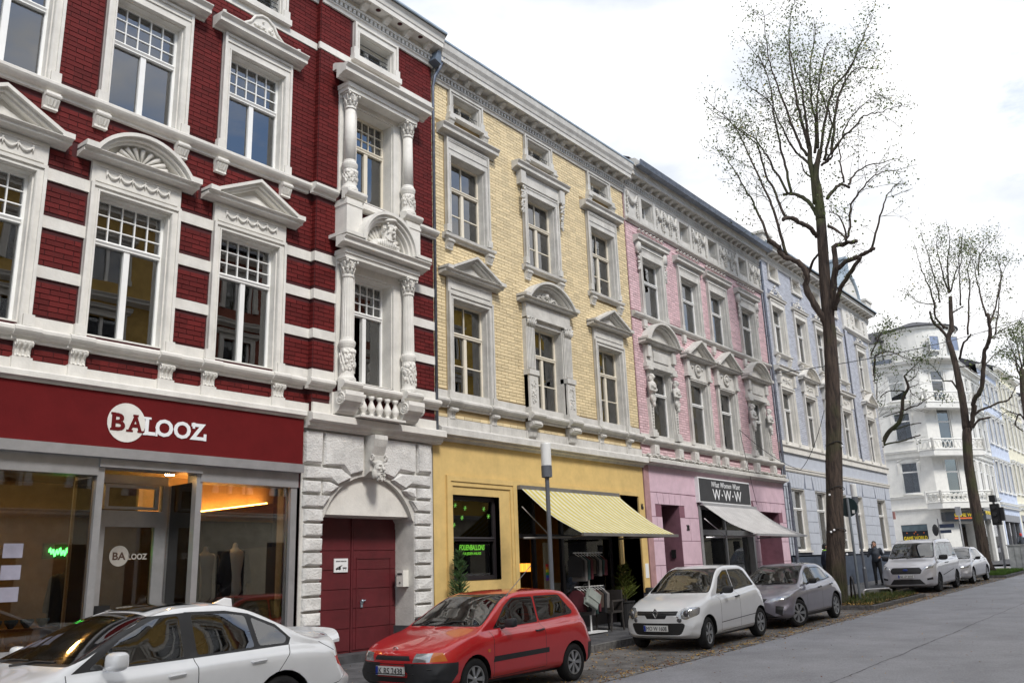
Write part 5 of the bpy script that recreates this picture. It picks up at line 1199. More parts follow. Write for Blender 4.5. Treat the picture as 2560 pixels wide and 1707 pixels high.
for z in (4.55, 7.95, 11.1):
    mb = MB(WF); o_ = [FB(-.9, .0, 0), FB(-.5, .9, 0), FB(LB+.5, .9, 0), FB(LB+.9, 0, 0)]
    def slab(z0, z1, k=0):
        n = len(mb.v); mb.v += [(x, y, z0) for x, y, _ in o_]+[(x, y, z1) for x, y, _ in o_]; mb.f += [tuple(n+i for i in (0, 1, 2, 3)), tuple(n+i for i in (4, 5, 6, 7))]+[tuple(n+i for i in (a, (a+1) % 4, (a+1) % 4+4, a+4)) for a in range(4)]
    if z < 12:
        slab(z+.1, z+.35); slab(z+.0, z+.1)
        mb.build('balcony_slab', WHT, wht); r = MB(WF)
        for a, b in zip(o_[:-1], o_[1:]):
            A, B = Vector(a), Vector(b); A.z = B.z = z+.35; L = (B-A).length; d = (B-A)/L
            r.tube([A+Vector((0, 0, .72)), B+Vector((0, 0, .72))], .06, 6); r.tube([A+Vector((0, 0, .05)), B+Vector((0, 0, .05))], .05, 6)
            n = max(2, int(L/.32))
            for k in range(n):
                c = A+d*(L*(k+.5)/n)+Vector((0, 0, .38)); r.tube([c+d*.13*math.cos(t)+Vector((0, 0, .24*math.sin(t))) for t in np.linspace(0, 2*PI, 10)], .03, 4)
            for e in (A, B): r.tube([e, e+Vector((0, 0, .8))], .09, 4)
        r.build('balcony_railing', WHT, wht)
YT = mat('yellow_sign_letters', (.75, .55, .02), .5); OT = mat('orange_bar', (.7, .15, .03), .5)
gs = thing('arcade_window_sign', 'black arcade window with yellow GAME WORLD lettering on white side wall', 'sign', (61.9, 15.3, 1.3))
MB(FA).box(9.67, 11.25, -.14, -.06, 1.3, 3.65).build('board', mat('black_board', (.008, .012, .02), .3), gs); MB(FA).box(9.67, 11.25, -.06, -.03, 3.25, 3.65).build('awning_box', mat('grey_teal', (.10, .14, .16), .6), gs)
text('GAME WORLD', FA, 9.72, 2.68, 1.46, .25, YT, gs, -.055, .02, bold=.04); MB(FA).box(9.74, 11.2, -.055, -.05, 2.56, 2.64).build('bar', OT, gs)
q = MB(FA); [q.prism(arc(u, z, .045, 0, 2*PI, 5)[:-1], -.055, -.05) for u, z in ((10.4, 3.1), (10.6, 3.02), (10.5, 3.2), (9.95, 3.15), (11.0, 3.12))]; q.build('star', OT, gs)
MB(FB).box(LB/2-.1, LB/2+.85, -.75, -.7, .6, 3.4).build('door', mat('brown_black_door', (.03, .02, .015), .4), wht)
MB(FB).box(LB/2+.1, LB/2+.4, -.69, -.68, 1.6, 2.5).build('door_poster', LET, wht)
gs = thing('arcade_sign', 'black GAME WORLD signboard above the corner door of the white house', 'sign', (62.8, 12.6, 3.9))
MB(FB).box(-.05, LB+.1, .1, .5, 3.75, 4.35).build('board', mat('black_board', (.008, .012, .02), .3), gs); text('GAME WORLD', FB, .6, 4.02, LB*.75, .24, YT, gs, .5, .02, bold=.04); MB(FB).box(.6, LB-.2, .5, .51, 3.88, 3.97).build('bar', OT, gs)
gs = thing('arcade_sign', 'narrow arcade signboard over the street-side shop window of the white house', 'sign', (65.8, 11.8, 3.9))
MB(FC).box(.6, 3.6, .02, .2, 3.9, 4.5).build('board', mat('black_board', (.008, .012, .02), .3), gs); text('GAME WORLD', FC, .8, 4.18, 2.2, .24, YT, gs, .2, .02, bold=.04)
for a, b in ((.6, 3.6), (4.2, 7.6)): MB(FC).box(a, b, -.2, -.19, .9, 3.9).build('pane', GLS, wht)
# ================================================================== houses further up the street
def far_house(label, x0, x1, ht, m, mt, nb, lv, roofh=2.5, shop=True, y=12.0):
    t = thing('terraced_house', label, 'house', ((x0+x1)/2, y, gz(x0))); F = Fr(0, y, 1, 0); zb = gz(x0)
    W_ = (x1-x0)/nb; op = []
    for k in range(nb):
        c = x0+(k+.5)*W_
        for z0, z1 in lv: op.append((c-.5, c+.5, zb+z0, zb+z1, .2))
    sh = [(x0+.5, x1-.5, zb+.2, zb+3.3, .3)] if shop else []
    mb = MB(F); cell_wall(mb, x0, x1, zb-.3, zb+ht, op+sh); mb.build('wall', m, t, recalc=False)
    for o in op:
        w_ = MB(F); w_.box(o[0], o[1], -.16, -.15, o[2], o[3]); wf = MB(F)
        wf.box(o[0], o[0]+.07, -.15, -.1, o[2], o[3]); wf.box(o[1]-.07, o[1], -.15, -.1, o[2], o[3]); wf.box(o[0]+.07, o[1]-.07, -.15, -.1, o[3]-.07, o[3]); wf.box(o[0]+.07, o[1]-.07, -.15, -.1, o[2], o[2]+.07); wf.box(o[0]+.07, o[1]-.07, -.15, -.1, o[2]+(o[3]-o[2])*.64, o[2]+(o[3]-o[2])*.68)
        ob = wf.build('window', FRAME, t); w_.build('pane', GL, ob)
    s = MB(F)
    for o in op:
        surround(s, o[0], o[1], o[2], o[3], .12, .06); cornice(s, o[0]-.25, o[1]+.25, o[3]+.14, sp=.7); s.box(o[0]-.2, o[1]+.2, -.02, .12, o[2]-.1, o[2])
    for z in (3.7, 4.0): cornice(s, x0, x1, zb+z, sp=.8)
    cornice(s, x0, x1, zb+ht-.3, sp=1.8, sz=1.6); s.build('window_surround', mt, t)
    if sh:
        q = MB(F); q.box(x0+.5, x1-.5, -.25, -.24, zb+.2, zb+3.3); q.build('pane', GLS, t)
        q = MB(F); q.box(x0+.5, x1-.5, -.2, .02, zb+2.8, zb+3.3); [q.box(x0+.5+(x1-x0-1)*k/3-.05, x0+.5+(x1-x0-1)*k/3+.05, -.25, -.1, zb+.2, zb+2.8) for k in range(4)]; q.build('shopfront_frame', ALUD, t)
    q = MB(F); q.box(x0+.1, x1-.1, -10, -2.2, zb-.3, zb+ht-.05); q.build('rear_body', m, t); gable_roof(t, F, x0, x1, zb+ht, 10, h=roofh)
BLUH = mat('pale_blue_render', (.50, .55, .66), .8); CRMH = mat('cream_render', (.68, .64, .50), .8); PEACH = mat('pale_grey_render', (.6, .58, .58), .8); OCH = mat('ochre_render', (.50, .33, .10), .8)
L3 = ((5.0, 7.2), (8.6, 10.6), (11.7, 13.4))
far_house('pale blue house with grey shopfront, next beyond the white corner house', 72.6, 80, 14.6, BLUH, WHT, 4, L3)
far_house('cream house with tall dark windows behind the second tree', 80, 90, 15.4, CRMH, WHT, 5, ((5.0, 7.4), (8.8, 11.2), (12.2, 14.0)))
far_house('light grey house far up the street', 90, 99, 14.0, PEACH, WHT, 4, L3)
far_house('blue house near the right edge of the photo', 99, 108, 15.0, BLUH, WHT, 4, L3)
far_house('pale yellow house furthest up the street in view', 108, 130, 15.5, mat('soft_yellow_render', (.62, .58, .42), .8), WHT, 8, L3)
# ================================================================== the other side of the street (seen in the panes)
def opp(label, x0, x1, ht, m, band, nb):
    F = Fr(x1, -3.2, -1, 0); W = x1-x0; t = thing('opposite_house', label, 'house', ((x0+x1)/2, -3.2, 0)); zb = gz(x0); op = []
    for k in range(nb):
        c = (k+.5)*W/nb
        for z0, z1 in ((4.6, 6.8), (8.2, 10.3), (11.5, 12.8)): op.append((c-.6, c+.6, zb+z0, zb+z1, .2))
    mb = MB(F); cell_wall(mb, 0, W, zb-.2, zb+ht, op); mb.build('wall', m, t, recalc=False)
    s = MB(F); q = MB(F)
    for o in op:
        surround(s, o[0], o[1], o[2], o[3], .18, .06); cornice(s, o[0]-.3, o[1]+.3, o[3]+.18)
        wf = MB(F); wf.box(o[0], o[0]+.08, -.15, -.08, o[2], o[3]); wf.box(o[1]-.08, o[1], -.15, -.08, o[2], o[3]); wf.box((o[0]+o[1])/2-.05, (o[0]+o[1])/2+.05, -.15, -.08, o[2], o[3]); wf.box(o[0]+.08, o[1]-.08, -.15, -.08, o[2]+1.2, o[2]+1.3)
        ob = wf.build('window', FRAME, t); MB(F).box(o[0], o[1], -.16, -.15, o[2], o[3]).build('pane', GL, ob)
    for z in (3.7, 7.3, 10.8, ht-.4): cornice(s, 0, W, zb+z, sp=1.4, sz=1.3)
    s.build('window_surround', band, t)
    MB(F).box(0, W, -.02, .04, zb-.2, zb+3.7).build('ground_storey', mat('light_beige_plaster', (.62, .57, .45), .8), t)
    g = MB(F)
    for k in range(nb):
        c = (k+.5)*W/nb
        if k % 2: g.box(c-W/nb*.36, c+W/nb*.36, .0, .05, zb+.1, zb+2.9)
        else: g.box(c-.6, c+.5, .0, .05, zb+.1, zb+2.6)
    g.build('shop_window', mat('dark_shop_glass', (.03, .03, .035), .1), t)
    r = MB(F); r.box(.05, W-.05, -9, -1.5, zb-.2, zb+ht); r.build('rear_body', m, t); gable_roof(t, F, 0, W, zb+ht, 9, h=2.5)
opp('beige plastered house across the street, mirrored in the clothes shop glass', -14, 4, 13.6, mat('beige_render', (.50, .44, .32), .8), WHITE, 6)
opp('ochre house across the street, mirrored in the red house windows', 4, 17, 14.2, OCH, WHITE, 5)
opp('red brick house across the street, mirrored in the dark panes', 17, 29, 13.8, mat('brick_red_render', (.22, .07, .045), .8), WHITE, 5)
opp('golden house across the street, mirrored in the pink house windows', 29, 44, 14.4, mat('golden_render', (.60, .40, .08), .8), WHITE, 6)
opp('tall pale house across the street, mirrored in the far windows', 44, 62, 14, mat('beige_render', (.50, .44, .32), .8), WHITE, 6)
# ================================================================== cars
def pch(T, x):
    xs = [a for a, _ in T]; ys = [b for _, b in T]
    if x <= xs[0]: return ys[0]
    if x >= xs[-1]: return ys[-1]
    n = len(xs); d = [(ys[i+1]-ys[i])/(xs[i+1]-xs[i]) for i in range(n-1)]
    m = [d[0]]+[0 if d[i-1]*d[i] <= 0 else 2*d[i-1]*d[i]/(d[i-1]+d[i]) for i in range(1, n-1)]+[d[-1]]
    i = max(k for k in range(n-1) if xs[k] <= x); h = xs[i+1]-xs[i]; t = (x-xs[i])/h
    return (2*t**3-3*t*t+1)*ys[i]+(t**3-2*t*t+t)*h*m[i]+(-2*t**3+3*t*t)*ys[i+1]+(t**3-t*t)*h*m[i+1]
def cutpoly(bm, faces, poly, ax):
    """split faces along the edges of a convex polygon in the plane of axes ax; return the faces inside"""
    cx = sum(q[0] for q in poly)/len(poly); cy = sum(q[1] for q in poly)/len(poly)
    mn = [min(q[i] for q in poly) for i in (0, 1)]; mx_ = [max(q[i] for q in poly) for i in (0, 1)]
    cand = [f for f in faces if f.is_valid and max(v.co[ax[0]] for v in f.verts) >= mn[0] and min(v.co[ax[0]] for v in f.verts) <= mx_[0] and max(v.co[ax[1]] for v in f.verts) >= mn[1] and min(v.co[ax[1]] for v in f.verts) <= mx_[1]]
    n = len(poly)
    for i in range(n):
        a, b = poly[i], poly[(i+1) % n]
        e = (b[0]-a[0], b[1]-a[1]); nn = (e[1], -e[0])
        if (cx-a[0])*nn[0]+(cy-a[1])*nn[1] > 0: nn = (-nn[0], -nn[1])
        co = Vector((0, 0, 0)); no = Vector((0, 0, 0)); co[ax[0]] = a[0]; co[ax[1]] = a[1]; no[ax[0]] = nn[0]; no[ax[1]] = nn[1]
        if not cand: return []
        ge = set(cand)
        for f in cand: ge.update(f.edges); ge.update(f.verts)
        r = bmesh.ops.bisect_plane(bm, geom=list(ge), dist=1e-5, plane_co=co, plane_no=no)
        fs = {g for g in r['geom'] if isinstance(g, bmesh.types.BMFace)}
        cand = [f for f in fs if f.is_valid and (f.calc_center_median()-co).dot(no) < 0]
    return cand
def circ(x, z, r, n=24): return [(x+r*math.cos(2*PI*k/n), z+r*math.sin(2*PI*k/n)) for k in range(n)]
def rquad(pts, r=.04, n=3):
    """round the corners of a convex polygon"""
    out = []; m = len(pts)
    for i in range(m):
        p0, p1, p2 = Vector(pts[i-1]), Vector(pts[i]), Vector(pts[(i+1) % m])
        a = (p0-p1); b = (p2-p1); rr_ = min(r, a.length*.45, b.length*.45); A = p1+a.normalized()*rr_; B = p1+b.normalized()*rr_
        for k in range(n+1): t = k/n; q = A*(1-t)**2+p1*2*t*(1-t)+B*t*t; out.append((q.x, q.y))
    return out
TYRE = mat('black_tyre', (.015, .015, .016), .85, var=.2, vscale=12)
RIM = mat('silver_wheel', (.42, .43, .44), .3, metal=.7, var=.05)
CPL = mat('black_plastic', (.022, .023, .026), .55, var=.15)
INT = mat('car_interior', (.035, .036, .04), .85)
SEAT = mat('grey_seat_fabric', (.06, .065, .075), .95)
LAMP = mat('clear_headlamp', (.42, .43, .44), .10, metal=.6, var=.25, vscale=7, coat=1)
ORNG = mat('orange_indicator', (.6, .16, .02), .2, coat=1)
TAIL = mat('red_tail_lamp', (.45, .01, .01), .15, coat=1)
CHR = mat('chrome', (.6, .6, .6), .15, metal=1, var=.03)
PLT = mat('number_plate_white', (.7, .71, .7), .4, var=.02); EUB = mat('number_plate_blue', (.01, .04, .35), .4)
def wheel(parent, x, y, r, w_, rim, spokes, side, steer=0, cap=RIM):
    """tyre > rim; side -1 is the road side"""
    M = lambda a, b, c: (a, b, c)
    def FR(u, p, z):   # lathe axis z -> lateral axis
        c, s = math.cos(steer), math.sin(steer); X, Y, Z = u, side*z, p
        return (x+X*c-Y*s, y+X*s+Y*c, r+Z)
    t = MB(FR); t.lathe((0, 0), [(rim*.98, -w_/2+.01), (r*.90, -w_/2), (r*.97, -w_/2+.02), (r, -w_/2+.05), (r, w_/2-.05), (r*.97, w_/2-.02), (r*.90, w_/2), (rim*1.02, w_/2-.01), (rim*.98, w_/2-.03)], 36)
    o = t.build('tyre', TYRE, parent, smooth=True, local=True)
    q = MB(FR); z = w_/2-.02
    q.lathe((0, 0), [(rim*.9, -w_/2+.02), (rim*.93, z-.05), (rim*1.0, z+.01), (rim*1.0, z+.015), (rim*.93, z+.012), (rim*.9, z-.04)], 36)
    q.lathe((0, 0), [(rim*.24, z-.04), (rim*.24, z+.0), (rim*.14, z+.012)], 16)
    for k in range(spokes):
        a = 2*PI*k/spokes; d = .62*PI/spokes
        V = [(rim*.18*math.cos(a+d*1.2), rim*.18*math.sin(a+d*1.2)), (rim*.93*math.cos(a+d*.72), rim*.93*math.sin(a+d*.72)), (rim*.95*math.cos(a), rim*.95*math.sin(a)), (rim*.93*math.cos(a-d*.72), rim*.93*math.sin(a-d*.72)), (rim*.18*math.cos(a-d*1.2), rim*.18*math.sin(a-d*1.2))]
        q.add([(u, p, z-.03) for u, p in V]+[(u, p, z+.004) for u, p in V], [(0,1,2,3,4), (5,6,7,8,9)]+[(i, (i+1) % 5, (i+1) % 5+5, i+5) for i in range(5)])
    q.build('rim', cap, o, local=True)
    d = MB(FR); d.lathe((0, 0), [(rim*.9, z-.10), (rim*.9, z-.09)], 24); d.build('brake_disc', ALUD, o, local=True)
    return o
def car(name, label, cat, X, Y, L, W, H, paint, T, wheels, wr, rim, spokes, side_win, header, cowl, wsp, lights=(), front=(), sidecuts=(), gaps=(), plate=None, pz=.42, steer=0, rimm=RIM, arch=1.16, mirror=CPL, mx=None, mz=None, bow=.14, rbow=.10, nose=None, rearwin=None, label2=None, handles=(), pitch=True, mscale=1, px_=.0, wipers=True):
    t = thing(name, label, cat, (X, Y, gz(X+L*.5)-(.0185*L/2 if X > 12 else 0)+.006), rot=(0, -math.atan(.0185) if X > 12 else 0, 0))
    hw = W/2
    xs = sorted({0, .015, .04, .08, .13, .2, L-.015, L-.04, L-.08, L-.13, L-.2, L, cowl, header, *np.linspace(.2, L-.2, 54)}); 
    xs = [x for i, x in enumerate(xs) if i == 0 or x-xs[i-1] > .008]
    bm = bmesh.new(); rows = []; sub = 4
    for x in xs:
        zt, ze, we, zb, wb = (pch(T[k], x) for k in ('zt', 'ze', 'we', 'zb', 'wb'))
        cb = max(0, min(1, (x-cowl+.15)/.4))*max(0, min(1, (L-.2-x)/.5)); we += .02*cb
        e0 = min(1, x/.22); e1 = min(1, (L-x)/.25); pf = .86+.14*math.sin(e0*PI/2); pr = .88+.12*math.sin(e1*PI/2); k = min(pf, pr)
        lo = .22+.07*(1-math.sin(min(e0, e1)*PI/2)); ws = hw*.95*k
        cp = [(0, lo), (ws*.8, lo), (ws, lo+.05), (hw*.985*k, min(.42, lo+.05+(zb-.09-lo-.05)*.33)), (hw*k, min(.60, lo+.05+(zb-.09-lo-.05)*.68)), (min(wb+.05, hw*.99)*k, zb-.09), ((wb-.072*cb)*k, zb), (we*k, ze), (we*k*.85, ze+(zt-ze)*.55), (we*k*.45, ze+(zt-ze)*.9), (0, zt)]
        pts = []
        P = [cp[0]]+cp+[cp[-1]]
        for i in range(1, len(P)-2):
            p0, p1, p2, p3 = P[i-1], P[i], P[i+1], P[i+2]
            tn = .5 if i not in (6, 7) else .25
            for s in range(sub):
                u = s/sub; h1 = 2*u**3-3*u*u+1; h2 = u**3-2*u*u+u; h3 = -2*u**3+3*u*u; h4 = u**3-u*u
                m1 = ((p2[0]-p0[0])*tn, (p2[1]-p0[1])*tn); m2 = ((p3[0]-p1[0])*tn, (p3[1]-p1[1])*tn)
                pts.append((h1*p1[0]+h2*m1[0]+h3*p2[0]+h4*m2[0], h1*p1[1]+h2*m1[1]+h3*p2[1]+h4*m2[1]))
        pts.append(cp[-1])
        def dx(y, z):
            f = max(0, 1-x/.7); g_ = max(0, 1-(L-x)/.7); yy = min(1, abs(y)/hw)
            o = bow*yy**2.4*f-rbow*yy**2.4*g_
            if nose: o += pch(nose, z)*max(0, 1-x/.45)
            if T.get('tail'): o -= pch(T['tail'], z)*max(0, 1-(L-x)/.45)
            return o
        row = [bm.verts.new((x+dx(y, z), y, z)) for y, z in pts]; row2 = [row[0]]+[bm.verts.new((v.co.x, -v.co.y, v.co.z)) for v in row[1:-1]]+[row[-1]]
        rows.append((row, row2))
    for i in range(len(rows)-1):
        for s in (0, 1):
            A, B = rows[i][s], rows[i+1][s]
            for j in range(len(A)-1): 
                try: bm.faces.new((A[j], B[j], B[j+1], A[j+1]) if s == 0 else (A[j], A[j+1], B[j+1], B[j]))
                except ValueError: pass
    for ri_ in (0, -1):     # end caps
        A, B = rows[ri_]; n = len(A); K = 10; prev = None
        for j in range(n):
            if j in (0, n-1): line = [A[j]]*(K+1)
            else:
                line = [A[j]]
                for k in range(1, K):
                    y = A[j].co.y*(1-2*k/K); yy = min(1, abs(y)/hw); y0 = min(1, abs(A[j].co.y)/hw)
                    x = A[j].co.x+(bow if ri_ == 0 else -rbow)*(yy**2.4-y0**2.4)
                    line.append(bm.verts.new((x, y, A[j].co.z)))
                line.append(B[j])
            if prev:
                for k in range(K):
                    q = []
                    for v in (prev[k], prev[k+1], line[k+1], line[k]):
                        if v not in q: q.append(v)
                    if len(q) > 2:
                        try: bm.faces.new(q)
                        except ValueError: pass
            prev = line
    bmesh.ops.recalc_face_normals(bm, faces=bm.faces)
    mats = [paint]; groups = {}
    lay = bm.faces.layers.int.new('part')
    names = {}
    def mark(fs, nm, m):
        if nm not in names: names[nm] = (len(names)+1, m)
        for f in fs: f[lay] = names[nm][0]
    up_ = lambda s: [f for f in bm.faces if (f[lay] == 0 or f[lay] in (names.get('window_trim', (-1,))[0], names.get('window_seal', (-1,))[0])) and f.normal.y*s > .35 and f.calc_center_median().y*s > 0]
    for s in (-1, 1):
        for (nm, m, poly) in sidecuts:
            mark(cutpoly(bm, [f for f in bm.faces if f[lay] == 0 and f.calc_center_median().y*s > .3*hw], poly, (0, 2)), nm, m)
        for wx in wheels:
            fs = cutpoly(bm, [f for f in bm.faces if f.calc_center_median().y*s > .45*hw], circ(wx, wr, wr*arch), (0, 2))
            bmesh.ops.delete(bm, geom=fs, context='FACES')
        if 'window_trim' not in [c[0] for c in sidecuts]:
            for poly in side_win:
                cx_, cz_ = sum(q[0] for q in poly)/len(poly), sum(q[1] for q in poly)/len(poly)
                big = [(a+.028*(1 if a > cx_ else -1), b+.020*(1 if b > cz_ else -1)) for a, b in poly]
                mark(cutpoly(bm, [f for f in up_(s) if f[lay] == 0 and f.calc_center_median().z > .6], rquad(big, .04), (0, 2)), 'window_seal', BLACK)
        for poly in side_win:
            mark(cutpoly(bm, [f for f in up_(s) if f.calc_center_median().z > .6], rquad(poly, .035), (0, 2)), 'side_window', GLC)
        for poly in gaps:
            mark(cutpoly(bm, up_(s), poly, (0, 2)), 'panel_gap', BLACK)
    wfs = [f for f in bm.faces if f[lay] == 0 and f.normal.x < -.12 and f.normal.z > .1 and cowl-.12 < f.calc_center_median().x < header+.10 and abs(f.normal.y) < .75]
    mark(cutpoly(bm, wfs, rquad([(-wsp[0]-.03, wsp[2]-.02), (wsp[0]+.03, wsp[2]-.02), (wsp[1]+.028, wsp[3]+.015), (-wsp[1]-.028, wsp[3]+.015)], .06), (1, 2)), 'windscreen_seal', BLACK)
    wfs = [f for f in bm.faces if f[lay] in (0, names.get('windscreen_seal', (-1,))[0]) and f.normal.x < -.12 and f.normal.z > .1 and cowl-.12 < f.calc_center_median().x < header+.10 and abs(f.normal.y) < .75]
    mark(cutpoly(bm, wfs, rquad([(-wsp[0], wsp[2]), (wsp[0], wsp[2]), (wsp[1], wsp[3]), (-wsp[1], wsp[3])], .05), (1, 2)), 'windscreen', GLC)
    if rearwin:
        rfs = [f for f in bm.faces if f[lay] == 0 and f.normal.x > .15 and f.calc_center_median().x > L*.6]
        mark(cutpoly(bm, rfs, rquad([(-rearwin[0], rearwin[2]), (rearwin[0], rearwin[2]), (rearwin[1], rearwin[3]), (-rearwin[1], rearwin[3])], .05), (1, 2)), 'rear_window', GLC)
    for (nm, m, poly, sym) in front:
        for s in ((1, -1) if sym else (1,)):
            pl = [(a*s, b) for a, b in poly]
            mark(cutpoly(bm, [f for f in bm.faces if f[lay] == 0 and f.calc_center_median().x < (.62 if nm == 'headlight' else .24 if nm == 'indicator' else .40) and f.normal.x < .1], pl, (1, 2)), nm, m)
    for (nm, m, poly) in lights:      # rear lamps
        for s in (1, -1):
            mark(cutpoly(bm, [f for f in bm.faces if f[lay] == 0 and f.calc_center_median().y*s > 0 and f.calc_center_median().x > L*.75 and f.normal.z < .7], poly, (0, 2)), nm, m)
    # split into one mesh per part
    def extract(idx, nm, m):
        c = bm.copy(); l2 = c.faces.layers.int['part']; bmesh.ops.delete(c, geom=[f for f in c.faces if f[l2] != idx], context='FACES')
        if not c.faces: return
        me = bpy.data.meshes.new(nm); c.to_mesh(me); c.free(); me.materials.append(m)
        me.polygons.foreach_set('use_smooth', [True]*len(me.polygons)); link(bpy.data.objects.new(nm, me), t, local=True)
        return me
    extract(0, 'body', paint)
    for nm, (i, m) in names.items():
        if nm in ('side_window', 'headlight', 'tail_light', 'fog_lamp', 'indicator'):
            # separate left and right / each pane
            c = bm.copy(); l2 = c.faces.layers.int['part']; bmesh.ops.delete(c, geom=[f for f in c.faces if f[l2] != i], context='FACES')
            seen = set(); c.faces.ensure_lookup_table()
            for f in c.faces:
                if f.index in seen: continue
                st_ = [f]; isl = []; seen.add(f.index)
                while st_:
                    g_ = st_.pop(); isl.append(g_)
                    for e in g_.edges:
                        for h_ in e.link_faces:
                            if h_.index not in seen: seen.add(h_.index); st_.append(h_)
                vi = {}; vs = []; fs_ = []
                for g_ in isl: 
                    fs_.append(tuple(vi.setdefault(v.index, len(vi)) for v in g_.verts))
                inv = sorted(vi, key=vi.get); c.verts.ensure_lookup_table()
                me = bpy.data.meshes.new(nm); me.from_pydata([c.verts[k].co[:] for k in inv], [], fs_); me.materials.append(m)
                me.polygons.foreach_set('use_smooth', [True]*len(me.polygons)); link(bpy.data.objects.new(nm, me), t, local=True)
            c.free()
        else: extract(i, nm, m)
    bm.free()
    WFm = WF
    # wheel wells, wheels
    q = MB(WF)
    for wx in wheels:
        for s in (-1, 1):
            n = 16; R0 = wr*arch+.004; y0, y1 = s*(hw-.03), s*(hw-.42)
            for k in range(n):
                a, b = PI*(-.02+1.04*k/n), PI*(-.02+1.04*(k+1)/n)
                q.quad((wx+R0*math.cos(a), y0, wr+R0*math.sin(a)), (wx+R0*math.cos(b), y0, wr+R0*math.sin(b)), (wx+R0*math.cos(b), y1, wr+R0*math.sin(b)), (wx+R0*math.cos(a), y1, wr+R0*math.sin(a)))
            q.box(wx-R0, wx+R0, min(y1, y1-s*.01), max(y1, y1-s*.01), .2, wr+R0)
    q.box(.3, L-.3, -hw*.8, hw*.8, .19, .235)
    q.build('wheel_well', BLACK, t, local=True, recalc=False)
    for i, wx in enumerate(wheels):
        for s in (-1, 1): wheel(t, wx, s*(hw-.115), wr, .19, rim, spokes, s, steer=steer if i == 0 else 0, cap=rimm)
    # interior
    q = MB(WF); zb = pch(T['zb'], (cowl+header)/2)
    q.box(cowl+.0, cowl+.42, -hw*.8, hw*.8, .5, zb-.06); q.build('dashboard', INT, t, local=True, bevel=.04)
    for s in (-1, 1):
        for x0, hh in ((header+.25, 0), (header+1.15, 0)):
            if x0 > L-1.0: continue
            q = MB(WF); q.box(x0-.25, x0+.3, s*hw*.45-.24, s*hw*.45+.24, .3, .55); q.add([(x0+.2, s*hw*.45-.23, .5), (x0+.2, s*hw*.45+.23, .5), (x0+.34, s*hw*.45+.23, .5), (x0+.34, s*hw*.45-.23, .5), (x0+.34, s*hw*.45-.2, zb+.12), (x0+.34, s*hw*.45+.2, zb+.12), (x0+.44, s*hw*.45+.2, zb+.12), (x0+.44, s*hw*.45-.2, zb+.12)], [(0,1,2,3),(4,5,6,7),(0,1,5,4),(1,2,6,5),(2,3,7,6),(3,0,4,7)])
            q.box(x0+.36, x0+.46, s*hw*.45-.12, s*hw*.45+.12, zb+.15, zb+.32); q.build('seat', SEAT, t, local=True, bevel=.03)
    q = MB(WF); sx, sy, sz = cowl+.5, hw*.42, zb-.04; q.tube([(sx+.06*math.sin(a), sy+.18*math.cos(a), sz+.17*math.sin(a)) for a in np.linspace(0, 2*PI, 20)], .016, 6); q.build('steering_wheel', BLACK, t, local=True)
    q = MB(WF); q.box(cowl+.1, L-.4, -hw*.9, hw*.9, .24, .3); q.build('cabin_floor', INT, t, local=True)
    # mirrors, wipers, handles
    for s in (-1, 1):
        x0 = mx if mx else cowl+.42; z0 = mz if mz else zb+.07; yb = s*(pch(T['wb'], x0)-.05)
        q = MB(WF); q.tube([(x0, yb, z0-.07), (x0, yb+s*.09, z0-.03)], .022, 6); V, Fc = ico(3); sg_ = lambda a, e: (1 if a > 0 else -1)*abs(a)**e
        q.add([(x0+.02+sg_(v.x, .8)*.055*mscale, yb+s*(.14+.02*mscale)+sg_(v.y, .55)*.098*mscale, z0+sg_(v.z, .55)*.062*mscale+.01*v.y*s) for v in V], Fc)
        o = q.build('wing_mirror', mirror, t, local=True, smooth=True)
        q = MB(WF); q.box(x0+.072*mscale, x0+.078*mscale, yb+s*.15-.075, yb+s*.15+.075, z0-.05, z0+.05); q.build('mirror_glass', CHR, o, local=True)
    if wipers:
        for y0, y1 in ((-.5*hw, .15*hw), (.08*hw, .72*hw)):
            q = MB(WF); zz = pch(T['zt'], cowl+.03); q.tube([(cowl-.02, y1, zz+.0), (cowl+.09, (y0+y1)/2, pch(T['zt'], cowl+.09)+.012), (cowl+.12, y0, pch(T['ze'], cowl+.12)+.03)], .011, 5); q.build('wiper', BLACK, t, local=True)
    for hx, hz, hm in handles:
        for s in (-1, 1):
            yy = s*(hw-.0); q = MB(WF); q.tube([(hx-.09, yy-s*.02, hz), (hx-.08, yy+s*.015, hz), (hx+.08, yy+s*.015, hz+.01), (hx+.09, yy-s*.02, hz+.01)], .014, 6); q.build('door_handle', hm, t, local=True)
    if plate:
        q = MB(WF); x0 = px_-.035; q.box(x0, x0+.03, -.26, .26, pz-.055, pz+.055); pl = q.build('number_plate', PLT, t, local=True)
        FPt = lambda u, p, z: (x0-.001-p, -u, z)
        q = MB(WF); q.box(x0-.002, x0, .215, .258, pz-.052, pz+.052); q.build('euro_band', EUB, pl, local=True)
        text(plate, FPt, -.20, pz-.038, .44, .076, NUM, pl, 0, .003, local=True)
    return t
def tb(*a): return list(a)
WPAINT = mat('white_car_paint', (.72, .73, .74), .3, var=.02, coat=1, spec=.5); RPAINT = mat('red_car_paint', (.52, .008, .012), .28, var=.04, coat=1)
GPAINT = mat('metallic_grey_paint', (.22, .21, .25), .35, metal=.45, var=.04, coat=1); SPAINT = mat('metallic_silver_paint', (.52, .52, .55), .35, metal=.3, var=.03, coat=1)
def vline(x0, z0, x1, z1, w=.009): return [(x0-w/2, z0), (x0+w/2, z0), (x1+w/2, z1), (x1-w/2, z1)]
def hline(x0, z0, x1, z1, w=.009): return [(x0, z0-w/2), (x1, z1-w/2), (x1, z1+w/2), (x0, z0+w/2)]
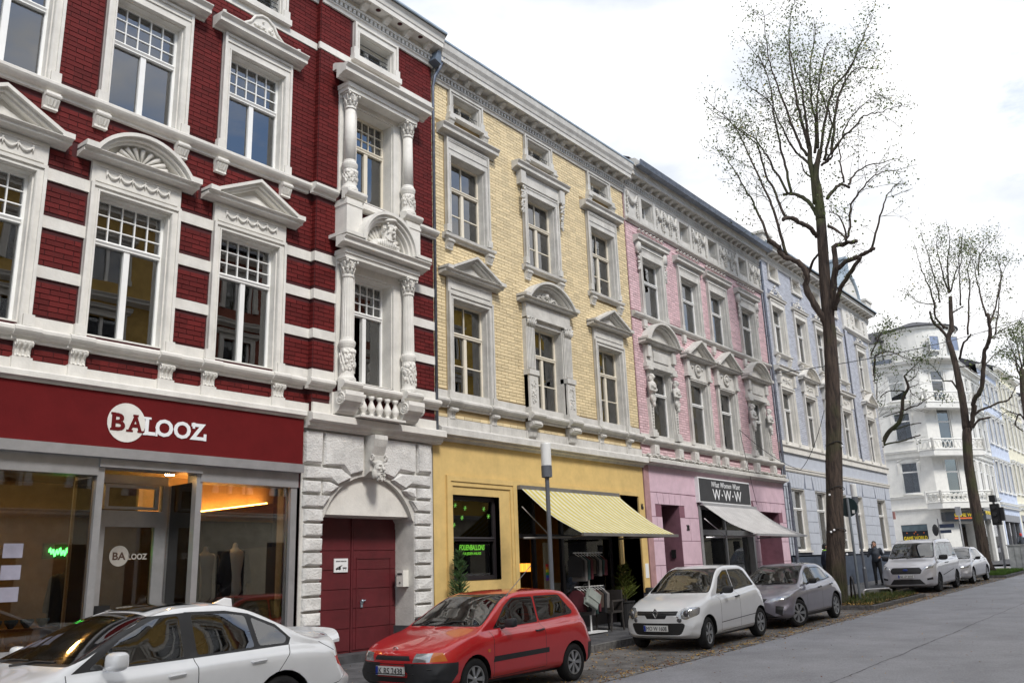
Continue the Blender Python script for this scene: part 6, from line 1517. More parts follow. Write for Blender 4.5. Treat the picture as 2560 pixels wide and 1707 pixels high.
# ---- red three-door hatchback
TR = dict(zt=tb((0, .60), (.03, .66), (.1, .70), (.5, .82), (.98, .92), (1.15, 1.03), (1.75, 1.34), (2.1, 1.385), (2.7, 1.385), (3.2, 1.34), (3.38, 1.22), (3.62, .92), (3.70, .82), (3.74, .74)),
  ze=tb((0, .57), (.03, .63), (.1, .67), (.5, .79), (.95, .885), (1.12, .96), (1.8, 1.27), (2.1, 1.31), (2.7, 1.31), (3.15, 1.27), (3.35, 1.14), (3.6, .88), (3.74, .72)),
  we=tb((0, .62), (.1, .68), (.5, .72), (.95, .72), (1.3, .66), (1.8, .565), (2.7, .56), (3.2, .57), (3.5, .66), (3.74, .68)),
  zb=tb((0, .53), (.03, .6), (.1, .64), (.5, .76), (1.0, .86), (1.4, .875), (2.4, .90), (3.3, .93), (3.6, .85), (3.74, .69)),
  wb=tb((0, .66), (.1, .74), (.5, .775), (1, .775), (2.5, .77), (3.4, .74), (3.74, .72)), tail=[(.2, .05), (.35, 0), (.55, 0), (.62, .04), (.9, .06), (1.2, 0)])
car('parked_car', 'small red three-door hatchback with dark unpainted bumpers and roof aerial', 'car', 8.40, 8.82, 3.74, 1.63, 1.39, RPAINT, TR, (.78, 3.08), .275, .175, 7,
    [[(1.28, .90), (2.28, .93), (2.28, 1.255), (1.86, 1.255), (1.62, 1.14)], [(2.37, .94), (3.16, .99), (3.22, 1.03), (2.96, 1.255), (2.37, 1.26)]], 1.75, .98, (.66, .50, .945, 1.315),
    lights=[('tail_light', TAIL, [(3.5, .62), (3.78, .62), (3.78, .85), (3.6, .85)])],
    front=[('headlight', LAMP, [(.36, .545), (.60, .55), (.62, .66), (.40, .655)], True), ('indicator', ORNG, [(.60, .55), (.83, .56), (.80, .66), (.62, .665)], True), ('grille', CPL, [(-.33, .565), (.33, .565), (.30, .625), (-.30, .625)], False), ('air_intake', BLACK, [(-.42, .30), (.42, .30), (.45, .36), (-.45, .36)], False)],
    sidecuts=[('bumper', CPL, [(-.2, .1), (.42, .1), (.42, .40), (.56, .535), (-.2, .535)]), ('rear_bumper', CPL, [(3.44, .1), (3.9, .1), (3.9, .54), (3.44, .54)]), ('side_strip', CPL, [(1.13, .46), (2.42, .48), (2.42, .55), (1.16, .535)])],
    gaps=[vline(1.16, .26, 1.15, .86), vline(2.36, .30, 2.33, .92), hline(1.16, .26, 2.34, .29)], plate='K RS 2438', pz=.44, px_=-.005, steer=.0, bow=.17, handles=((2.20, .80, CPL),), rearwin=(.55, .48, .96, 1.22), mx=1.42, mz=.95)
red_c = bpy.data.objects['parked_car']
q = MB(WF); [q.box(-.045+.0, -.02, -.42, .42, z, z+.008) for z in (.40, .52)]; q.tube([(.0, -.64, .47), (.03, -.70, .475)], .01, 4); q.build('bumper_line', BLACK, red_c, local=True)
q = MB(WF); [q.box(.02, .05, -.31, .31, .572+k*.018, .578+k*.018) for k in range(3)]; q.build('grille_slat', BLACK, red_c, local=True)
q = MB(WF); q.tube([(.075+.0*math.cos(a), .045*math.cos(a), .70+.026*math.sin(a)) for a in np.linspace(0, 2*PI, 16)], .005, 5); q.tube([(.073, .02*math.cos(a), .70+.026*math.sin(a)) for a in np.linspace(0, 2*PI, 16)], .004, 5); q.build('badge', CHR, red_c, local=True)
q = MB(WF); q.tube([(1.75, -.55, 1.30), (2.45, -.50, 1.72)], .006, 5); q.tube([(1.72, -.56, 1.27), (1.80, -.55, 1.33)], .012, 6); q.build('aerial', ALUD, red_c, local=True)
q = MB(WF); q.box(1.02, 1.06, -.822, -.812, .60, .64); q.build('side_repeater', ORNG, red_c, local=True)
# ---- white small five-door
TW = dict(zt=tb((0, .66), (.04, .74), (.12, .80), (.4, .90), (.95, 1.02), (1.15, 1.14), (1.72, 1.49), (2.1, 1.545), (2.7, 1.535), (3.15, 1.45), (3.3, 1.30), (3.48, 1.0), (3.56, .90), (3.60, .80)),
  ze=tb((0, .62), (.04, .70), (.12, .76), (.4, .86), (.92, .98), (1.12, 1.07), (1.78, 1.42), (2.1, 1.47), (2.7, 1.46), (3.1, 1.38), (3.28, 1.22), (3.48, .97), (3.6, .78)),
  we=tb((0, .58), (.12, .66), (.5, .70), (.92, .71), (1.3, .65), (1.8, .56), (2.7, .55), (3.15, .56), (3.45, .64), (3.6, .66)),
  zb=tb((0, .58), (.04, .66), (.12, .72), (.4, .82), (1, .945), (1.5, .975), (2.4, 1.02), (3.1, 1.07), (3.4, .98), (3.6, .75)),
  wb=tb((0, .62), (.12, .70), (.5, .765), (1, .785), (2.5, .785), (3.2, .75), (3.6, .70)))
car('parked_car', 'small white five-door hatchback with wide black grille, second from the left of the hatchbacks', 'car', 15.48, 8.85, 3.60, 1.65, 1.55, WPAINT, TW, (.64, 3.13), .30, .195, 6,
    [[(1.30, 1.01), (2.08, 1.035), (2.08, 1.415), (1.88, 1.41), (1.60, 1.27)], [(2.16, 1.04), (3.05, 1.09), (3.1, 1.11), (2.90, 1.36), (2.72, 1.41), (2.16, 1.42)]], 1.72, .95, (.655, .51, 1.045, 1.465),
    lights=[('tail_light', TAIL, [(3.35, .80), (3.7, .80), (3.7, 1.0), (3.42, 1.0)])],
    front=[('headlight', LAMP, rquad([(.42, .62), (.60, .58), (.78, .66), (.76, .80), (.55, .80), (.44, .72)], .04), True), ('grille', BLACK, [(-.45, .66), (.45, .66), (.45, .74), (-.45, .74)], False), ('grille', BLACK, [(-.2, .60), (.2, .60), (.24, .66), (-.24, .66)], False), ('lower_grille', BLACK, rquad([(-.50, .30), (.50, .30), (.60, .52), (-.60, .52)], .08), False), ('fog_lamp', LAMP, circ(.48, .575, .048, 14), True)],
    gaps=[vline(1.20, .30, 1.22, .95), vline(2.12, .30, 2.12, 1.02), hline(1.22, .28, 2.95, .31), hline(1.2, .45, 2.86, .50, .014)], plate='MO W 1608', pz=.425, px_=.0, bow=.20, steer=.12, handles=((2.0, .90, CPL),), rearwin=(.5, .46, 1.06, 1.36), mx=1.42, mz=1.06, mscale=1.15, rimm=RIM)
wc = bpy.data.objects['parked_car.001']
def lens(par, x, y, z, r, tilt=.25):
    q = MB(WF); q.tube([(x+.0+r*.5*abs(math.cos(a))*0+tilt*r*math.cos(a)*(1 if y > 0 else -1), y+r*math.cos(a), z+r*math.sin(a)) for a in np.linspace(0, 2*PI, 20)], r*.10, 6); q.build('lamp_ring', CHR, par, local=True)
    q = MB(WF); q.ball(x+r*.25, y, z, r*.35, r*.8, r*.8, 2); q.build('lens', mat('dark_lens', (.10, .10, .11), .08, coat=1, metal=.3), par, local=True, smooth=True)
for s in (-1, 1): lens(wc, .20*(.60/.825)**2.4+.005, s*.60, .69, .075, .5); lens(wc, .20*(.48/.825)**2.4-.004, s*.48, .575, .04, .3)
q = MB(WF); D = [(.0, .70+.085), (.05, .70), (0, .70-.085), (-.05, .70)]; 
for i in range(4): a, b = D[i], D[(i+1) % 4]; q.tube([(.0, a[0], a[1]), (.0, b[0], b[1])], .013, 5)
q.build('badge', CHR, wc, local=True); q = MB(WF); [q.box(.0, .012, s*.09 if s > 0 else -.42, .42 if s > 0 else -.09, .708, .716) for s in (-1, 1)]; q.build('chrome_strip', CHR, wc, local=True)
# ---- grey hatchback
TG = dict(zt=tb((0, .60), (.04, .68), (.12, .74), (.5, .84), (1.12, .94), (1.35, 1.05), (2.0, 1.36), (2.35, 1.42), (2.9, 1.42), (3.5, 1.33), (3.7, 1.20), (3.92, .98), (4.02, .90), (4.06, .82)),
  ze=tb((0, .56), (.04, .64), (.12, .70), (.5, .80), (1.1, .90), (1.3, .98), (2.05, 1.29), (2.35, 1.35), (2.9, 1.34), (3.45, 1.24), (3.7, 1.10), (3.95, .93), (4.06, .80)),
  we=tb((0, .58), (.12, .68), (.5, .76), (1.1, .77), (1.5, .70), (2.05, .59), (2.9, .575), (3.5, .58), (3.8, .68), (4.06, .72)),
  zb=tb((0, .53), (.04, .60), (.12, .66), (.5, .77), (1.1, .87), (1.6, .90), (2.6, .93), (3.5, .98), (3.9, .90), (4.06, .76)),
  wb=tb((0, .64), (.12, .76), (.5, .83), (1.2, .845), (2.7, .84), (3.5, .80), (4.06, .74)))
car('parked_car', 'metallic grey hatchback parked between the white hatchback and the big tree', 'car', 20.0, 8.88, 4.06, 1.77, 1.43, GPAINT, TG, (.83, 3.37), .315, .215, 7,
    [[(1.5, .94), (2.36, .96), (2.36, 1.29), (2.12, 1.28), (1.82, 1.16)], [(2.43, .965), (3.25, 1.0), (3.12, 1.24), (2.9, 1.285), (2.43, 1.29)], [(3.30, 1.005), (3.48, 1.03), (3.22, 1.2)]], 2.0, 1.12, (.70, .54, .965, 1.345),
    lights=[('tail_light', TAIL, [(3.7, .74), (4.1, .74), (4.1, .90), (3.75, .88)])],
    front=[('headlight', LAMP, [(.40, .60), (.80, .64), (.86, .76), (.5, .68)], True), ('grille', BLACK, [(-.30, .56), (.30, .56), (.40, .68), (-.40, .68)], False), ('grille', BLACK, [(-.18, .48), (.18, .48), (.30, .56), (-.30, .56)], False), ('air_intake', BLACK, [(.56, .36), (.70, .30), (.74, .50), (.58, .52)], True), ('lower_grille', BLACK, [(-.60, .26), (.60, .26), (.34, .40), (-.34, .40)], False)],
    sidecuts=[], gaps=[vline(1.34, .30, 1.36, .88), vline(2.40, .32, 2.40, .94), vline(3.2, .55, 3.26, .98), hline(1.4, .30, 2.95, .32), hline(1.35, .26, 3.0, .28, .02)], bow=.24, steer=-.38, handles=((2.28, .83, CPL), (3.10, .86, CPL)), rearwin=(.55, .5, .98, 1.24), mx=1.62, mz=1.0, mirror=BLACK)
q = MB(WF); q.box(.0, .02, -.3, .3, .615, .63); q.build('chrome_strip', CHR, bpy.data.objects['parked_car.002'], local=True)
# ---- silver van
TV = dict(zt=tb((0, .70), (.04, .82), (.12, .92), (.5, 1.06), (.95, 1.16), (1.15, 1.32), (1.6, 1.70), (1.9, 1.80), (2.4, 1.84), (4.2, 1.83), (4.36, 1.70), (4.40, 1.2), (4.42, .9)),
  ze=tb((0, .66), (.04, .78), (.12, .88), (.5, 1.02), (.92, 1.12), (1.1, 1.24), (1.65, 1.63), (1.95, 1.73), (2.4, 1.76), (4.2, 1.75), (4.34, 1.62), (4.40, 1.1), (4.42, .86)),
  we=tb((0, .62), (.12, .72), (.5, .78), (.92, .79), (1.3, .76), (1.7, .70), (2.4, .69), (4.2, .69), (4.42, .72)),
  zb=tb((0, .62), (.04, .72), (.12, .82), (.5, .96), (1, 1.06), (1.5, 1.09), (2.6, 1.12), (4.2, 1.14), (4.42, .84)),
  wb=tb((0, .66), (.12, .78), (.5, .86), (1.2, .88), (2.7, .88), (4.2, .87), (4.42, .84)))
car('parked_van', 'silver family van parked beyond the big tree with blue plate band', 'van', 33.55, 8.92, 4.42, 1.84, 1.84, SPAINT, TV, (.88, 3.54), .325, .20, 5,
    [[(1.28, 1.15), (2.10, 1.17), (2.10, 1.67), (1.80, 1.66), (1.48, 1.46)], [(2.18, 1.18), (3.10, 1.19), (3.10, 1.68), (2.18, 1.69)], [(3.18, 1.20), (4.1, 1.22), (4.1, 1.66), (3.18, 1.68)]], 1.6, .95, (.76, .66, 1.20, 1.70),
    lights=[('tail_light', TAIL, [(4.2, 1.0), (4.5, 1.0), (4.5, 1.6), (4.3, 1.6)])],
    front=[('headlight', LAMP, [(.52, .80), (.84, .84), (.88, 1.0), (.62, .90)], True), ('grille', BLACK, rquad([(-.48, .66), (.48, .66), (.54, .78), (.46, .88), (-.46, .88), (-.54, .78)], .04), False), ('lower_grille', BLACK, [(-.60, .30), (.60, .30), (.44, .48), (-.44, .48)], False), ('fog_lamp', BLACK, [(.66, .44), (.84, .46), (.84, .54), (.66, .50)], True)],
    gaps=[vline(1.22, .34, 1.24, 1.06), vline(2.14, .34, 2.14, 1.15), vline(3.14, .5, 3.14, 1.18), hline(1.3, .30, 3.1, .32), hline(1.4, .56, 3.1, .72, .03)], plate='NE LP 2035', pz=.58, px_=-.005, bow=.22, rimm=CPL, handles=((2.0, .98, CPL), (2.3, .98, CPL)), rearwin=(.6, .56, 1.2, 1.6), mx=1.4, mz=1.18, mscale=1.5)
vn = bpy.data.objects['parked_van']; q = MB(WF); q.ball(-.012, 0, .80, .012, .09, .036, 2); q.build('badge', mat('blue_badge', (.02, .05, .25), .3), vn, local=True); q = MB(WF); q.tube([(1.95, 0, 1.84), (1.99, 0, 2.02)], .006, 4); q.build('aerial', BLACK, vn, local=True)
# ---- second silver hatch behind van
TL2 = {k: [(x*4.4/4.06, z*1.02 if k not in ('we', 'wb') else z*1.01) for x, z in v] for k, v in TG.items()}
car('parked_car', 'silver saloon parked right behind the silver van, in front of the second tree', 'car', 39.1, 8.88, 4.4, 1.79, 1.46, SPAINT, TL2, (.88, 3.58), .32, .22, 8,
    [[(1.62, .96), (2.54, .98), (2.54, 1.32), (2.28, 1.31), (1.96, 1.18)], [(2.62, .985), (3.5, 1.02), (3.35, 1.26), (3.1, 1.31), (2.62, 1.32)]], 2.16, 1.21, (.71, .55, .985, 1.37),
    front=[('headlight', LAMP, [(.46, .60), (.82, .64), (.86, .74), (.52, .69)], True), ('lower_grille', BLACK, rquad([(-.45, .28), (.45, .28), (.52, .52), (-.52, .52)], .05), False), ('grille', BLACK, [(-.3, .60), (.3, .60), (.34, .66), (-.34, .66)], False)],
    lights=[('tail_light', TAIL, [(4.0, .76), (4.5, .76), (4.5, .90), (4.1, .90)])], gaps=[vline(1.46, .30, 1.48, .9), vline(2.58, .32, 2.58, .96), hline(1.5, .30, 3.1, .32)], bow=.24, handles=((2.45, .85, SPAINT), (3.3, .88, SPAINT)), rearwin=(.55, .5, 1.0, 1.26), mirror=BLACK)
# ---- white saloon, left foreground
TB = dict(zt=tb((0, .58), (.04, .66), (.12, .70), (.7, .84), (1.45, .95), (1.7, 1.07), (2.3, 1.36), (2.7, 1.44), (3.1, 1.45), (3.5, 1.39), (3.95, 1.20), (4.25, 1.05), (4.4, 1.02), (4.72, 1.03), (4.80, .94), (4.84, .80)),
  ze=tb((0, .54), (.04, .62), (.12, .66), (.7, .80), (1.42, .91), (1.65, 1.0), (2.35, 1.29), (2.7, 1.36), (3.1, 1.37), (3.45, 1.31), (3.9, 1.13), (4.2, 1.0), (4.4, .975), (4.72, .97), (4.84, .78)),
  we=tb((0, .60), (.12, .72), (.7, .80), (1.42, .80), (1.8, .72), (2.35, .61), (3.1, .595), (3.5, .61), (3.95, .70), (4.25, .78), (4.72, .76), (4.84, .70)),
  zb=tb((0, .51), (.04, .58), (.12, .62), (.7, .77), (1.45, .875), (2.2, .905), (3.4, .955), (4.0, .96), (4.4, .93), (4.72, .92), (4.84, .74)),
  wb=tb((0, .66), (.12, .80), (.7, .88), (1.5, .885), (3.4, .88), (4.2, .865), (4.72, .83), (4.84, .76)), tail=[(.2, .06), (.4, .0), (.56, -.02), (.62, .03), (.8, .10), (1.0, .12)])
car('parked_car', 'white four-door saloon with black window trim and boot spoiler at the left', 'car', 2.30, 8.92, 4.84, 1.85, 1.46, WPAINT, TB, (.87, 3.76), .335, .24, 5,
    [[(1.72, .925), (2.66, .95), (2.66, 1.335), (2.4, 1.315), (2.05, 1.16)], [(2.80, .955), (3.47, .975), (3.43, 1.29), (3.2, 1.325), (2.80, 1.34)], [(3.53, .98), (3.86, .985), (3.90, 1.04), (3.78, 1.15), (3.50, 1.27)]], 2.3, 1.45, (.76, .57, .985, 1.365),
    lights=[('tail_light', TAIL, [(4.50, .72), (4.74, .60), (5.0, .60), (5.0, .80), (4.46, .80)]), ('reverse_lamp', mat('clear_lamp', (.7, .7, .7), .15, coat=1), [(4.46, .80), (5.0, .80), (5.0, .86), (4.36, .86)])],
    front=[('headlight', LAMP, [(.42, .56), (.80, .60), (.82, .70), (.48, .68)], True), ('grille', BLACK, [(-.3, .5), (.3, .5), (.34, .66), (-.34, .66)], False)],
    sidecuts=[('window_trim', BLACK, [(1.55, .905), (2.73, .93), (2.73, 1.36), (2.38, 1.345), (2.0, 1.19)]), ('window_trim', BLACK, [(2.73, .93), (3.90, .962), (3.95, 1.03), (3.80, 1.18), (3.48, 1.31), (3.2, 1.355), (2.73, 1.365)])],
    gaps=[vline(2.74, .28, 2.75, .93), vline(1.42, .28, 1.50, .90), [(3.60, .62), (3.61, .62), (3.915, .965), (3.905, .965)], vline(3.50, .30, 3.60, .62), hline(1.5, .28, 3.5, .28), [(4.0, .42), (4.5, .52), (4.5, .528), (4.0, .428)], vline(4.5, .52, 4.66, .62), [(4.30, .965), (4.46, .86), (4.47, .865), (4.315, .965)]], bow=.2, rbow=.16, handles=((2.52, .80, WPAINT), (3.44, .84, WPAINT)), rearwin=(.62, .52, 1.03, 1.33), mx=1.85, mz=.99, mirror=WPAINT, mscale=1.35)
bc_ = bpy.data.objects['parked_car.004']
q = MB(WF)
n = 24
for k in range(n):
    a, b = -1+2*k/n, -1+2*(k+1)/n; zz = lambda t: 1.075-.085*abs(t)**8-.02*t*t; xx = lambda t: 4.66-.14*abs(t)**3
    q.add([(xx(a), a*.74, zz(a)), (xx(b), b*.74, zz(b)), (xx(b)+.14, b*.74, zz(b)+.03), (xx(a)+.14, a*.74, zz(a)+.03), (xx(a), a*.74, zz(a)-.02), (xx(b), b*.74, zz(b)-.02), (xx(b)+.14, b*.74, zz(b)-.01), (xx(a)+.14, a*.74, zz(a)-.01)], [(0,1,2,3), (4,5,6,7), (0,1,5,4), (2,3,7,6), (1,2,6,5), (3,0,4,7)])
q.v = [(a, b, c-.025) for a, b, c in q.v]; q.build('spoiler', WPAINT, bc_, local=True)
q = MB(WF); q.add([(3.42, -.035, 1.40), (3.42, .035, 1.40), (3.70, .03, 1.31), (3.70, -.03, 1.31), (3.60, -.008, 1.475), (3.60, .008, 1.475), (3.69, .008, 1.46), (3.69, -.008, 1.46)], [(0,1,2,3), (4,5,6,7), (0,1,5,4), (1,2,6,5), (2,3,7,6), (3,0,4,7)]); q.build('aerial_fin', WPAINT, bc_, local=True, bevel=.01)
q = MB(WF); V = []; 
for i in range(9):
    for j in range(9): x = 2.42+.62*i/8; y = -.40+.8*j/8; V.append((x, y, pch(TB['zt'], x)-(pch(TB['zt'], x)-pch(TB['ze'], x))*.1*abs(y/.45)**2-.0+.006))
q.v = V; q.f = [(i*9+j, (i+1)*9+j, (i+1)*9+j+1, i*9+j+1) for i in range(8) for j in range(8)]; q.build('sunroof', mat('dark_tinted_glass', (.012, .012, .012), .05, coat=1), bc_, local=True, recalc=False, smooth=True)
TREE1=[
 ([(27.1,9.28,0.16),(27.1,9.16,1.44),(27.1,9.03,2.73),(27.1,8.73,5.36),(27.1,8.54,7.13),(27.1,8.43,8.67),(27.1,8.35,10.41),(27.1,8.22,12.5)],0.40,0.20,0),
 ([(27.1,8.23,12.42),(27.1,8.18,13.41),(27.1,8.19,14.05),(27.1,7.94,14.85)],0.21,0.1,0),
 ([(27.1,8.3,13.02),(27.1,8.28,14.01),(27.1,8.32,14.53),(27.1,8.26,15.07)],0.15,0.09,0),
 ([(27.1,8.49,8.81),(27.01,8.56,9.17),(26.91,8.72,9.59),(26.82,8.89,10.13),(26.72,8.78,10.6),(26.63,8.9,10.92),(26.54,9.29,11.21),(26.44,9.47,11.39),(26.35,9.48,11.63),(26.26,9.72,11.88)],0.19,0.11,1),
 ([(27.1,8.87,10.72),(26.93,8.6,11.03),(26.77,8.34,11.18)],0.09,0.05,1),
 ([(27.1,8.42,11.88),(26.75,8.45,12.06),(26.41,8.66,12.22),(26.06,8.82,12.33),(25.71,8.96,12.23)],0.13,0.1,1),
 ([(27.1,8.35,12.65),(27.43,8.56,13.15),(27.77,8.94,13.66),(28.1,9.35,14.03),(28.44,9.79,14.25)],0.12,0.08,1),
 ([(27.1,7.94,13.07),(27.38,7.71,13.48),(27.67,7.58,13.67),(27.95,7.43,13.61)],0.09,0.07,1),
 ([(27.1,8.33,9.14),(27.12,8.16,9.93),(27.15,7.98,10.77),(27.17,7.94,11.4),(27.19,7.59,11.44),(27.22,7.26,11.45)],0.19,0.09,1),
 ([(27.1,7.94,10.64),(26.84,7.55,10.73),(26.58,7.07,10.69),(26.31,6.74,10.68),(26.05,6.48,10.65)],0.13,0.09,1),
 ([(27.1,8.18,9.31),(26.87,7.9,9.8),(26.64,7.57,10.08),(26.41,7.07,10.5),(26.19,6.95,10.51)],0.13,0.09,1),
 ([(27.1,8.33,14.42),(27.63,8.72,15.03),(28.15,9.07,15.53)],0.08,0.06,1),
 ([(27.1,8.41,14.05),(27.58,8.71,14.49),(28.06,8.9,15.08)],0.05,0.03,1),
 ([(27.1,7.96,14.29),(26.8,7.63,14.26),(26.49,7.41,14.21)],0.07,0.05,1),
 ([(27.1,8.19,14.37),(27.47,8.14,14.72),(27.84,8.14,15.17)],0.08,0.08,1),
 ([(27.1,10.04,12.21),(27.34,10.43,13.54),(27.59,10.69,14.15),(27.83,11.16,15.15),(28.07,11.59,16.13),(28.32,12.14,16.98)],0.045,0.012,2),
 ([(27.1,9.48,11.46),(26.91,9.53,12.19),(26.72,9.62,13.1),(26.53,9.74,13.67),(26.34,10.02,14.83),(26.16,10.22,15.75),(25.97,10.56,16.5),(25.78,11.29,17.54)],0.055,0.012,2),
 ([(27.1,9.37,12.86),(27.16,9.57,13.6),(27.21,9.91,14.7),(27.27,10.09,15.78),(27.33,10.45,16.3),(27.38,11.04,17.15),(27.44,11.88,18.12)],0.045,0.012,2),
 ([(27.1,9.21,13.69),(27.21,9.7,15.04),(27.32,9.95,15.64),(27.43,10.27,16.27),(27.54,10.89,16.91),(27.65,11.57,17.33)],0.04,0.012,2),
 ([(27.1,9.07,13.68),(27.1,9.15,14.7),(27.11,9.26,15.6),(27.11,9.33,16.87),(27.11,9.33,17.83),(27.12,9.55,18.9),(27.12,9.97,19.78)],0.045,0.012,2),
 ([(27.1,8.39,14.78),(26.93,8.61,15.47),(26.76,8.78,16.62),(26.58,8.89,17.41),(26.41,9,18.21),(26.24,8.98,19.2),(26.07,8.88,20.1)],0.05,0.01,2),
 ([(27.1,8.31,15.03),(27.08,8.43,16.16),(27.07,8.49,17.35),(27.05,8.53,18.55),(27.03,8.38,19.7),(27.02,8.14,20.5)],0.06,0.01,2),
 ([(27.1,8.25,15.07),(26.77,8.17,16.04),(26.44,8.06,16.77),(26.11,8.13,17.69),(25.79,8.18,18.84)],0.05,0.01,2),
 ([(27.1,8.13,14.8),(27.38,8.05,16.02),(27.66,8.16,17.12),(27.93,8.14,18.39),(28.21,7.92,19.66),(28.49,7.83,20.27)],0.05,0.01,2),
 ([(27.1,8.01,14.93),(27.33,7.97,16.09),(27.57,7.9,17.1),(27.8,7.75,18.1),(28.04,7.49,19.07),(28.27,7.26,19.39)],0.045,0.01,2),
 ([(27.1,7.92,14.84),(27.13,7.63,15.99),(27.15,7.26,16.89),(27.18,6.76,17.27),(27.2,6.2,18.19),(27.23,5.92,18.66),(27.25,5.66,19.07)],0.05,0.01,2),
 ([(27.1,7.87,14.43),(26.97,7.56,15.11),(26.84,7.3,15.63),(26.72,6.85,16.63),(26.59,6.49,17.16),(26.46,5.73,17.83)],0.045,0.01,2),
 ([(27.1,7.6,14.56),(27.36,7.43,15.78),(27.62,7.24,16.74),(27.89,6.91,17.54),(28.15,6.49,17.84),(28.41,5.98,17.63)],0.05,0.01,2),
 ([(27.1,7.6,14.56),(27.14,7.2,15.04),(27.18,6.78,15.29),(27.22,6.46,15.58),(27.25,5.99,15.55),(27.29,5.53,15.55),(27.33,5.07,15.53)],0.04,0.008,2),
 ([(27.1,7.83,14.36),(27.41,7.39,14.99),(27.71,7.08,15.8),(28.02,6.59,16.42),(28.32,5.98,16.78)],0.035,0.008,2),
 ([(27.1,7.21,13.36),(27.38,7.1,13.72),(27.66,6.76,14.03),(27.94,6.24,14.13),(28.21,5.68,14.23)],0.035,0.01,2),
 ([(27.1,7.34,13.46),(27.11,7.35,14.2),(27.12,7.31,14.91),(27.13,7.34,15.43)],0.03,0.01,2),
 ([(27.1,7.54,11.43),(27.05,7.36,11.92),(27.01,7.18,12.65),(26.96,6.78,12.99),(26.92,6.44,13.29),(26.87,5.96,13.32),(26.82,5.38,13.11)],0.04,0.01,2),
 ([(27.1,6.78,11.07),(27.18,6.48,11.87),(27.26,6.28,12.46),(27.34,6.12,12.8),(27.42,5.72,13.12)],0.035,0.01,2),
 ([(27.1,7.53,11.53),(27.03,7.54,12.18),(26.95,7.77,12.49),(26.88,7.88,12.55)],0.03,0.01,2),
 ([(27.1,8.01,12.14),(26.56,7.55,11.64),(26.02,7.23,11.13)],0.035,0.03,2),
 ([(27.1,8.73,15.01),(26.98,8.93,15.61),(26.85,9.12,16.32),(26.73,9.41,17.21),(26.6,9.96,17.86),(26.48,10.16,18.67)],0.035,0.01,2),
 ([(27.1,7.43,15.5),(27.35,7.6,16.41),(27.6,7.92,17.47),(27.85,8.4,18.27),(28.1,8.59,19.28)],0.03,0.008,2)]
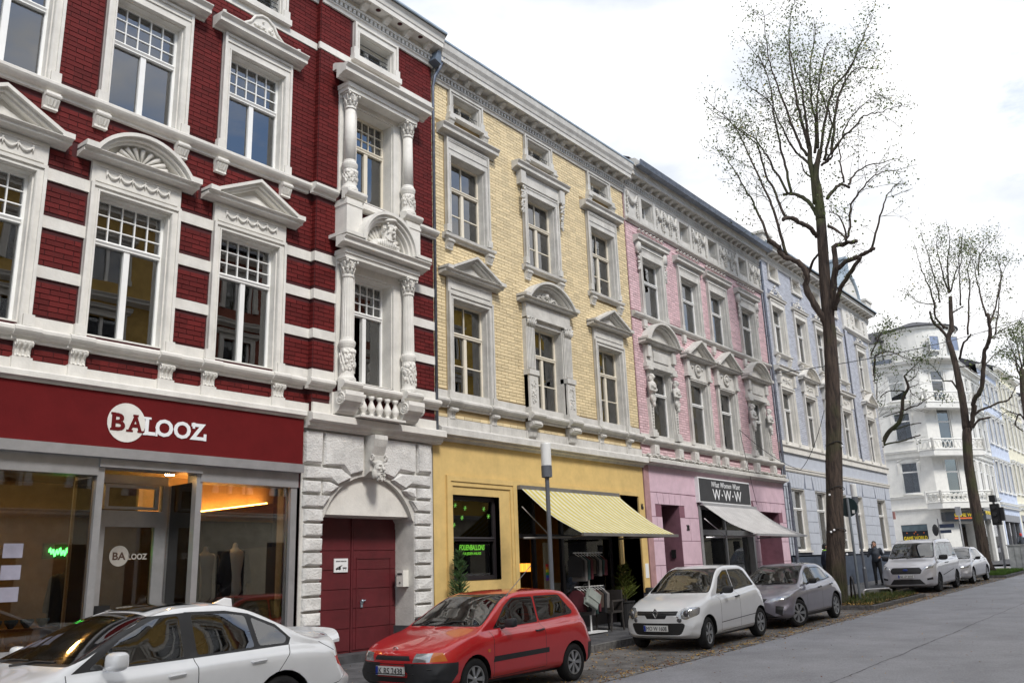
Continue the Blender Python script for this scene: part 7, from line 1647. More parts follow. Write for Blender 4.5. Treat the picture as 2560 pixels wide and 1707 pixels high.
TREE2=[
 ([(47.7,9.01,0.86),(47.7,8.98,2.17),(47.7,8.99,3.45),(47.7,9,4.74),(47.7,8.98,5.96),(47.7,8.84,7.38),(47.7,8.75,7.75)],0.36,0.26,0),
 ([(47.7,8.81,7.7),(47.7,8.76,9),(47.7,8.78,10.11),(47.7,8.8,10.95),(47.7,8.87,11.81),(47.7,8.93,12.44),(47.7,8.7,12.91),(47.7,8.6,13.76),(47.7,8.5,14.58)],0.25,0.12,0),
 ([(47.7,8.67,7.63),(47.49,8.31,8.47),(47.29,8.2,8.92),(47.08,7.79,9.42),(46.88,7.47,10.31),(46.67,7.25,11.16),(46.47,6.97,11.61),(46.26,6.76,12.23),(46.06,6.71,12.89)],0.2,0.12,1),
 ([(47.7,8.32,8.36),(47.79,8.01,8.57),(47.88,7.62,8.69),(47.97,7.18,8.86),(48.06,6.91,8.88),(48.15,6.66,9.07)],0.1,0.06,1),
 ([(47.7,8.51,7.72),(47.74,8.23,8.06),(47.78,7.99,8.11),(47.82,7.7,8.16)],0.1,0.07,1),
 ([(47.7,8.91,9.74),(47.51,9.04,10.12),(47.32,9.14,10.16),(47.13,9.38,10.16)],0.07,0.05,1),
 ([(47.7,8.58,11.24),(47.33,8.23,11.9),(46.97,7.93,12.05),(46.6,7.69,12.17)],0.09,0.06,1),
 ([(47.7,8.93,12.44),(47.34,9.18,12.94),(46.99,9.36,13.25),(46.63,9.36,13.69)],0.12,0.09,1),
 ([(47.7,8.88,12.95),(47.43,9.07,13.11),(47.16,9.25,13.55),(46.89,9.12,14.21)],0.1,0.07,1),
 ([(47.7,8.68,12.74),(48.59,8.75,13.04)],0.1,0.08,1),
 ([(47.7,8.53,13.71),(47.81,8.28,13.85),(47.91,8.03,13.98)],0.06,0.05,1),
 ([(47.7,7.03,12.04),(46.98,6.71,11.9),(46.26,6.46,11.68)],0.05,0.03,1),
 ([(47.7,8.62,10.86),(47.37,8.22,10.74),(47.05,8.01,10.43),(46.72,7.64,10.21)],0.05,0.03,1),
 ([(47.7,9.31,14.42),(47.8,9.41,15.16),(47.91,9.6,16.04),(48.01,9.8,17.11),(48.12,9.87,18.17)],0.05,0.01,2),
 ([(47.7,9.04,14.36),(47.51,9.01,14.84),(47.32,9.03,15.65),(47.13,9.06,16.47),(46.94,9.1,17.18),(46.75,9.2,18.08)],0.045,0.01,2),
 ([(47.7,8.53,14.77),(47.58,8.59,15.29),(47.46,8.62,16.12),(47.34,8.67,16.85),(47.21,8.58,17.55),(47.09,8.29,18.36)],0.05,0.01,2),
 ([(47.7,8.51,14.77),(47.41,8.39,15.73),(47.12,8.14,16.65),(46.83,7.92,17.37),(46.54,7.89,18.34)],0.05,0.01,2),
 ([(47.7,8.45,14.81),(47.66,8.13,15.62),(47.63,7.71,16.25),(47.59,7.59,16.96),(47.55,7.34,17.95)],0.04,0.01,2),
 ([(47.7,8.1,13.99),(47.29,7.92,14.85),(46.88,7.72,15.74),(46.47,7.51,16.41),(46.05,7.13,16.72)],0.04,0.01,2),
 ([(47.7,8,12.42),(47.84,7.78,13.85),(47.98,7.56,15.03),(48.13,7.53,16.02),(48.27,7.25,16.52),(48.41,6.62,17.47)],0.05,0.01,2),
 ([(47.7,7.03,13.19),(48.06,7.19,14.6),(48.41,7.25,15.49),(48.77,7.35,16.46),(49.13,7.56,17.38)],0.05,0.01,2),
 ([(47.7,6.92,12.81),(48.11,6.64,13.61),(48.52,6.18,15.31),(48.93,6.23,16.22),(49.34,6.49,16.77)],0.05,0.01,2),
 ([(47.7,6.8,12.18),(47.91,6.62,13),(48.12,6.31,14.36),(48.33,6.04,15.38),(48.55,5.38,16.42)],0.04,0.01,2),
 ([(47.7,7.04,15.37),(48.25,6.94,16.43),(48.8,6.61,17.14),(49.36,5.86,17.91)],0.035,0.01,2),
 ([(47.7,9.32,14.32),(47.12,9.75,14.34),(46.54,10.04,14.59),(45.97,10.2,15.07)],0.03,0.008,2),
 ([(47.7,9.06,12.94),(47.45,9.28,13.62),(47.19,9.21,14.28),(46.94,8.8,14.76)],0.03,0.01,2),
 ([(47.7,9.49,10.27),(48.26,9.89,11),(48.82,10.35,11.63),(49.38,10.96,12.14)],0.025,0.008,2),
 ([(47.7,6.6,9),(48.2,6.46,9.48),(48.69,6.2,9.83)],0.025,0.008,2),
 ([(47.7,7.11,12.03),(47.59,6.56,12.29),(47.49,5.9,12.47),(47.38,5.47,12.46)],0.03,0.008,2),
 ([(47.7,7.5,10.77),(48.23,7.13,11.24),(48.76,6.73,11.6),(49.3,6.24,11.93)],0.03,0.008,2)]
TREE3=[
 ([(70,8.99,6.57),(70,9.01,8.81),(70,8.96,11.09),(70,8.91,12.63),(70,8.71,14.32)],0.32,0.22,0),
 ([(70,9.15,10.73),(70.16,9.44,11.17),(70.32,9.79,10.46),(70.48,9.42,9.97)],0.1,0.06,1),
 ([(70,8.81,13.39),(69.72,8.97,14.47),(69.45,8.94,15.21),(69.17,9.27,17.06)],0.08,0.02,2),
 ([(70,8.82,13.55),(69.38,9.36,13.78),(68.77,9.99,13.48)],0.05,0.02,2),
 ([(70,8.71,14.24),(69.89,8.72,16.12),(69.78,8.87,17.18)],0.06,0.015,2),
 ([(70,8.59,14.53),(69.27,8.25,15.92),(68.55,8.04,17.32)],0.06,0.015,2),
 ([(70,8.72,14.16),(69.76,9.24,15.32),(69.53,9.92,15.57)],0.05,0.015,2),
 ([(70,9.55,11.17),(70.92,10.33,11.54),(71.85,11.25,11.14)],0.04,0.015,2)]
TREES=[
 ([(50,14.49,4.73),(50,13.82,7.02),(50,13.2,8.2),(50,12.5,8.76),(50,12.23,9.44),(50,12.09,10.08),(50,11.76,10.57),(50,11.77,10.93),(50,11.86,11.28)],0.2,0.07,0),
 ([(50,13.63,7.59),(49.92,13.25,7.66),(49.83,12.38,7.73),(49.75,11.9,7.84),(49.66,11.45,7.9)],0.09,0.05,1),
 ([(50,12.83,8.39),(49.7,12.24,8.46),(49.39,11.71,8.5),(49.09,11.18,8.46)],0.07,0.04,1),
 ([(50,12.25,9.35),(50.28,12.72,9.33),(50.57,13.41,9.26)],0.05,0.04,1),
 ([(50,12.24,9.38),(49.9,11.81,9.46),(49.79,11.39,9.53),(49.69,10.9,9.74),(49.58,10.24,10.04)],0.05,0.015,2),
 ([(50,11.87,10.4),(49.73,12.19,10.45),(49.46,12.67,10.46),(49.19,13.05,10.18)],0.06,0.04,1),
 ([(50,12.47,10.56),(49.92,12.34,10.89),(49.85,12.13,11.03)],0.03,0.02,1),
 ([(50,14.22,7.06),(49.85,13.57,10.59),(49.71,13.2,12.35),(49.56,12.94,12.62),(49.41,12.24,12.62),(49.27,11.39,12.01),(49.12,10.51,11.77)],0.08,0.012,2),
 ([(50,11.86,11.28),(49.7,11.23,11.64),(49.41,10.54,12.06),(49.11,10.09,12.4)],0.03,0.01,2),
 ([(50,11.76,10.57),(49.67,11.26,10.62),(49.34,10.75,10.55)],0.03,0.01,2),
 ([(50,11.74,10.93),(50.18,11.29,11.24),(50.35,11.08,11.84)],0.025,0.01,2),
 ([(50,11.69,10.5),(49.65,11.49,10.12),(49.3,11.07,9.77)],0.025,0.01,2),
 ([(50,14,8.24),(49.69,13.39,9.93),(49.39,13.21,10.95),(49.08,12.81,11.57)],0.05,0.012,2),
 ([(50,14.09,8.85),(50,13.53,12.46),(49.99,12.98,13.48),(49.99,12.53,14.15),(49.98,12.12,14.19)],0.06,0.012,2)]
# ================================================================== trees
def barkmat(name, moss):
    m = mat(name, (.055, .038, .03), .9, var=.45, vscale=5, bump=.6, bscale=22)
    n = m.node_tree.nodes; l = m.node_tree.links; b = n['Principled BSDF']
    t = n.new('ShaderNodeTexCoord'); mp_ = n.new('ShaderNodeMapping'); mp_.inputs['Scale'].default_value = (14, 14, 1.6); l.new(t.outputs['Object'], mp_.inputs[0])
    v = n.new('ShaderNodeTexNoise'); v.inputs['Scale'].default_value = 1; v.inputs['Detail'].default_value = 8; v.inputs['Roughness'].default_value = .75; l.new(mp_.outputs[0], v.inputs[0])
    r = n.new('ShaderNodeValToRGB'); r.color_ramp.elements[0].position = .38; r.color_ramp.elements[0].color = (.018, .013, .011, 1); r.color_ramp.elements[1].position = .68; r.color_ramp.elements[1].color = (.11, .078, .06, 1)
    l.new(v.outputs[0], r.inputs[0])
    ms = n.new('ShaderNodeTexNoise'); ms.inputs['Scale'].default_value = .55; ms.inputs['Detail'].default_value = 7; l.new(t.outputs['Object'], ms.inputs[0])
    mr = n.new('ShaderNodeMapRange'); mr.inputs[1].default_value = .52; mr.inputs[2].default_value = .66; mr.inputs[4].default_value = moss; l.new(ms.outputs[0], mr.inputs[0])
    x = n.new('ShaderNodeMix'); x.data_type = 'RGBA'; x.inputs['B'].default_value = (.045, .065, .012, 1); l.new(mr.outputs[0], x.inputs['Factor']); l.new(r.outputs[0], x.inputs['A']); l.new(x.outputs['Result'], b.inputs['Base Color'])
    bp = n.new('ShaderNodeBump'); bp.inputs['Strength'].default_value = 1; bp.inputs['Distance'].default_value = .06; l.new(v.outputs[0], bp.inputs['Height']); l.new(bp.outputs[0], b.inputs['Normal'])
    return m
BARK = barkmat('furrowed_bark', .7)
LEAF = mat('olive_autumn_leaf', (.075, .10, .022), .7, var=.5, vscale=1.2, col2=(.03, .05, .012))
LEAFY = mat('yellow_autumn_leaf', (.38, .30, .03), .7, var=.4, vscale=2)
def smoothp(pts, n):
    P = [Vector(q) for q in pts]; P = [2*P[0]-P[1]]+P+[2*P[-1]-P[-2]]; out = []
    for i in range(1, len(P)-2):
        for s in range(n):
            u = s/n; out.append(.5*((2*P[i])+(-P[i-1]+P[i+1])*u+(2*P[i-1]-5*P[i]+4*P[i+1]-P[i+2])*u*u+(-P[i-1]+3*P[i]-3*P[i+1]+P[i+2])*u**3))
    out.append(P[-2]); return out
def tree(label, base, data, seed, nleaf, lsz=.085, twig=1.0, group='street trees'):
    rg_ = random.Random(seed); t = thing('street_tree', label, 'tree', base, group=group); tw = MB(WF); lv = MB(WF); ly = MB(WF)
    def rvec(s=1): return Vector((rg_.uniform(-1, 1), rg_.uniform(-1, 1), rg_.uniform(-1, 1)))*s
    leafpts = []
    for pts, r0, r1, k in data:
        S = smoothp(pts, 6 if k == 0 else 4); m = len(S)
        if k == 0:
            q = MB(WF); rad = [.76*(r0+(r1-r0)*(i/(m-1))**.8) for i in range(m)]
            if r0 > .3: rad = [r+.16*math.exp(-i*1.1) for i, r in enumerate(rad)]
            q.tube(S, rad, 26)
            for i, v in enumerate(q.v):
                a = i % 26; f = 1+.05*math.sin(a*1.7+seed)+.04*math.sin(a*3.1+v[2]*2.1)+.025*math.sin(v[2]*9+a)
                c = S[min(i//26, m-1)]; q.v[i] = (c.x+(v[0]-c.x)*f, c.y+(v[1]-c.y)*f, v[2])
            q.build('trunk', BARK, t, smooth=True)
        elif k == 1:
            q = MB(WF); S2 = [s+rvec(r1*.25) if 0 < i < m-1 else s for i, s in enumerate(S)]; q.tube(S2, [.62*(r0+(r1-r0)*i/(m-1))+rg_.uniform(-.08, .12)*r1 for i in range(m)], 10); q.ball(*S2[-1], r1*.72, r1*.72, r1*.72, 1); q.ball(*S2[-1]+rvec(r1*.4), r1*.55, n=1); q.build('limb', BARK, t, smooth=True)
        else:
            q = MB(WF); q.tube([s+rvec(.03) if i else s for i, s in enumerate(S)], [r0*.9*(1-i/(m-1))+r1*.8 for i in range(m)], 5); q.build('shoot', BARK, t, smooth=True)
        if k:
            L = sum((S[i+1]-S[i]).length for i in range(m-1)); nt_ = int(L*(2.6 if k == 2 else 1.2)*twig)
            for j in range(nt_):
                f = rg_.uniform(.12 if k == 2 else .2, .98); i = int(f*(m-1)); o = S[i]; d = (S[min(i+1, m-1)]-S[max(i-1, 0)]).normalized()
                side = d.cross(rvec()).normalized(); l_ = rg_.uniform(.4, 1.7)*(1.25-f*.75 if k == 2 else .8); P = [o]
                dd = (side*rg_.uniform(.6, 1)+d*rg_.uniform(.3, .9)).normalized()
                for s in range(6): dd = (dd+rvec(.16)+Vector((0, 0, .05))).normalized(); P.append(P[-1]+dd*l_/6)
                tw.tube(P, [.011, .009, .008, .007, .006, .005, .004], 3, cap=False); leafpts += [(p, f) for p in P[2:]]
                for e in range(2):
                    o2 = P[rg_.randint(2, 5)]; d2 = (dd+rvec(.8)).normalized(); P2 = [o2, o2+d2*l_*.18+rvec(.02), o2+d2*l_*.36+rvec(.04)]; tw.tube(P2, [.006, .005, .003], 3, cap=False); leafpts += [(p, f) for p in P2[1:]]
            leafpts += [(s, i/(m-1)) for i, s in enumerate(S) if k == 2 and i > m*.4]
    tw.build('twigs', BARK, t, kind='stuff', recalc=False)
    zs = [p.z for p, f in leafpts]; zl, zh = min(zs), max(zs)
    # leaves hang on in clumps: keep only those near random clump centres, more of them high up
    cl = [p for p, f in leafpts if rg_.random() < .05+.75*((p.z-zl)/(zh-zl))**1.6]; rg_.shuffle(cl); cl = cl[:int(nleaf/13)]
    for c in cl:
        for j in range(rg_.randint(4, 24)):
            p = c+Vector((rg_.gauss(0, .2), rg_.gauss(0, .2), rg_.gauss(0, .24))); a = rg_.uniform(0, 2*PI); s = lsz*rg_.uniform(.6, 1.3)
            u = Vector((math.cos(a), math.sin(a), rg_.uniform(-.5, .5))).normalized()*s*.5; v = (Vector((0, 0, -1))+rvec(.7)).normalized()*s
            (ly if rg_.random() < .02 else lv).quad(tuple(p-u*.1), tuple(p+v*.5+u), tuple(p+v*1.1), tuple(p+v*.5-u))
    lv.build('crown', LEAF, t, kind='stuff', recalc=False); ly.build('crown', LEAFY, t, kind='stuff', recalc=False)
    return t
t1 = tree('tall pollarded street tree with thick mossy trunk in front of the blue-grey house', (27.1, 9.28, .3), TREE1, 11, 9500, .062, 1.5)
t2 = tree('smaller forked street tree in front of the white corner house', (47.7, 9.0, .7), TREE2, 12, 4200, .075, 1.4)
t3 = tree('street tree cut by the right edge of the photo', (70, 9, 1.1), TREE3, 13, 2200, .10, 1.3)
t4 = tree('bare side-street tree whose cut branches cross the white corner house', (50, 15.5, .7), TREES, 14, 1500, .09, 1.3)
# ring of dark wire with white bulbs round the big trunk
fl = thing('string_lights', 'string of small white globe bulbs wound round the big trunk', 'string lights', (27.1, 9.1, 2))
def tc_(z): return 9.28+(8.54-9.28)*(z-.16)/7
def tr_(z): return .76*(.40-.2*((z-.16)/12.3)**.8)
q = MB(WF)
for z in (2.5, 3.75, 5.1): q.tube([(27.1+(tr_(z)+.02)*math.cos(a), tc_(z)+(tr_(z)+.02)*math.sin(a), z+.05*math.sin(a*2)) for a in np.linspace(0, 2*PI, 24)], .012, 5)
q.build('cable', BLACK, fl)
for a, z in ((2.9, 3.55), (4.6, 1.78), (5.6, 2.42), (5.5, 2.20), (5.75, 3.65), (4.5, 5.0), (3.0, 2.45), (6.2, 2.32), (0.3, 5.45), (3.3, 2.5)):
    q = MB(WF); q.ball(27.1+(tr_(z)+.05)*math.cos(a), tc_(z)+(tr_(z)+.05)*math.sin(a), z, .035, n=2); q.build('bulb', mat('white_bulb', (.85, .86, .88), .25), fl, smooth=True)
# planting bed under the big tree: soil, leaves, low green, stone edging
def blobsheet(name, x0, x1, y0, y1, dz, m, h=.05, kind='stuff'):
    q = MB(WF); n = 24; k = 10
    q.v = [(x0+(x1-x0)*i/n, y0+(y1-y0)*j/k, gz(x0+(x1-x0)*i/n)+dz+h*math.sin(PI*j/k)*math.sin(PI*i/n)*(1+.4*math.sin(i*1.9+j*2.3))) for i in range(n+1) for j in range(k+1)]
    q.f = [(i*(k+1)+j, (i+1)*(k+1)+j, (i+1)*(k+1)+j+1, i*(k+1)+j+1) for i in range(n) for j in range(k)]
    return q.build(name, m, kind=kind, recalc=False, smooth=True)
def bed(x0, x1, y0, y1, seed, ng, nl):
    blobsheet('tree_pit', x0, x1, y0, y1, .06, EARTH, .10, 'structure'); rg_ = random.Random(seed)
    kk = thing('bed_edging', 'stone edging round the tree pit at x %d' % x0 if False else ('stone kerb edging around the pit of the big tree' if x0 < 30 else 'stone kerb edging around the grassy pit of the second tree'), 'edging', ((x0+x1)/2, y0, gz(x0)))
    x = x0
    while x < x1-.1:
        for y in (y0, y1): q = MB(WF); q.box(x, min(x+.98, x1), y-.07, y+.07, gz(x)-.1, gz(x)+.12); q.build('kerb_stone', KERB, kk)
        x += 1.0
    for x in (x0, x1): q = MB(WF); q.box(x-.07, x+.07, y0+.07, y1-.07, gz(x)-.1, gz(x)+.12); q.build('kerb_stone', KERB, kk)
    g = MB(WF)
    for i in range(ng):
        x, y = rg_.uniform(x0+.6, x1-.1), rg_.uniform(y0+.1, y1-.1); z = gz(x)+.09
        for k in range(4): a = rg_.uniform(0, 6.28); h = rg_.uniform(.05, .2); w_ = .008; dx, dy = math.cos(a), math.sin(a); g.add([(x-dy*w_, y+dx*w_, z), (x+dy*w_, y-dx*w_, z), (x+dx*h*.5, y+dy*h*.5, z+h)], [(0, 1, 2)])
    g.build('grass', mat('fresh_grass', (.08, .13, .02) if x0 < 30 else (.10, .19, .02), .8, var=.3, name_='x') if False else (mat('mossy_grass', (.07, .10, .02), .8, var=.4) if x0 < 30 else mat('fresh_grass', (.09, .18, .02), .8, var=.3)), kind='stuff', recalc=False)
    return nl
bed(26.0, 31.6, 7.95, 9.75, 3, 1500, 0); bed(44.5, 50.5, 7.7, 9.7, 4, 4200, 0)
# fallen leaves
rg_ = random.Random(21); L1, L2 = MB(WF), MB(WF)
def leafat(x, y, z, s):
    a = rg_.uniform(0, 6.28); c, d = math.cos(a)*s, math.sin(a)*s; t = rg_.uniform(.1, .5)*s
    (L1 if rg_.random() < .6 else L2).add([(x-c*.6, y-d*.6, z+.004), (x+d*.35, y-c*.35, z+.008+t*.3), (x+c*.6, y+d*.6, z+.006+t), (x-d*.35, y+c*.35, z+.008)], [(0, 1, 2, 3)])
for i in range(9500):
    x = rg_.uniform(9, 60) if rg_.random() < .6 else rg_.uniform(9, 32); y = rg_.gauss(7.72, .16) if rg_.random() < .5 else rg_.uniform(7.6, 9.95)
    if rg_.random() < .18: y = rg_.uniform(9.7, 9.97)
    leafat(x, y, gz(x)+.010, rg_.uniform(.024, .052))
for i in range(500): x = rg_.uniform(6, 60); leafat(x, rg_.uniform(3.0, 7.4), gz(x)+.004, rg_.uniform(.02, .04))
for i in range(2600): x = rg_.uniform(26.1, 31.5); leafat(x, rg_.uniform(8.0, 9.7), gz(x)+.10+rg_.uniform(0, .06), rg_.uniform(.03, .055))
for i in range(900): x = rg_.uniform(31.6, 44); leafat(x, rg_.uniform(7.8, 10.5), gz(x)+.012+(.13 if False else 0), rg_.uniform(.025, .045))
for i in range(260): x = rg_.uniform(9, 30); y = rg_.uniform(10.2, 11.9); leafat(x, y, gz(x)+.14+(y-10)*.035, rg_.uniform(.02, .035))
L1.build('fallen_leaves', mat('yellow_brown_leaf', (.52, .32, .08), .8, var=.4, vscale=3), kind='stuff', recalc=False); L2.build('fallen_leaves', mat('rust_brown_leaf', (.22, .09, .03), .8, var=.4, vscale=3), kind='stuff', recalc=False)
# ================================================================== street furniture
def lamp(name, label, x, y, z, h):
    t = thing('street_lamp', label, 'street lamp', (x, y, z), group='street lamps')
    q = MB(WF); q.lathe((x, y), [(.065, z), (.065, z+.9), (.046, z+.95), (.043, z+h-.68)], 14); q.build('pole', mat('grey_lamp_paint', (.11, .12, .14), .45, metal=.2), t, smooth=False)
    q = MB(WF); q.lathe((x, y), [(.045, z+h-.70), (.108, z+h-.68), (.11, z+h-.46), (.09, z+h-.44)], 24); q.build('collar', mat('grey_lamp_paint', (.11, .12, .14), .45), t)
    q = MB(WF); q.lathe((x, y), [(.104, z+h-.45), (.104, z+h-.02), (.098, z+h)], 24); q.build('lamp_shade', mat('frosted_lamp_cylinder', (.66, .67, .66), .35, var=.03), t, smooth=False)
lamp('street_lamp', 'grey street lamp with frosted cylinder head standing before the yellow awning', 14.08, 10.3, .18, 3.95)
lamp('street_lamp', 'grey street lamp with frosted cylinder head right of the big trunk', 32.3, 9.95, .40, 3.85)
ts = thing('road_sign', 'round road sign seen from behind on a grey post right of the big tree', 'road sign', (28.2, 8.9, .3))
q = MB(WF); q.tube([(28.1, 8.9, .25), (28.15, 8.9, 3.5)], .04, 10); q.build('post', mat('galvanised_post', (.22, .25, .28), .45, metal=.4), ts)
def FSn(u, p, z): return (28.2+p, 8.9-u, z)
q = MB(FSn); q.prism(arc(-.02, 3.22, .30, 0, 2*PI, 28)[:-1], -.03, -.055); q.build('disc', mat('dark_sign_back', (.012, .03, .035), .4), ts); q = MB(FSn); q.box(.1, .18, -.06, -.064, 3.02, 3.12); q.build('sticker', LET, ts)
bs_ = thing('bicycle_stand', 'bent steel bicycle stand beside the sign post and the big tree', 'bicycle stand', (26.9, 8.6, .3))
q = MB(WF); q.tube([(27.9, 8.95, .2), (27.95, 9.0, 1.0), (28.0, 9.05, 1.12), (28.1, 9.1, 1.12), (28.2, 9.15, 1.0), (28.5, 9.3, .25)], .03, 8); q.build('hoop', mat('dark_steel_tube', (.05, .05, .055), .5, metal=.3), bs_, smooth=True)
rl = thing('low_rail', 'low galvanised tube rail round the planting by the lamp', 'rail', (31, 9, .4))
q = MB(WF); q.tube([(29.8, 9.3, .3), (29.8, 9.3, .62), (29.85, 9.25, .66), (31.0, 8.85, .66), (31.1, 8.8, .6), (31.1, 8.8, .35)], .03, 8); q.build('tube', mat('galvanised_rail', (.5, .5, .52), .35, metal=.5), rl, smooth=True)
# traffic light, street name post, cabinets at the far corner
tl = thing('traffic_light', 'dark traffic light post behind the second tree', 'traffic light', (52.5, 9.1, .8))
q = MB(WF); q.tube([(52.5, 9.0, .75), (52.5, 9.0, 4.6)], .06, 8); q.build('pole', ALUD, tl); q = MB(WF); q.box(52.3, 52.6, 8.75, 9.2, 3.1, 4.2); q.box(52.25, 52.5, 8.55, 8.75, 3.3, 4.0); q.box(52.2, 52.7, 8.85, 9.15, 4.3, 4.65); q.build('signal_head', BLACK, tl, bevel=.03)
q = MB(WF); [q.tube([(52.28, 8.98, z), (52.12, 8.98, z+.02)], .11, 10) for z in (3.3, 3.65, 4.0)]; q.build('visor', BLACK, tl)
np_ = thing('street_name_post', 'thin post with two dark blue street name plates by the white house', 'street sign', (58, 12.2, .9))
q = MB(WF); q.tube([(56.3, 12.75, .8), (56.3, 12.75, 3.75)], .035, 8); q.build('post', ALUD, np_); q = MB(WF); q.box(56.28, 56.32, 11.9, 12.7, 3.2, 3.42); q.box(56.28, 56.32, 12.1, 12.7, 2.9, 3.08); q.build('name_plate', mat('dark_blue_plate', (.02, .03, .06), .4), np_)
q = MB(WF); q.ball(56.3, 12.95, 3.1, .08, .18, .35, 2); q.build('lantern', BLACK, np_)
p3 = thing('sign_post', 'slim white and dark post beside the arcade door', 'post', (57.2, 12.0, .9)); q = MB(WF); q.tube([(57.2, 11.75, .8), (57.2, 11.75, 4.4)], .04, 8); q.box(57.15, 57.25, 11.6, 11.9, 3.9, 4.4); q.build('post', ALU, p3)
cb = thing('utility_cabinet', 'light grey utility cabinet with three doors beside the second tree', 'cabinet', (52.4, 8.4, .8))
q = MB(WF); q.box(52.0, 52.4, 7.75, 8.65, .65, 2.0); q.build('body', mat('light_grey_cabinet', (.42, .43, .42), .6, var=.15), cb, bevel=.02); q = MB(WF); [q.box(51.97, 52.0, 7.8+k*.29, 8.04+k*.29, .85, 1.9) for k in range(3)]; q.build('door', mat('light_grey_cabinet', (.42, .43, .42), .6), cb); q = MB(WF); q.box(51.95, 52.45, 7.7, 8.7, 2.0, 2.06); q.build('lid', mat('light_grey_cabinet', (.42, .43, .42), .6), cb)
# overhead cables
def cable(name, label, pts, r=.014):
    t = thing(name, label, 'cable', pts[0]); q = MB(WF); q.tube(pts, r, 5, cap=False); q.build('wire', BLACK, t); return t
def sagc(a, b, s, n=18): a, b = Vector(a), Vector(b); return [a.lerp(b, i/n)-Vector((0, 0, s*4*(i/n)*(1-i/n))) for i in range(n+1)]
cable('overhead_cable', 'long black cable from the pink house downpipe past both trees to the right', sagc((30.9, 11.85, 8.45), (64.0, 5.5, 17.0), .5), .018)
cable('overhead_cable', 'thin slack cable hanging from the pink house facade to the big trunk', sagc((26.9, 11.7, 5.9), (29.6, 10.9, 4.7), .15)+sagc((29.7, 10.85, 4.68), (27.2, 8.95, 6.2), .25, 12), .010)
cable('overhead_cable', 'thin cable dropping from the pink facade across the dark shop sign', sagc((26.9, 11.7, 5.9), (27.9, 11.8, 3.5), .06), .008)
# ================================================================== people
SKIN = mat('skin', (.36, .20, .14), .6, var=.05)
def person(label, x, y, z, face, cloth, legs, hairc, pose, skin=SKIN, extra=None):
    c, s = math.cos(face), math.sin(face); t = thing('person', label, 'person', (x, y, z))
    F = lambda u, p, q: (x+u*c-p*s, y+u*s+p*c, z+q)      # u forward, p left
    def T(*a): return ('t', *a)
    P = pose
    # legs + hips
    lumps('trousers', [T([(0, .09, .93), (P['kl'][0], .11, P['kl'][1]), (P['fl'][0], .12, .09)], [.105, .07, .055]), T([(0, -.09, .93), (P['kr'][0], -.11, P['kr'][1]), (P['fr'][0], -.12, .09)], [.105, .07, .055]), ('b', 0, 0, .97, .13, .17, .13)], legs, t, F, vox=.022)
    for f, sd in ((P['fl'], .12), (P['fr'], -.12)): q = MB(F); q.ball(f[0]+.06, sd, .05, .14, .055, .05, 2); q.ball(f[0]-.01, sd, .08, .065, .05, .07, 2); q.build('shoe', BLACK, t, smooth=True)
    lean = P.get('lean', .03)
    lumps('jacket', [('b', 0, 0, 1.0, .145, .185, .14), T([(0, 0, 1.02), (lean, 0, 1.25), (lean+.01, 0, 1.38)], [.15, .17, .13]), ('b', lean, 0, 1.33, .13, .20, .12), T([(lean, .19, 1.40), P['el'], P['hl']], [.075, .058, .046]), T([(lean, -.19, 1.40), P['er'], P['hr']], [.075, .058, .046]), T([(lean, 0, 1.42), (lean+.02, 0, 1.49)], [.09, .075])], cloth, t, F, vox=.02)
    hx = lean+.05; hz = 1.60
    lumps('head', [T([(lean+.01, 0, 1.43), (hx-.02, 0, 1.54)], [.055, .055]), ('b', hx, 0, hz+.02, .095, .075, .105), ('b', hx+.03, 0, hz-.045, .065, .058, .06), T([(hx+.09, 0, hz+.02), (hx+.118, 0, hz-.02)], [.012, .018]), ('b', hx-.005, .078, hz, .02, .012, .03), ('b', hx-.005, -.078, hz, .02, .012, .03), ('b', hx+.088, 0, hz-.055, .014, .028, .009), ('b', hx+.08, 0, hz+.045, .02, .055, .012)], skin, t, F, vox=.011)
    q = MB(F); [q.ball(hx+.088, e, hz+.022, .010, .012, .008, 1) for e in (-.03, .03)]; q.build('eye', BLACK, t)
    lumps('hair', [('b', hx-.02, 0, hz+.06, .10, .088, .085), ('b', hx-.05, 0, hz, .07, .082, .09)]+([('b', hx-.06, 0, hz-.1, .06, .085, .09)] if P.get('long') else []), hairc, t, F, vox=.014)
    for h, e, sd in ((P['hl'], P['el'], 1), (P['hr'], P['er'], -1)):
        H, E = Vector(h), Vector(e); d = (H-E).normalized(); sx = d.cross(Vector((0, 0, 1))); 
        if sx.length < .2: sx = Vector((0, 1, 0))
        sx.normalize(); nn = sx.cross(d); pm = H+d*.05
        parts = [('t', [tuple(H+d*.0), tuple(H+d*.045), tuple(H+d*.085)], [.027, .033, .03])]
        for k, ln in zip((-1.5, -.5, .5, 1.5), (.065, .078, .074, .056)):
            b = H+d*.09+sx*k*.017; parts.append(('t', [tuple(b), tuple(b+d*ln*.5-nn*.006), tuple(b+d*ln*.8-nn*.028), tuple(b+d*ln*.85-nn*.045)], [.0095, .009, .0082, .0075]))
        b = H+d*.03+sx*sd*.03; parts.append(('t', [tuple(b), tuple(b+d*.03+sx*sd*.02-nn*.012), tuple(b+d*.062+sx*sd*.018-nn*.026)], [.012, .0105, .009]))
        lumps('hand', parts, skin, t, F, vox=.0055)
    if extra: extra(t, F, P)
    return t
DKJ = mat('dark_grey_jacket', (.035, .042, .055), .8, var=.2); DKT = mat('black_trousers', (.012, .013, .016), .85); NVJ = mat('navy_jacket', (.012, .016, .035), .75); HAIR = mat('dark_brown_hair', (.03, .018, .012), .7); LIME = mat('lime_reflector', (.35, .75, .05), .5)
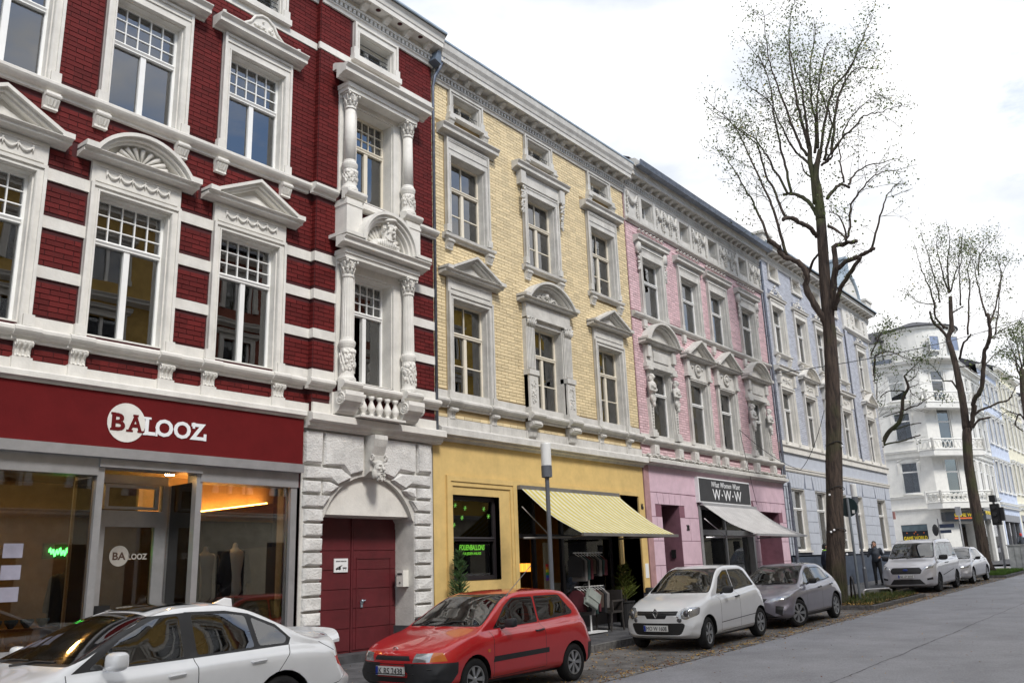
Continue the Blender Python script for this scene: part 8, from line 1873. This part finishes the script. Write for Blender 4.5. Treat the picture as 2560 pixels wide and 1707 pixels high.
def ph(t, F, P): q = MB(F); h = P['hr']; q.box(h[0]+.0, h[0]+.02, h[1]-.04, h[1]+.0, h[2]+.02, h[2]+.15); q.build('phone', BLACK, t); q = MB(F); q.ball(-.07, .12, .32, .02, .045, .14, 2); q.ball(-.06, -.12, .22, .02, .045, .06, 2); q.build('reflective_patch', LIME, t)
person('dark-clothed person standing at the blue-grey house with one hand raised to the face', 36.9, 10.85, .57, R_(188), DKJ, DKT, HAIR,
       dict(kl=(.03, .52), kr=(-.01, .52), fl=(.0, .0), fr=(-.07, .0), el=(-.02, .27, 1.12), hl=(.26, .20, 1.10), er=(.12, -.27, 1.16), hr=(.19, -.06, 1.46), long=True, lean=.04), extra=ph)
def ph2(t, F, P): q = MB(F); q.lathe((.03, 0), [(.085, 1.46), (.09, 1.5)], 14); q.build('lime_collar', LIME, t); q = MB(F); q.ball(.12, 0, 1.54, .05, .07, .05, 2); q.build('face_mask', LET, t, smooth=True)
person('person in navy with white face mask half hidden behind the big trunk', 32.45, 11.35, .50, R_(-60), NVJ, DKT, mat('black_hair', (.008, .008, .01), .6),
       dict(kl=(.02, .52), kr=(0, .52), fl=(0, 0), fr=(-.05, 0), el=(-.02, .26, 1.12), hl=(.14, .24, .92), er=(.0, -.26, 1.12), hr=(.16, -.22, .94)), extra=ph2)
person('far pedestrian in dark clothes and red cap walking past the shop windows', 69.5, 10.6, gz(69.5)+.16, R_(10), DKJ, DKT, mat('red_cap', (.55, .03, .02), .6),
       dict(kl=(.2, .55), kr=(-.05, .5), fl=(.32, 0), fr=(-.34, 0.05), el=(-.12, .25, 1.12), hl=(.02, .24, .92), er=(.16, -.25, 1.15), hr=(.3, -.2, 1.0), lean=.08))
# ================================================================== plants, goods and racks at the shops
NEEDLE = mat('dark_green_needles', (.035, .085, .02), .75, var=.4, vscale=9); GNEED = mat('yellow_green_needles', (.13, .16, .02), .75, var=.4, vscale=9)
POT = mat('black_plant_pot', (.02, .02, .022), .6)
def conifer(label, x, y, z, h, w_, seed, pot=.5, m=NEEDLE):
    t = thing('potted_conifer', label, 'plant', (x, y, z), group='potted conifers by the toy shop'); rg_ = random.Random(seed)
    q = MB(WF); q.lathe((x, y), [(.15, z), (.2, z+pot), (.22, z+pot), (.22, z+pot-.03), (.18, z+pot-.05)], 20); q.build('pot', POT, t)
    q = MB(WF); q.tube([(x, y, z+pot-.05), (x+.02, y, z+h*.6), (x, y, z+h*.98)], [.022, .015, .006], 6); q.build('stem', BARK, t)
    g = MB(WF)
    for k in range(int(150*h)):
        f = rg_.random()**.8; zz = z+pot+(h-pot)*f; a = rg_.uniform(0, 6.28); L = w_*(1-f*.75)*rg_.uniform(.5, 1.15); d = Vector((math.cos(a), math.sin(a), rg_.uniform(.3, 1.1))).normalized(); o = Vector((x, y, zz))
        for j in range(9):
            p = o+d*L*j/8; 
            for s in (-1, 1):
                e = (d+d.cross(Vector((0, 0, 1)))*s*rg_.uniform(.4, 1)+Vector((0, 0, rg_.uniform(-.2, .5)))).normalized()*rg_.uniform(.03, .07); n_ = d.cross(e).normalized()*.006
                g.add([tuple(p-n_), tuple(p+n_), tuple(p+e)], [(0, 1, 2)])
    g.build('foliage', m, t, kind='stuff', recalc=False)
conifer('slim potted conifer standing under the toy shop window', 12.95, 11.7, .25, 1.80, .34, 1)
conifer('bushy potted conifer in a tall black pot right of the striped awning', 18.4, 11.3, .27, 1.40, .42, 2, .60, GNEED)
cr = thing('clothes_rack', 'white metal clothes rack with dark garments outside the toy shop', 'clothes rack', (16.75, 11.2, .25))
q = MB(WF); q.tube([(16.72, 11.2, .3), (16.72, 11.2, 2.0)], .022, 6); q.tube([(16.17, 11.2, 1.99), (17.33, 11.2, 1.99)], .013, 6); q.tube([(16.15, 11.2, 1.26), (17.3, 11.2, 1.26)], .013, 6); q.box(16.4, 17.15, 11.05, 11.35, .27, .30); q.build('frame', LET, cr)
CLT = [mat('garment_%s' % n, c, .9, var=.15) for n, c in (('black', (.015, .015, .018)), ('wine', (.08, .012, .02)), ('grey', (.16, .15, .15)), ('brown', (.06, .04, .03)), ('teal', (.02, .05, .05)))]
for row, zt in ((0, 1.98), (1, 1.25)):
    for k in range(9):
        x = 16.2+k*.118; q = MB(WF); w_ = .2; L = rnd.uniform(.45, .6); a = rnd.uniform(-.3, .3)
        q.add([(x, 11.2-w_*.4, zt-.06), (x, 11.2+w_*.4, zt-.06), (x+a*.1, 11.2+w_, zt-.16), (x+a*.2, 11.2+w_*.9, zt-L), (x+a*.2, 11.2-w_*.9, zt-L), (x+a*.1, 11.2-w_, zt-.16), (x+.05, 11.2-w_*.4, zt-.06), (x+.05, 11.2+w_*.4, zt-.06), (x+.09, 11.2+w_, zt-.16), (x+.1, 11.2+w_*.9, zt-L), (x+.1, 11.2-w_*.9, zt-L), (x+.09, 11.2-w_, zt-.16)], [(0,1,2,3,4,5), (6,7,8,9,10,11)]+[(i, (i+1) % 6, (i+1) % 6+6, i+6) for i in range(6)])
        o = q.build('garment', CLT[(k*2+row) % 5], label='%s garment on the %s rail of the white rack, %s' % (('black', 'wine red', 'grey', 'brown', 'teal')[(k*2+row) % 5], 'upper' if row == 0 else 'lower', ('at the left end', 'second from left', 'third from left', 'left of the post', 'at the post', 'right of the post', 'third from right', 'second from right', 'at the right end')[k]), cat='garment', group='garments on the clothes rack')
        q = MB(WF); q.tube([(x+.04, 11.2, zt+.03), (x+.04, 11.2, zt-.02), (x+.04, 11.1, zt-.07)], .006, 4); q.build('hanger', LET, o)
bg = thing('shoulder_bag', 'grey-green square shoulder bag hanging on the rack', 'bag', (17.1, 10.8, 1))
FBg = lambda u, p, z: (16.95+u*math.cos(.35)-(z-.9)*math.sin(.35)*.0+p*0, 10.85-p, .92+u*math.sin(.45)*-1+(z)*math.cos(.45))
q = MB(lambda u, p, z: (16.37+u*.9+z*.42, 10.9-p, 1.0-u*.42+z*.9)); q.box(-.22, .22, -.05, .05, -.17, .17); q.build('pouch', mat('grey_green_fabric', (.26, .29, .27), .85), bg, bevel=.03); q = MB(lambda u, p, z: (16.37+u*.9+z*.42, 10.9-p, 1.0-u*.42+z*.9)); q.box(-.23, .23, .05, .065, -.02, .18); q.build('flap', mat('grey_green_fabric2', (.30, .33, .31), .85), bg, bevel=.01); q = MB(WF); q.tube([(16.17, 10.9, 1.02), (16.1, 10.92, 1.05), (16.08, 10.92, .92), (16.2, 10.9, .85)], .012, 5); q.build('strap', mat('grey_green_fabric', (.26, .29, .27), .85), bg)
ch = thing('garden_chair', 'dark plastic armchair standing beside the rack under the awning', 'chair', (17.45, 11.2, .25))
PLC = mat('taupe_plastic', (.045, .04, .038), .5)
q = MB(WF); q.box(17.20, 17.70, 10.95, 11.4, .66, .70); q.build('seat', PLC, ch); q = MB(WF); q.box(17.65, 17.70, 10.95, 11.4, .7, 1.15); q.build('backrest', PLC, ch)
for a, b in ((17.23, 10.97), (17.23, 11.37), (17.67, 10.97), (17.67, 11.37)): q = MB(WF); q.tube([(a, b, .68), (a+(-.05 if a < 17.45 else .05), b, .27)], .025, 6); q.build('leg', PLC, ch)
for b in (10.95, 11.38): q = MB(WF); q.box(17.22, 17.69, b-.02, b+.03, .90, .94); q.box(17.22, 17.26, b-.02, b+.03, .7, .9); q.build('armrest', PLC, ch)
fg = thing('rainbow_flag', 'small rainbow striped bag hanging at the toy shop door', 'flag', (16.25, 11.9, 1.5))
for k, c in enumerate(((.6, .02, .02), (.7, .2, .02), (.7, .55, .02), (.05, .35, .06), (.02, .12, .5), (.2, .04, .35))): MB().box(16.16, 16.36, .02, .05, 1.72-k*.06, 1.775-k*.06).build('stripe', mat('flag_%d' % k if False else ('flag_red', 'flag_orange', 'flag_yellow', 'flag_green', 'flag_blue', 'flag_violet')[k], c, .8), fg)
MB().box(16.14, 16.42, -.02, .03, 1.0, 2.25).build('panel', mat('beige_door_panel', (.24, .2, .13), .8), fg)
# toy shop window goods
def goods(x0, x1, p0, z0, z1, n, cols, seed, nm, lab, grp):
    r = random.Random(seed)
    for k in range(n):
        u = x0+(x1-x0)*(k+.5)/n; h = r.uniform(.4, 1)*(z1-z0); q = MB(); w_ = (x1-x0)/n*.4
        kind = k % 3
        if kind == 0: q.box(u-w_, u+w_, p0-.2, p0, z0, z0+h)
        elif kind == 1: q.lathe((u, p0-.1), [(w_*.8, z0), (w_, z0+h*.5), (w_*.5, z0+h*.8), (w_*.45, z0+h)], 12)
        else: q.ball(u, p0-.1, z0+h*.35, w_, w_*.7, h*.35, 2); q.ball(u, p0-.1, z0+h*.82, w_*.6, w_*.6, h*.2, 2)
        q.build(nm, mat('goods_%s' % ('yellow', 'blue', 'red', 'teal', 'cream', 'purple')[cols[k % len(cols)]], ((.6, .45, .03), (.02, .08, .3), (.4, .03, .02), (.04, .3, .32), (.5, .45, .35), (.2, .05, .3))[cols[k % len(cols)]], .6), label='%s %s, %s' % (('yellow', 'blue', 'red', 'teal', 'cream', 'purple')[cols[k % len(cols)]], lab, ('far left', 'second from left', 'third from left', 'fourth from left', 'fifth from left', 'sixth from left', 'seventh from left', 'far right')[k]), cat='shop goods', group=grp)
goods(13.25, 14.45, -.35, 1.66, 2.3, 7, [0, 1, 3, 2, 4, 2], 2, 'toy', 'toy standing in the toy shop window', 'toys in the toy shop window')
MB().box(13.1, 14.6, -.75, -.2, 1.55, 1.62).build('window_shelf', mat('pale_shelf', (.4, .38, .35), .7), yel)
ws = thing('window_lettering', 'lime green lettering on the lower pane of the toy shop window', 'lettering', (13.8, 11.95, 2.2))
LM = mat('lime_lettering', (.18, .65, .05), .5); text('FOLIENBALLONS', F0, 13.45, 2.10, .80, .11, LM, ws, -.14, .004, slant=.2, bold=.03); text('FUR JEDEN ANLASS', F0, 13.55, 1.99, .58, .07, LM, ws, -.14, .004, slant=.2, bold=.02)
hb = thing('heart_balloon', 'blue and red heart shaped foil balloon behind the upper toy shop pane', 'balloon', (13.9, 12.3, 2.8))
q = MB(); q.ball(13.86, -.3, 2.86, .10, .06, .10, 2); q.ball(14.0, -.3, 2.86, .10, .06, .10, 2); q.prism([(13.77, 2.84), (14.09, 2.84), (13.93, 2.62)], -.34, -.26); q.build('balloon', mat('balloon_blue', (.05, .3, .42), .2), hb, smooth=True); q = MB(); q.box(13.8, 14.05, -.26, -.23, 2.80, 2.88); q.build('print', mat('balloon_red', (.5, .03, .03), .4), hb)
st_ = MB(); 
for u, z in ((13.3, 2.6), (13.55, 2.75), (13.65, 2.95), (14.25, 2.95), (14.4, 2.8), (13.35, 3.0), (13.28, 2.3)):
    for k in range(3): a = k*PI/3; st_.tube([(u-.05*math.cos(a), -.135, z-.05*math.sin(a)), (u+.05*math.cos(a), -.135, z+.05*math.sin(a))], .006, 4)
st_.build('star_stickers', LM, yel)
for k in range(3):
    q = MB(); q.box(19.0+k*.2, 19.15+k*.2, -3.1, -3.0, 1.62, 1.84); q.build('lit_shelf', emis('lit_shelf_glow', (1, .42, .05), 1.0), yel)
# toy shop door goods, pink shop goods
goods(17.4, 19.1, -.5, .8, 1.5, 8, [4, 2, 3, 5, 1], 5, 'display_item', 'item behind the glass under the striped awning', 'items behind the toy shop glass')
for k in range(7):
    q = MB(); u = 24.4+k*.48; q.lathe((u, -.9), [(.03, .6), (.03, 1.1), (.16, 1.15), (.19, 1.4), (.12, 1.55), (.17, 1.85), (.05, 1.98), (.05, 2.05)], 12)
    q.build('mannequin', CLT[(k*2) % 5], label='dressed torso behind the glass of the pink house shop, %s' % ('leftmost', 'second from left', 'third from left', 'middle one', 'third from right', 'second from right', 'rightmost')[k], cat='mannequin', group='torsos behind the glass of the pink house shop')
# clothes shop window goods
def torso(label, u, p, z, jac, shirt):
    t = thing('mannequin', label, 'mannequin', F0(u, p, z))
    q = MB(); q.lathe((u, p), [(.14, z), (.15, z+.02), (.02, z+.04), (.02, z+.75)], 16); q.build('stand', ALU, t)
    lumps('torso', [('t', [(u, p, z+.78), (u, p, z+1.0)], [.13, .11]), ('t', [(u, p, z+1.0), (u, p, z+1.28)], [.11, .15]), ('b', u, p, z+1.33, .19, .10, .07), ('t', [(u, p, z+1.38), (u, p, z+1.47)], [.05, .045])], shirt, t, vox=.02)
    lumps('jacket', [('t', [(u-.13, p-.01, z+1.33), (u-.14, p, z+.75)], [.075, .10]), ('t', [(u+.13, p-.01, z+1.33), (u+.14, p, z+.75)], [.075, .10]), ('t', [(u-.19, p, z+1.32), (u-.27, p+.02, z+.9)], [.06, .05]), ('t', [(u+.19, p, z+1.32), (u+.27, p+.02, z+.9)], [.06, .05])], jac, t, vox=.02)
torso('mannequin torso in dark jacket and white top in the right clothes shop window', 8.46, -.55, .75, CLT[0], LET)
torso('mannequin torso in patterned blouse left in the right clothes shop window', 8.02, -.7, .70, stripes('patterned_blouse', (.4, .38, .33), (.03, .03, .03), 9, 0), CLT[2])
torso('mannequin torso in dark shiny dress in the left clothes shop window', 6.1, -1.2, .45, CLT[0], CLT[0])
ht = thing('heart_board', 'black heart shaped board with chalk writing hanging by the shop door', 'board', F0(7.55, -.5, 1.5))
FH = Fr(7.42, 12.62, -.2, 1)
q = MB(); q.prism([(7.56, 1.42), (7.68, 1.58), (7.70, 1.66), (7.66, 1.73), (7.6, 1.73), (7.56, 1.67), (7.52, 1.73), (7.46, 1.73), (7.42, 1.66), (7.44, 1.58)], -.52, -.50); q.build('board', BLACK, ht); q = MB(); [q.box(7.47+.01*abs(k-1), 7.65-.01*abs(k-1), -.50, -.497, 1.66-k*.045, 1.667-k*.045) for k in range(4)]; q.build('chalk_line', ALU, ht); q = MB(); q.tube([(7.46, -.51, 1.72), (7.56, -.51, 2.05), (7.66, -.51, 1.72)], .004, 4); q.build('cord', LET, ht)
fc = thing('cushion', 'golden brown long-haired fur cushion low in the right shop window', 'cushion', F0(8.85, -.45, .95))
q = MB(); q.ball(8.93, -.45, .98, .24, .10, .22, 3)
for k in range(700): a = rnd.uniform(0, 6.28); r = rnd.uniform(0, 1)**.5; u, z = 8.93+.24*r*math.cos(a), .98+.22*r*math.sin(a); q.tube([(u, -.45+.09*math.sqrt(max(0, 1-r*r)), z), (u+.05*math.cos(a), -.41+.09*math.sqrt(max(0, 1-r*r)), z+.05*math.sin(a)-.02)], [.006, .002], 3, cap=False)
q.build('fur', mat('golden_fur', (.26, .14, .06), .9, var=.4, vscale=14), fc)
for k in range(3):
    o = MB().box(4.74, 4.98, -.066, -.062, 1.50+k*.27, 1.68+k*.27).build('paper_notice', mat('lilac_paper', (.26, .25, .31), .8), label='white paper sheet behind the left shop pane, %s of three' % ('lowest', 'middle one', 'uppermost')[k], cat='notice')
sh = thing('display_shelf', 'low wooden shelf with blue bowls inside the left clothes shop window', 'shelf', F0(5.2, -.6, .6))
q = MB(); q.box(4.6, 5.7, -.9, -.4, .80, .84); q.box(4.6, 5.7, -.9, -.4, 1.12, 1.15); q.box(4.6, 4.64, -.9, -.4, .36, 1.15); q.box(5.66, 5.7, -.9, -.4, .36, 1.15); q.build('board', mat('brown_shelf_wood', (.16, .08, .04), .6), sh)
for k in range(5):
    q = MB(); u = 4.75+k*.2; q.lathe((u, -.6), [(.03, 1.15), (.08, 1.22), (.085, 1.26), (.075, 1.26), (.02, 1.17)], 14); q.build('bowl', mat('blue_glaze', (.06, .12, .2), .2), label='small blue glazed bowl on the shelf in the left shop window, %s' % ('leftmost', 'second from left', 'middle one', 'second from right', 'rightmost')[k], cat='bowl', group='blue bowls on the shop shelf')
for k in range(4):
    q = MB(); u = 4.7+k*.27; q.lathe((u, -.35), [(.06, .92), (.02, .99), (.0, 1.08)], 5); q.ball(u+.1, -.33, .94, .06, .05, .04, 1); q.build('shell_ornament', mat('sandy_shell', (.4, .27, .18), .7), label='sandy star shaped ornament on the sill of the left shop window, %s' % ('leftmost', 'second from left', 'third from left', 'rightmost')[k], cat='ornament', group='ornaments on the left shop window sill')
nb = thing('neon_script', 'green glowing handwritten sign deep inside the clothes shop', 'light sign', F0(5.5, -2.6, 2))
q = MB(); q.tube([(6.38+.45*i/60, -2.5, 2.2+.05*math.sin(i*.9)+.02*math.sin(i*.37)) for i in range(61)], .012, 5); q.build('tube', emis('green_neon', (.1, 1, .15), 3.5), nb); MB().box(6.3, 6.92, -2.56, -2.54, 2.1, 2.34).build('backing', CLT[3], nb)
# window plants and interior objects upstairs
pp = thing('window_plant', 'bright green spider plant behind the middle lower window of the red house', 'plant', F0(6.35, -.4, 5.2))
q = MB(); 
for k in range(14):
    a = k*.9; d = (math.cos(a), math.sin(a)*.4); q.tube([(6.33, -.45, 5.25), (6.33+d[0]*.08, -.45+d[1]*.1, 5.45), (6.33+d[0]*.2, -.45+d[1]*.2, 5.5-.02*(k % 3)), (6.33+d[0]*.27, -.45+d[1]*.25, 5.36)], [.012, .014, .011, .003], 4)
q.build('leaves', mat('spider_plant_green', (.18, .36, .04), .6), pp); MB().lathe((6.33, -.45), [(.07, 5.12), (.09, 5.25), (.08, 5.25)], 14).build('pot', mat('terracotta', (.3, .1, .04), .8), pp)
gp = thing('window_plant', 'green houseplant in the lower left window of the pink house', 'plant', F0(22.3, -.3, 5.3)); q = MB(); [q.ball(22.3+rnd.uniform(-.15, .15), -.35, 5.45+rnd.uniform(-.1, .15), .07, .05, .05, 1) for k in range(12)]; q.build('leaves', NEEDLE, gp); MB().lathe((22.3, -.35), [(.07, 5.24), (.09, 5.36)], 12).build('pot', LET, gp)
vs_ = thing('vase', 'orange patterned vase behind the lower right window of the red house', 'vase', F0(8.4, -.4, 5.1)); MB().lathe((8.38, -.4), [(.07, 5.1), (.11, 5.2), (.12, 5.35), (.09, 5.45), (.10, 5.55), (.08, 5.56)], 16).build('body', mat('orange_glaze', (.55, .22, .02), .4, var=.4, vscale=20), vs_, smooth=True)
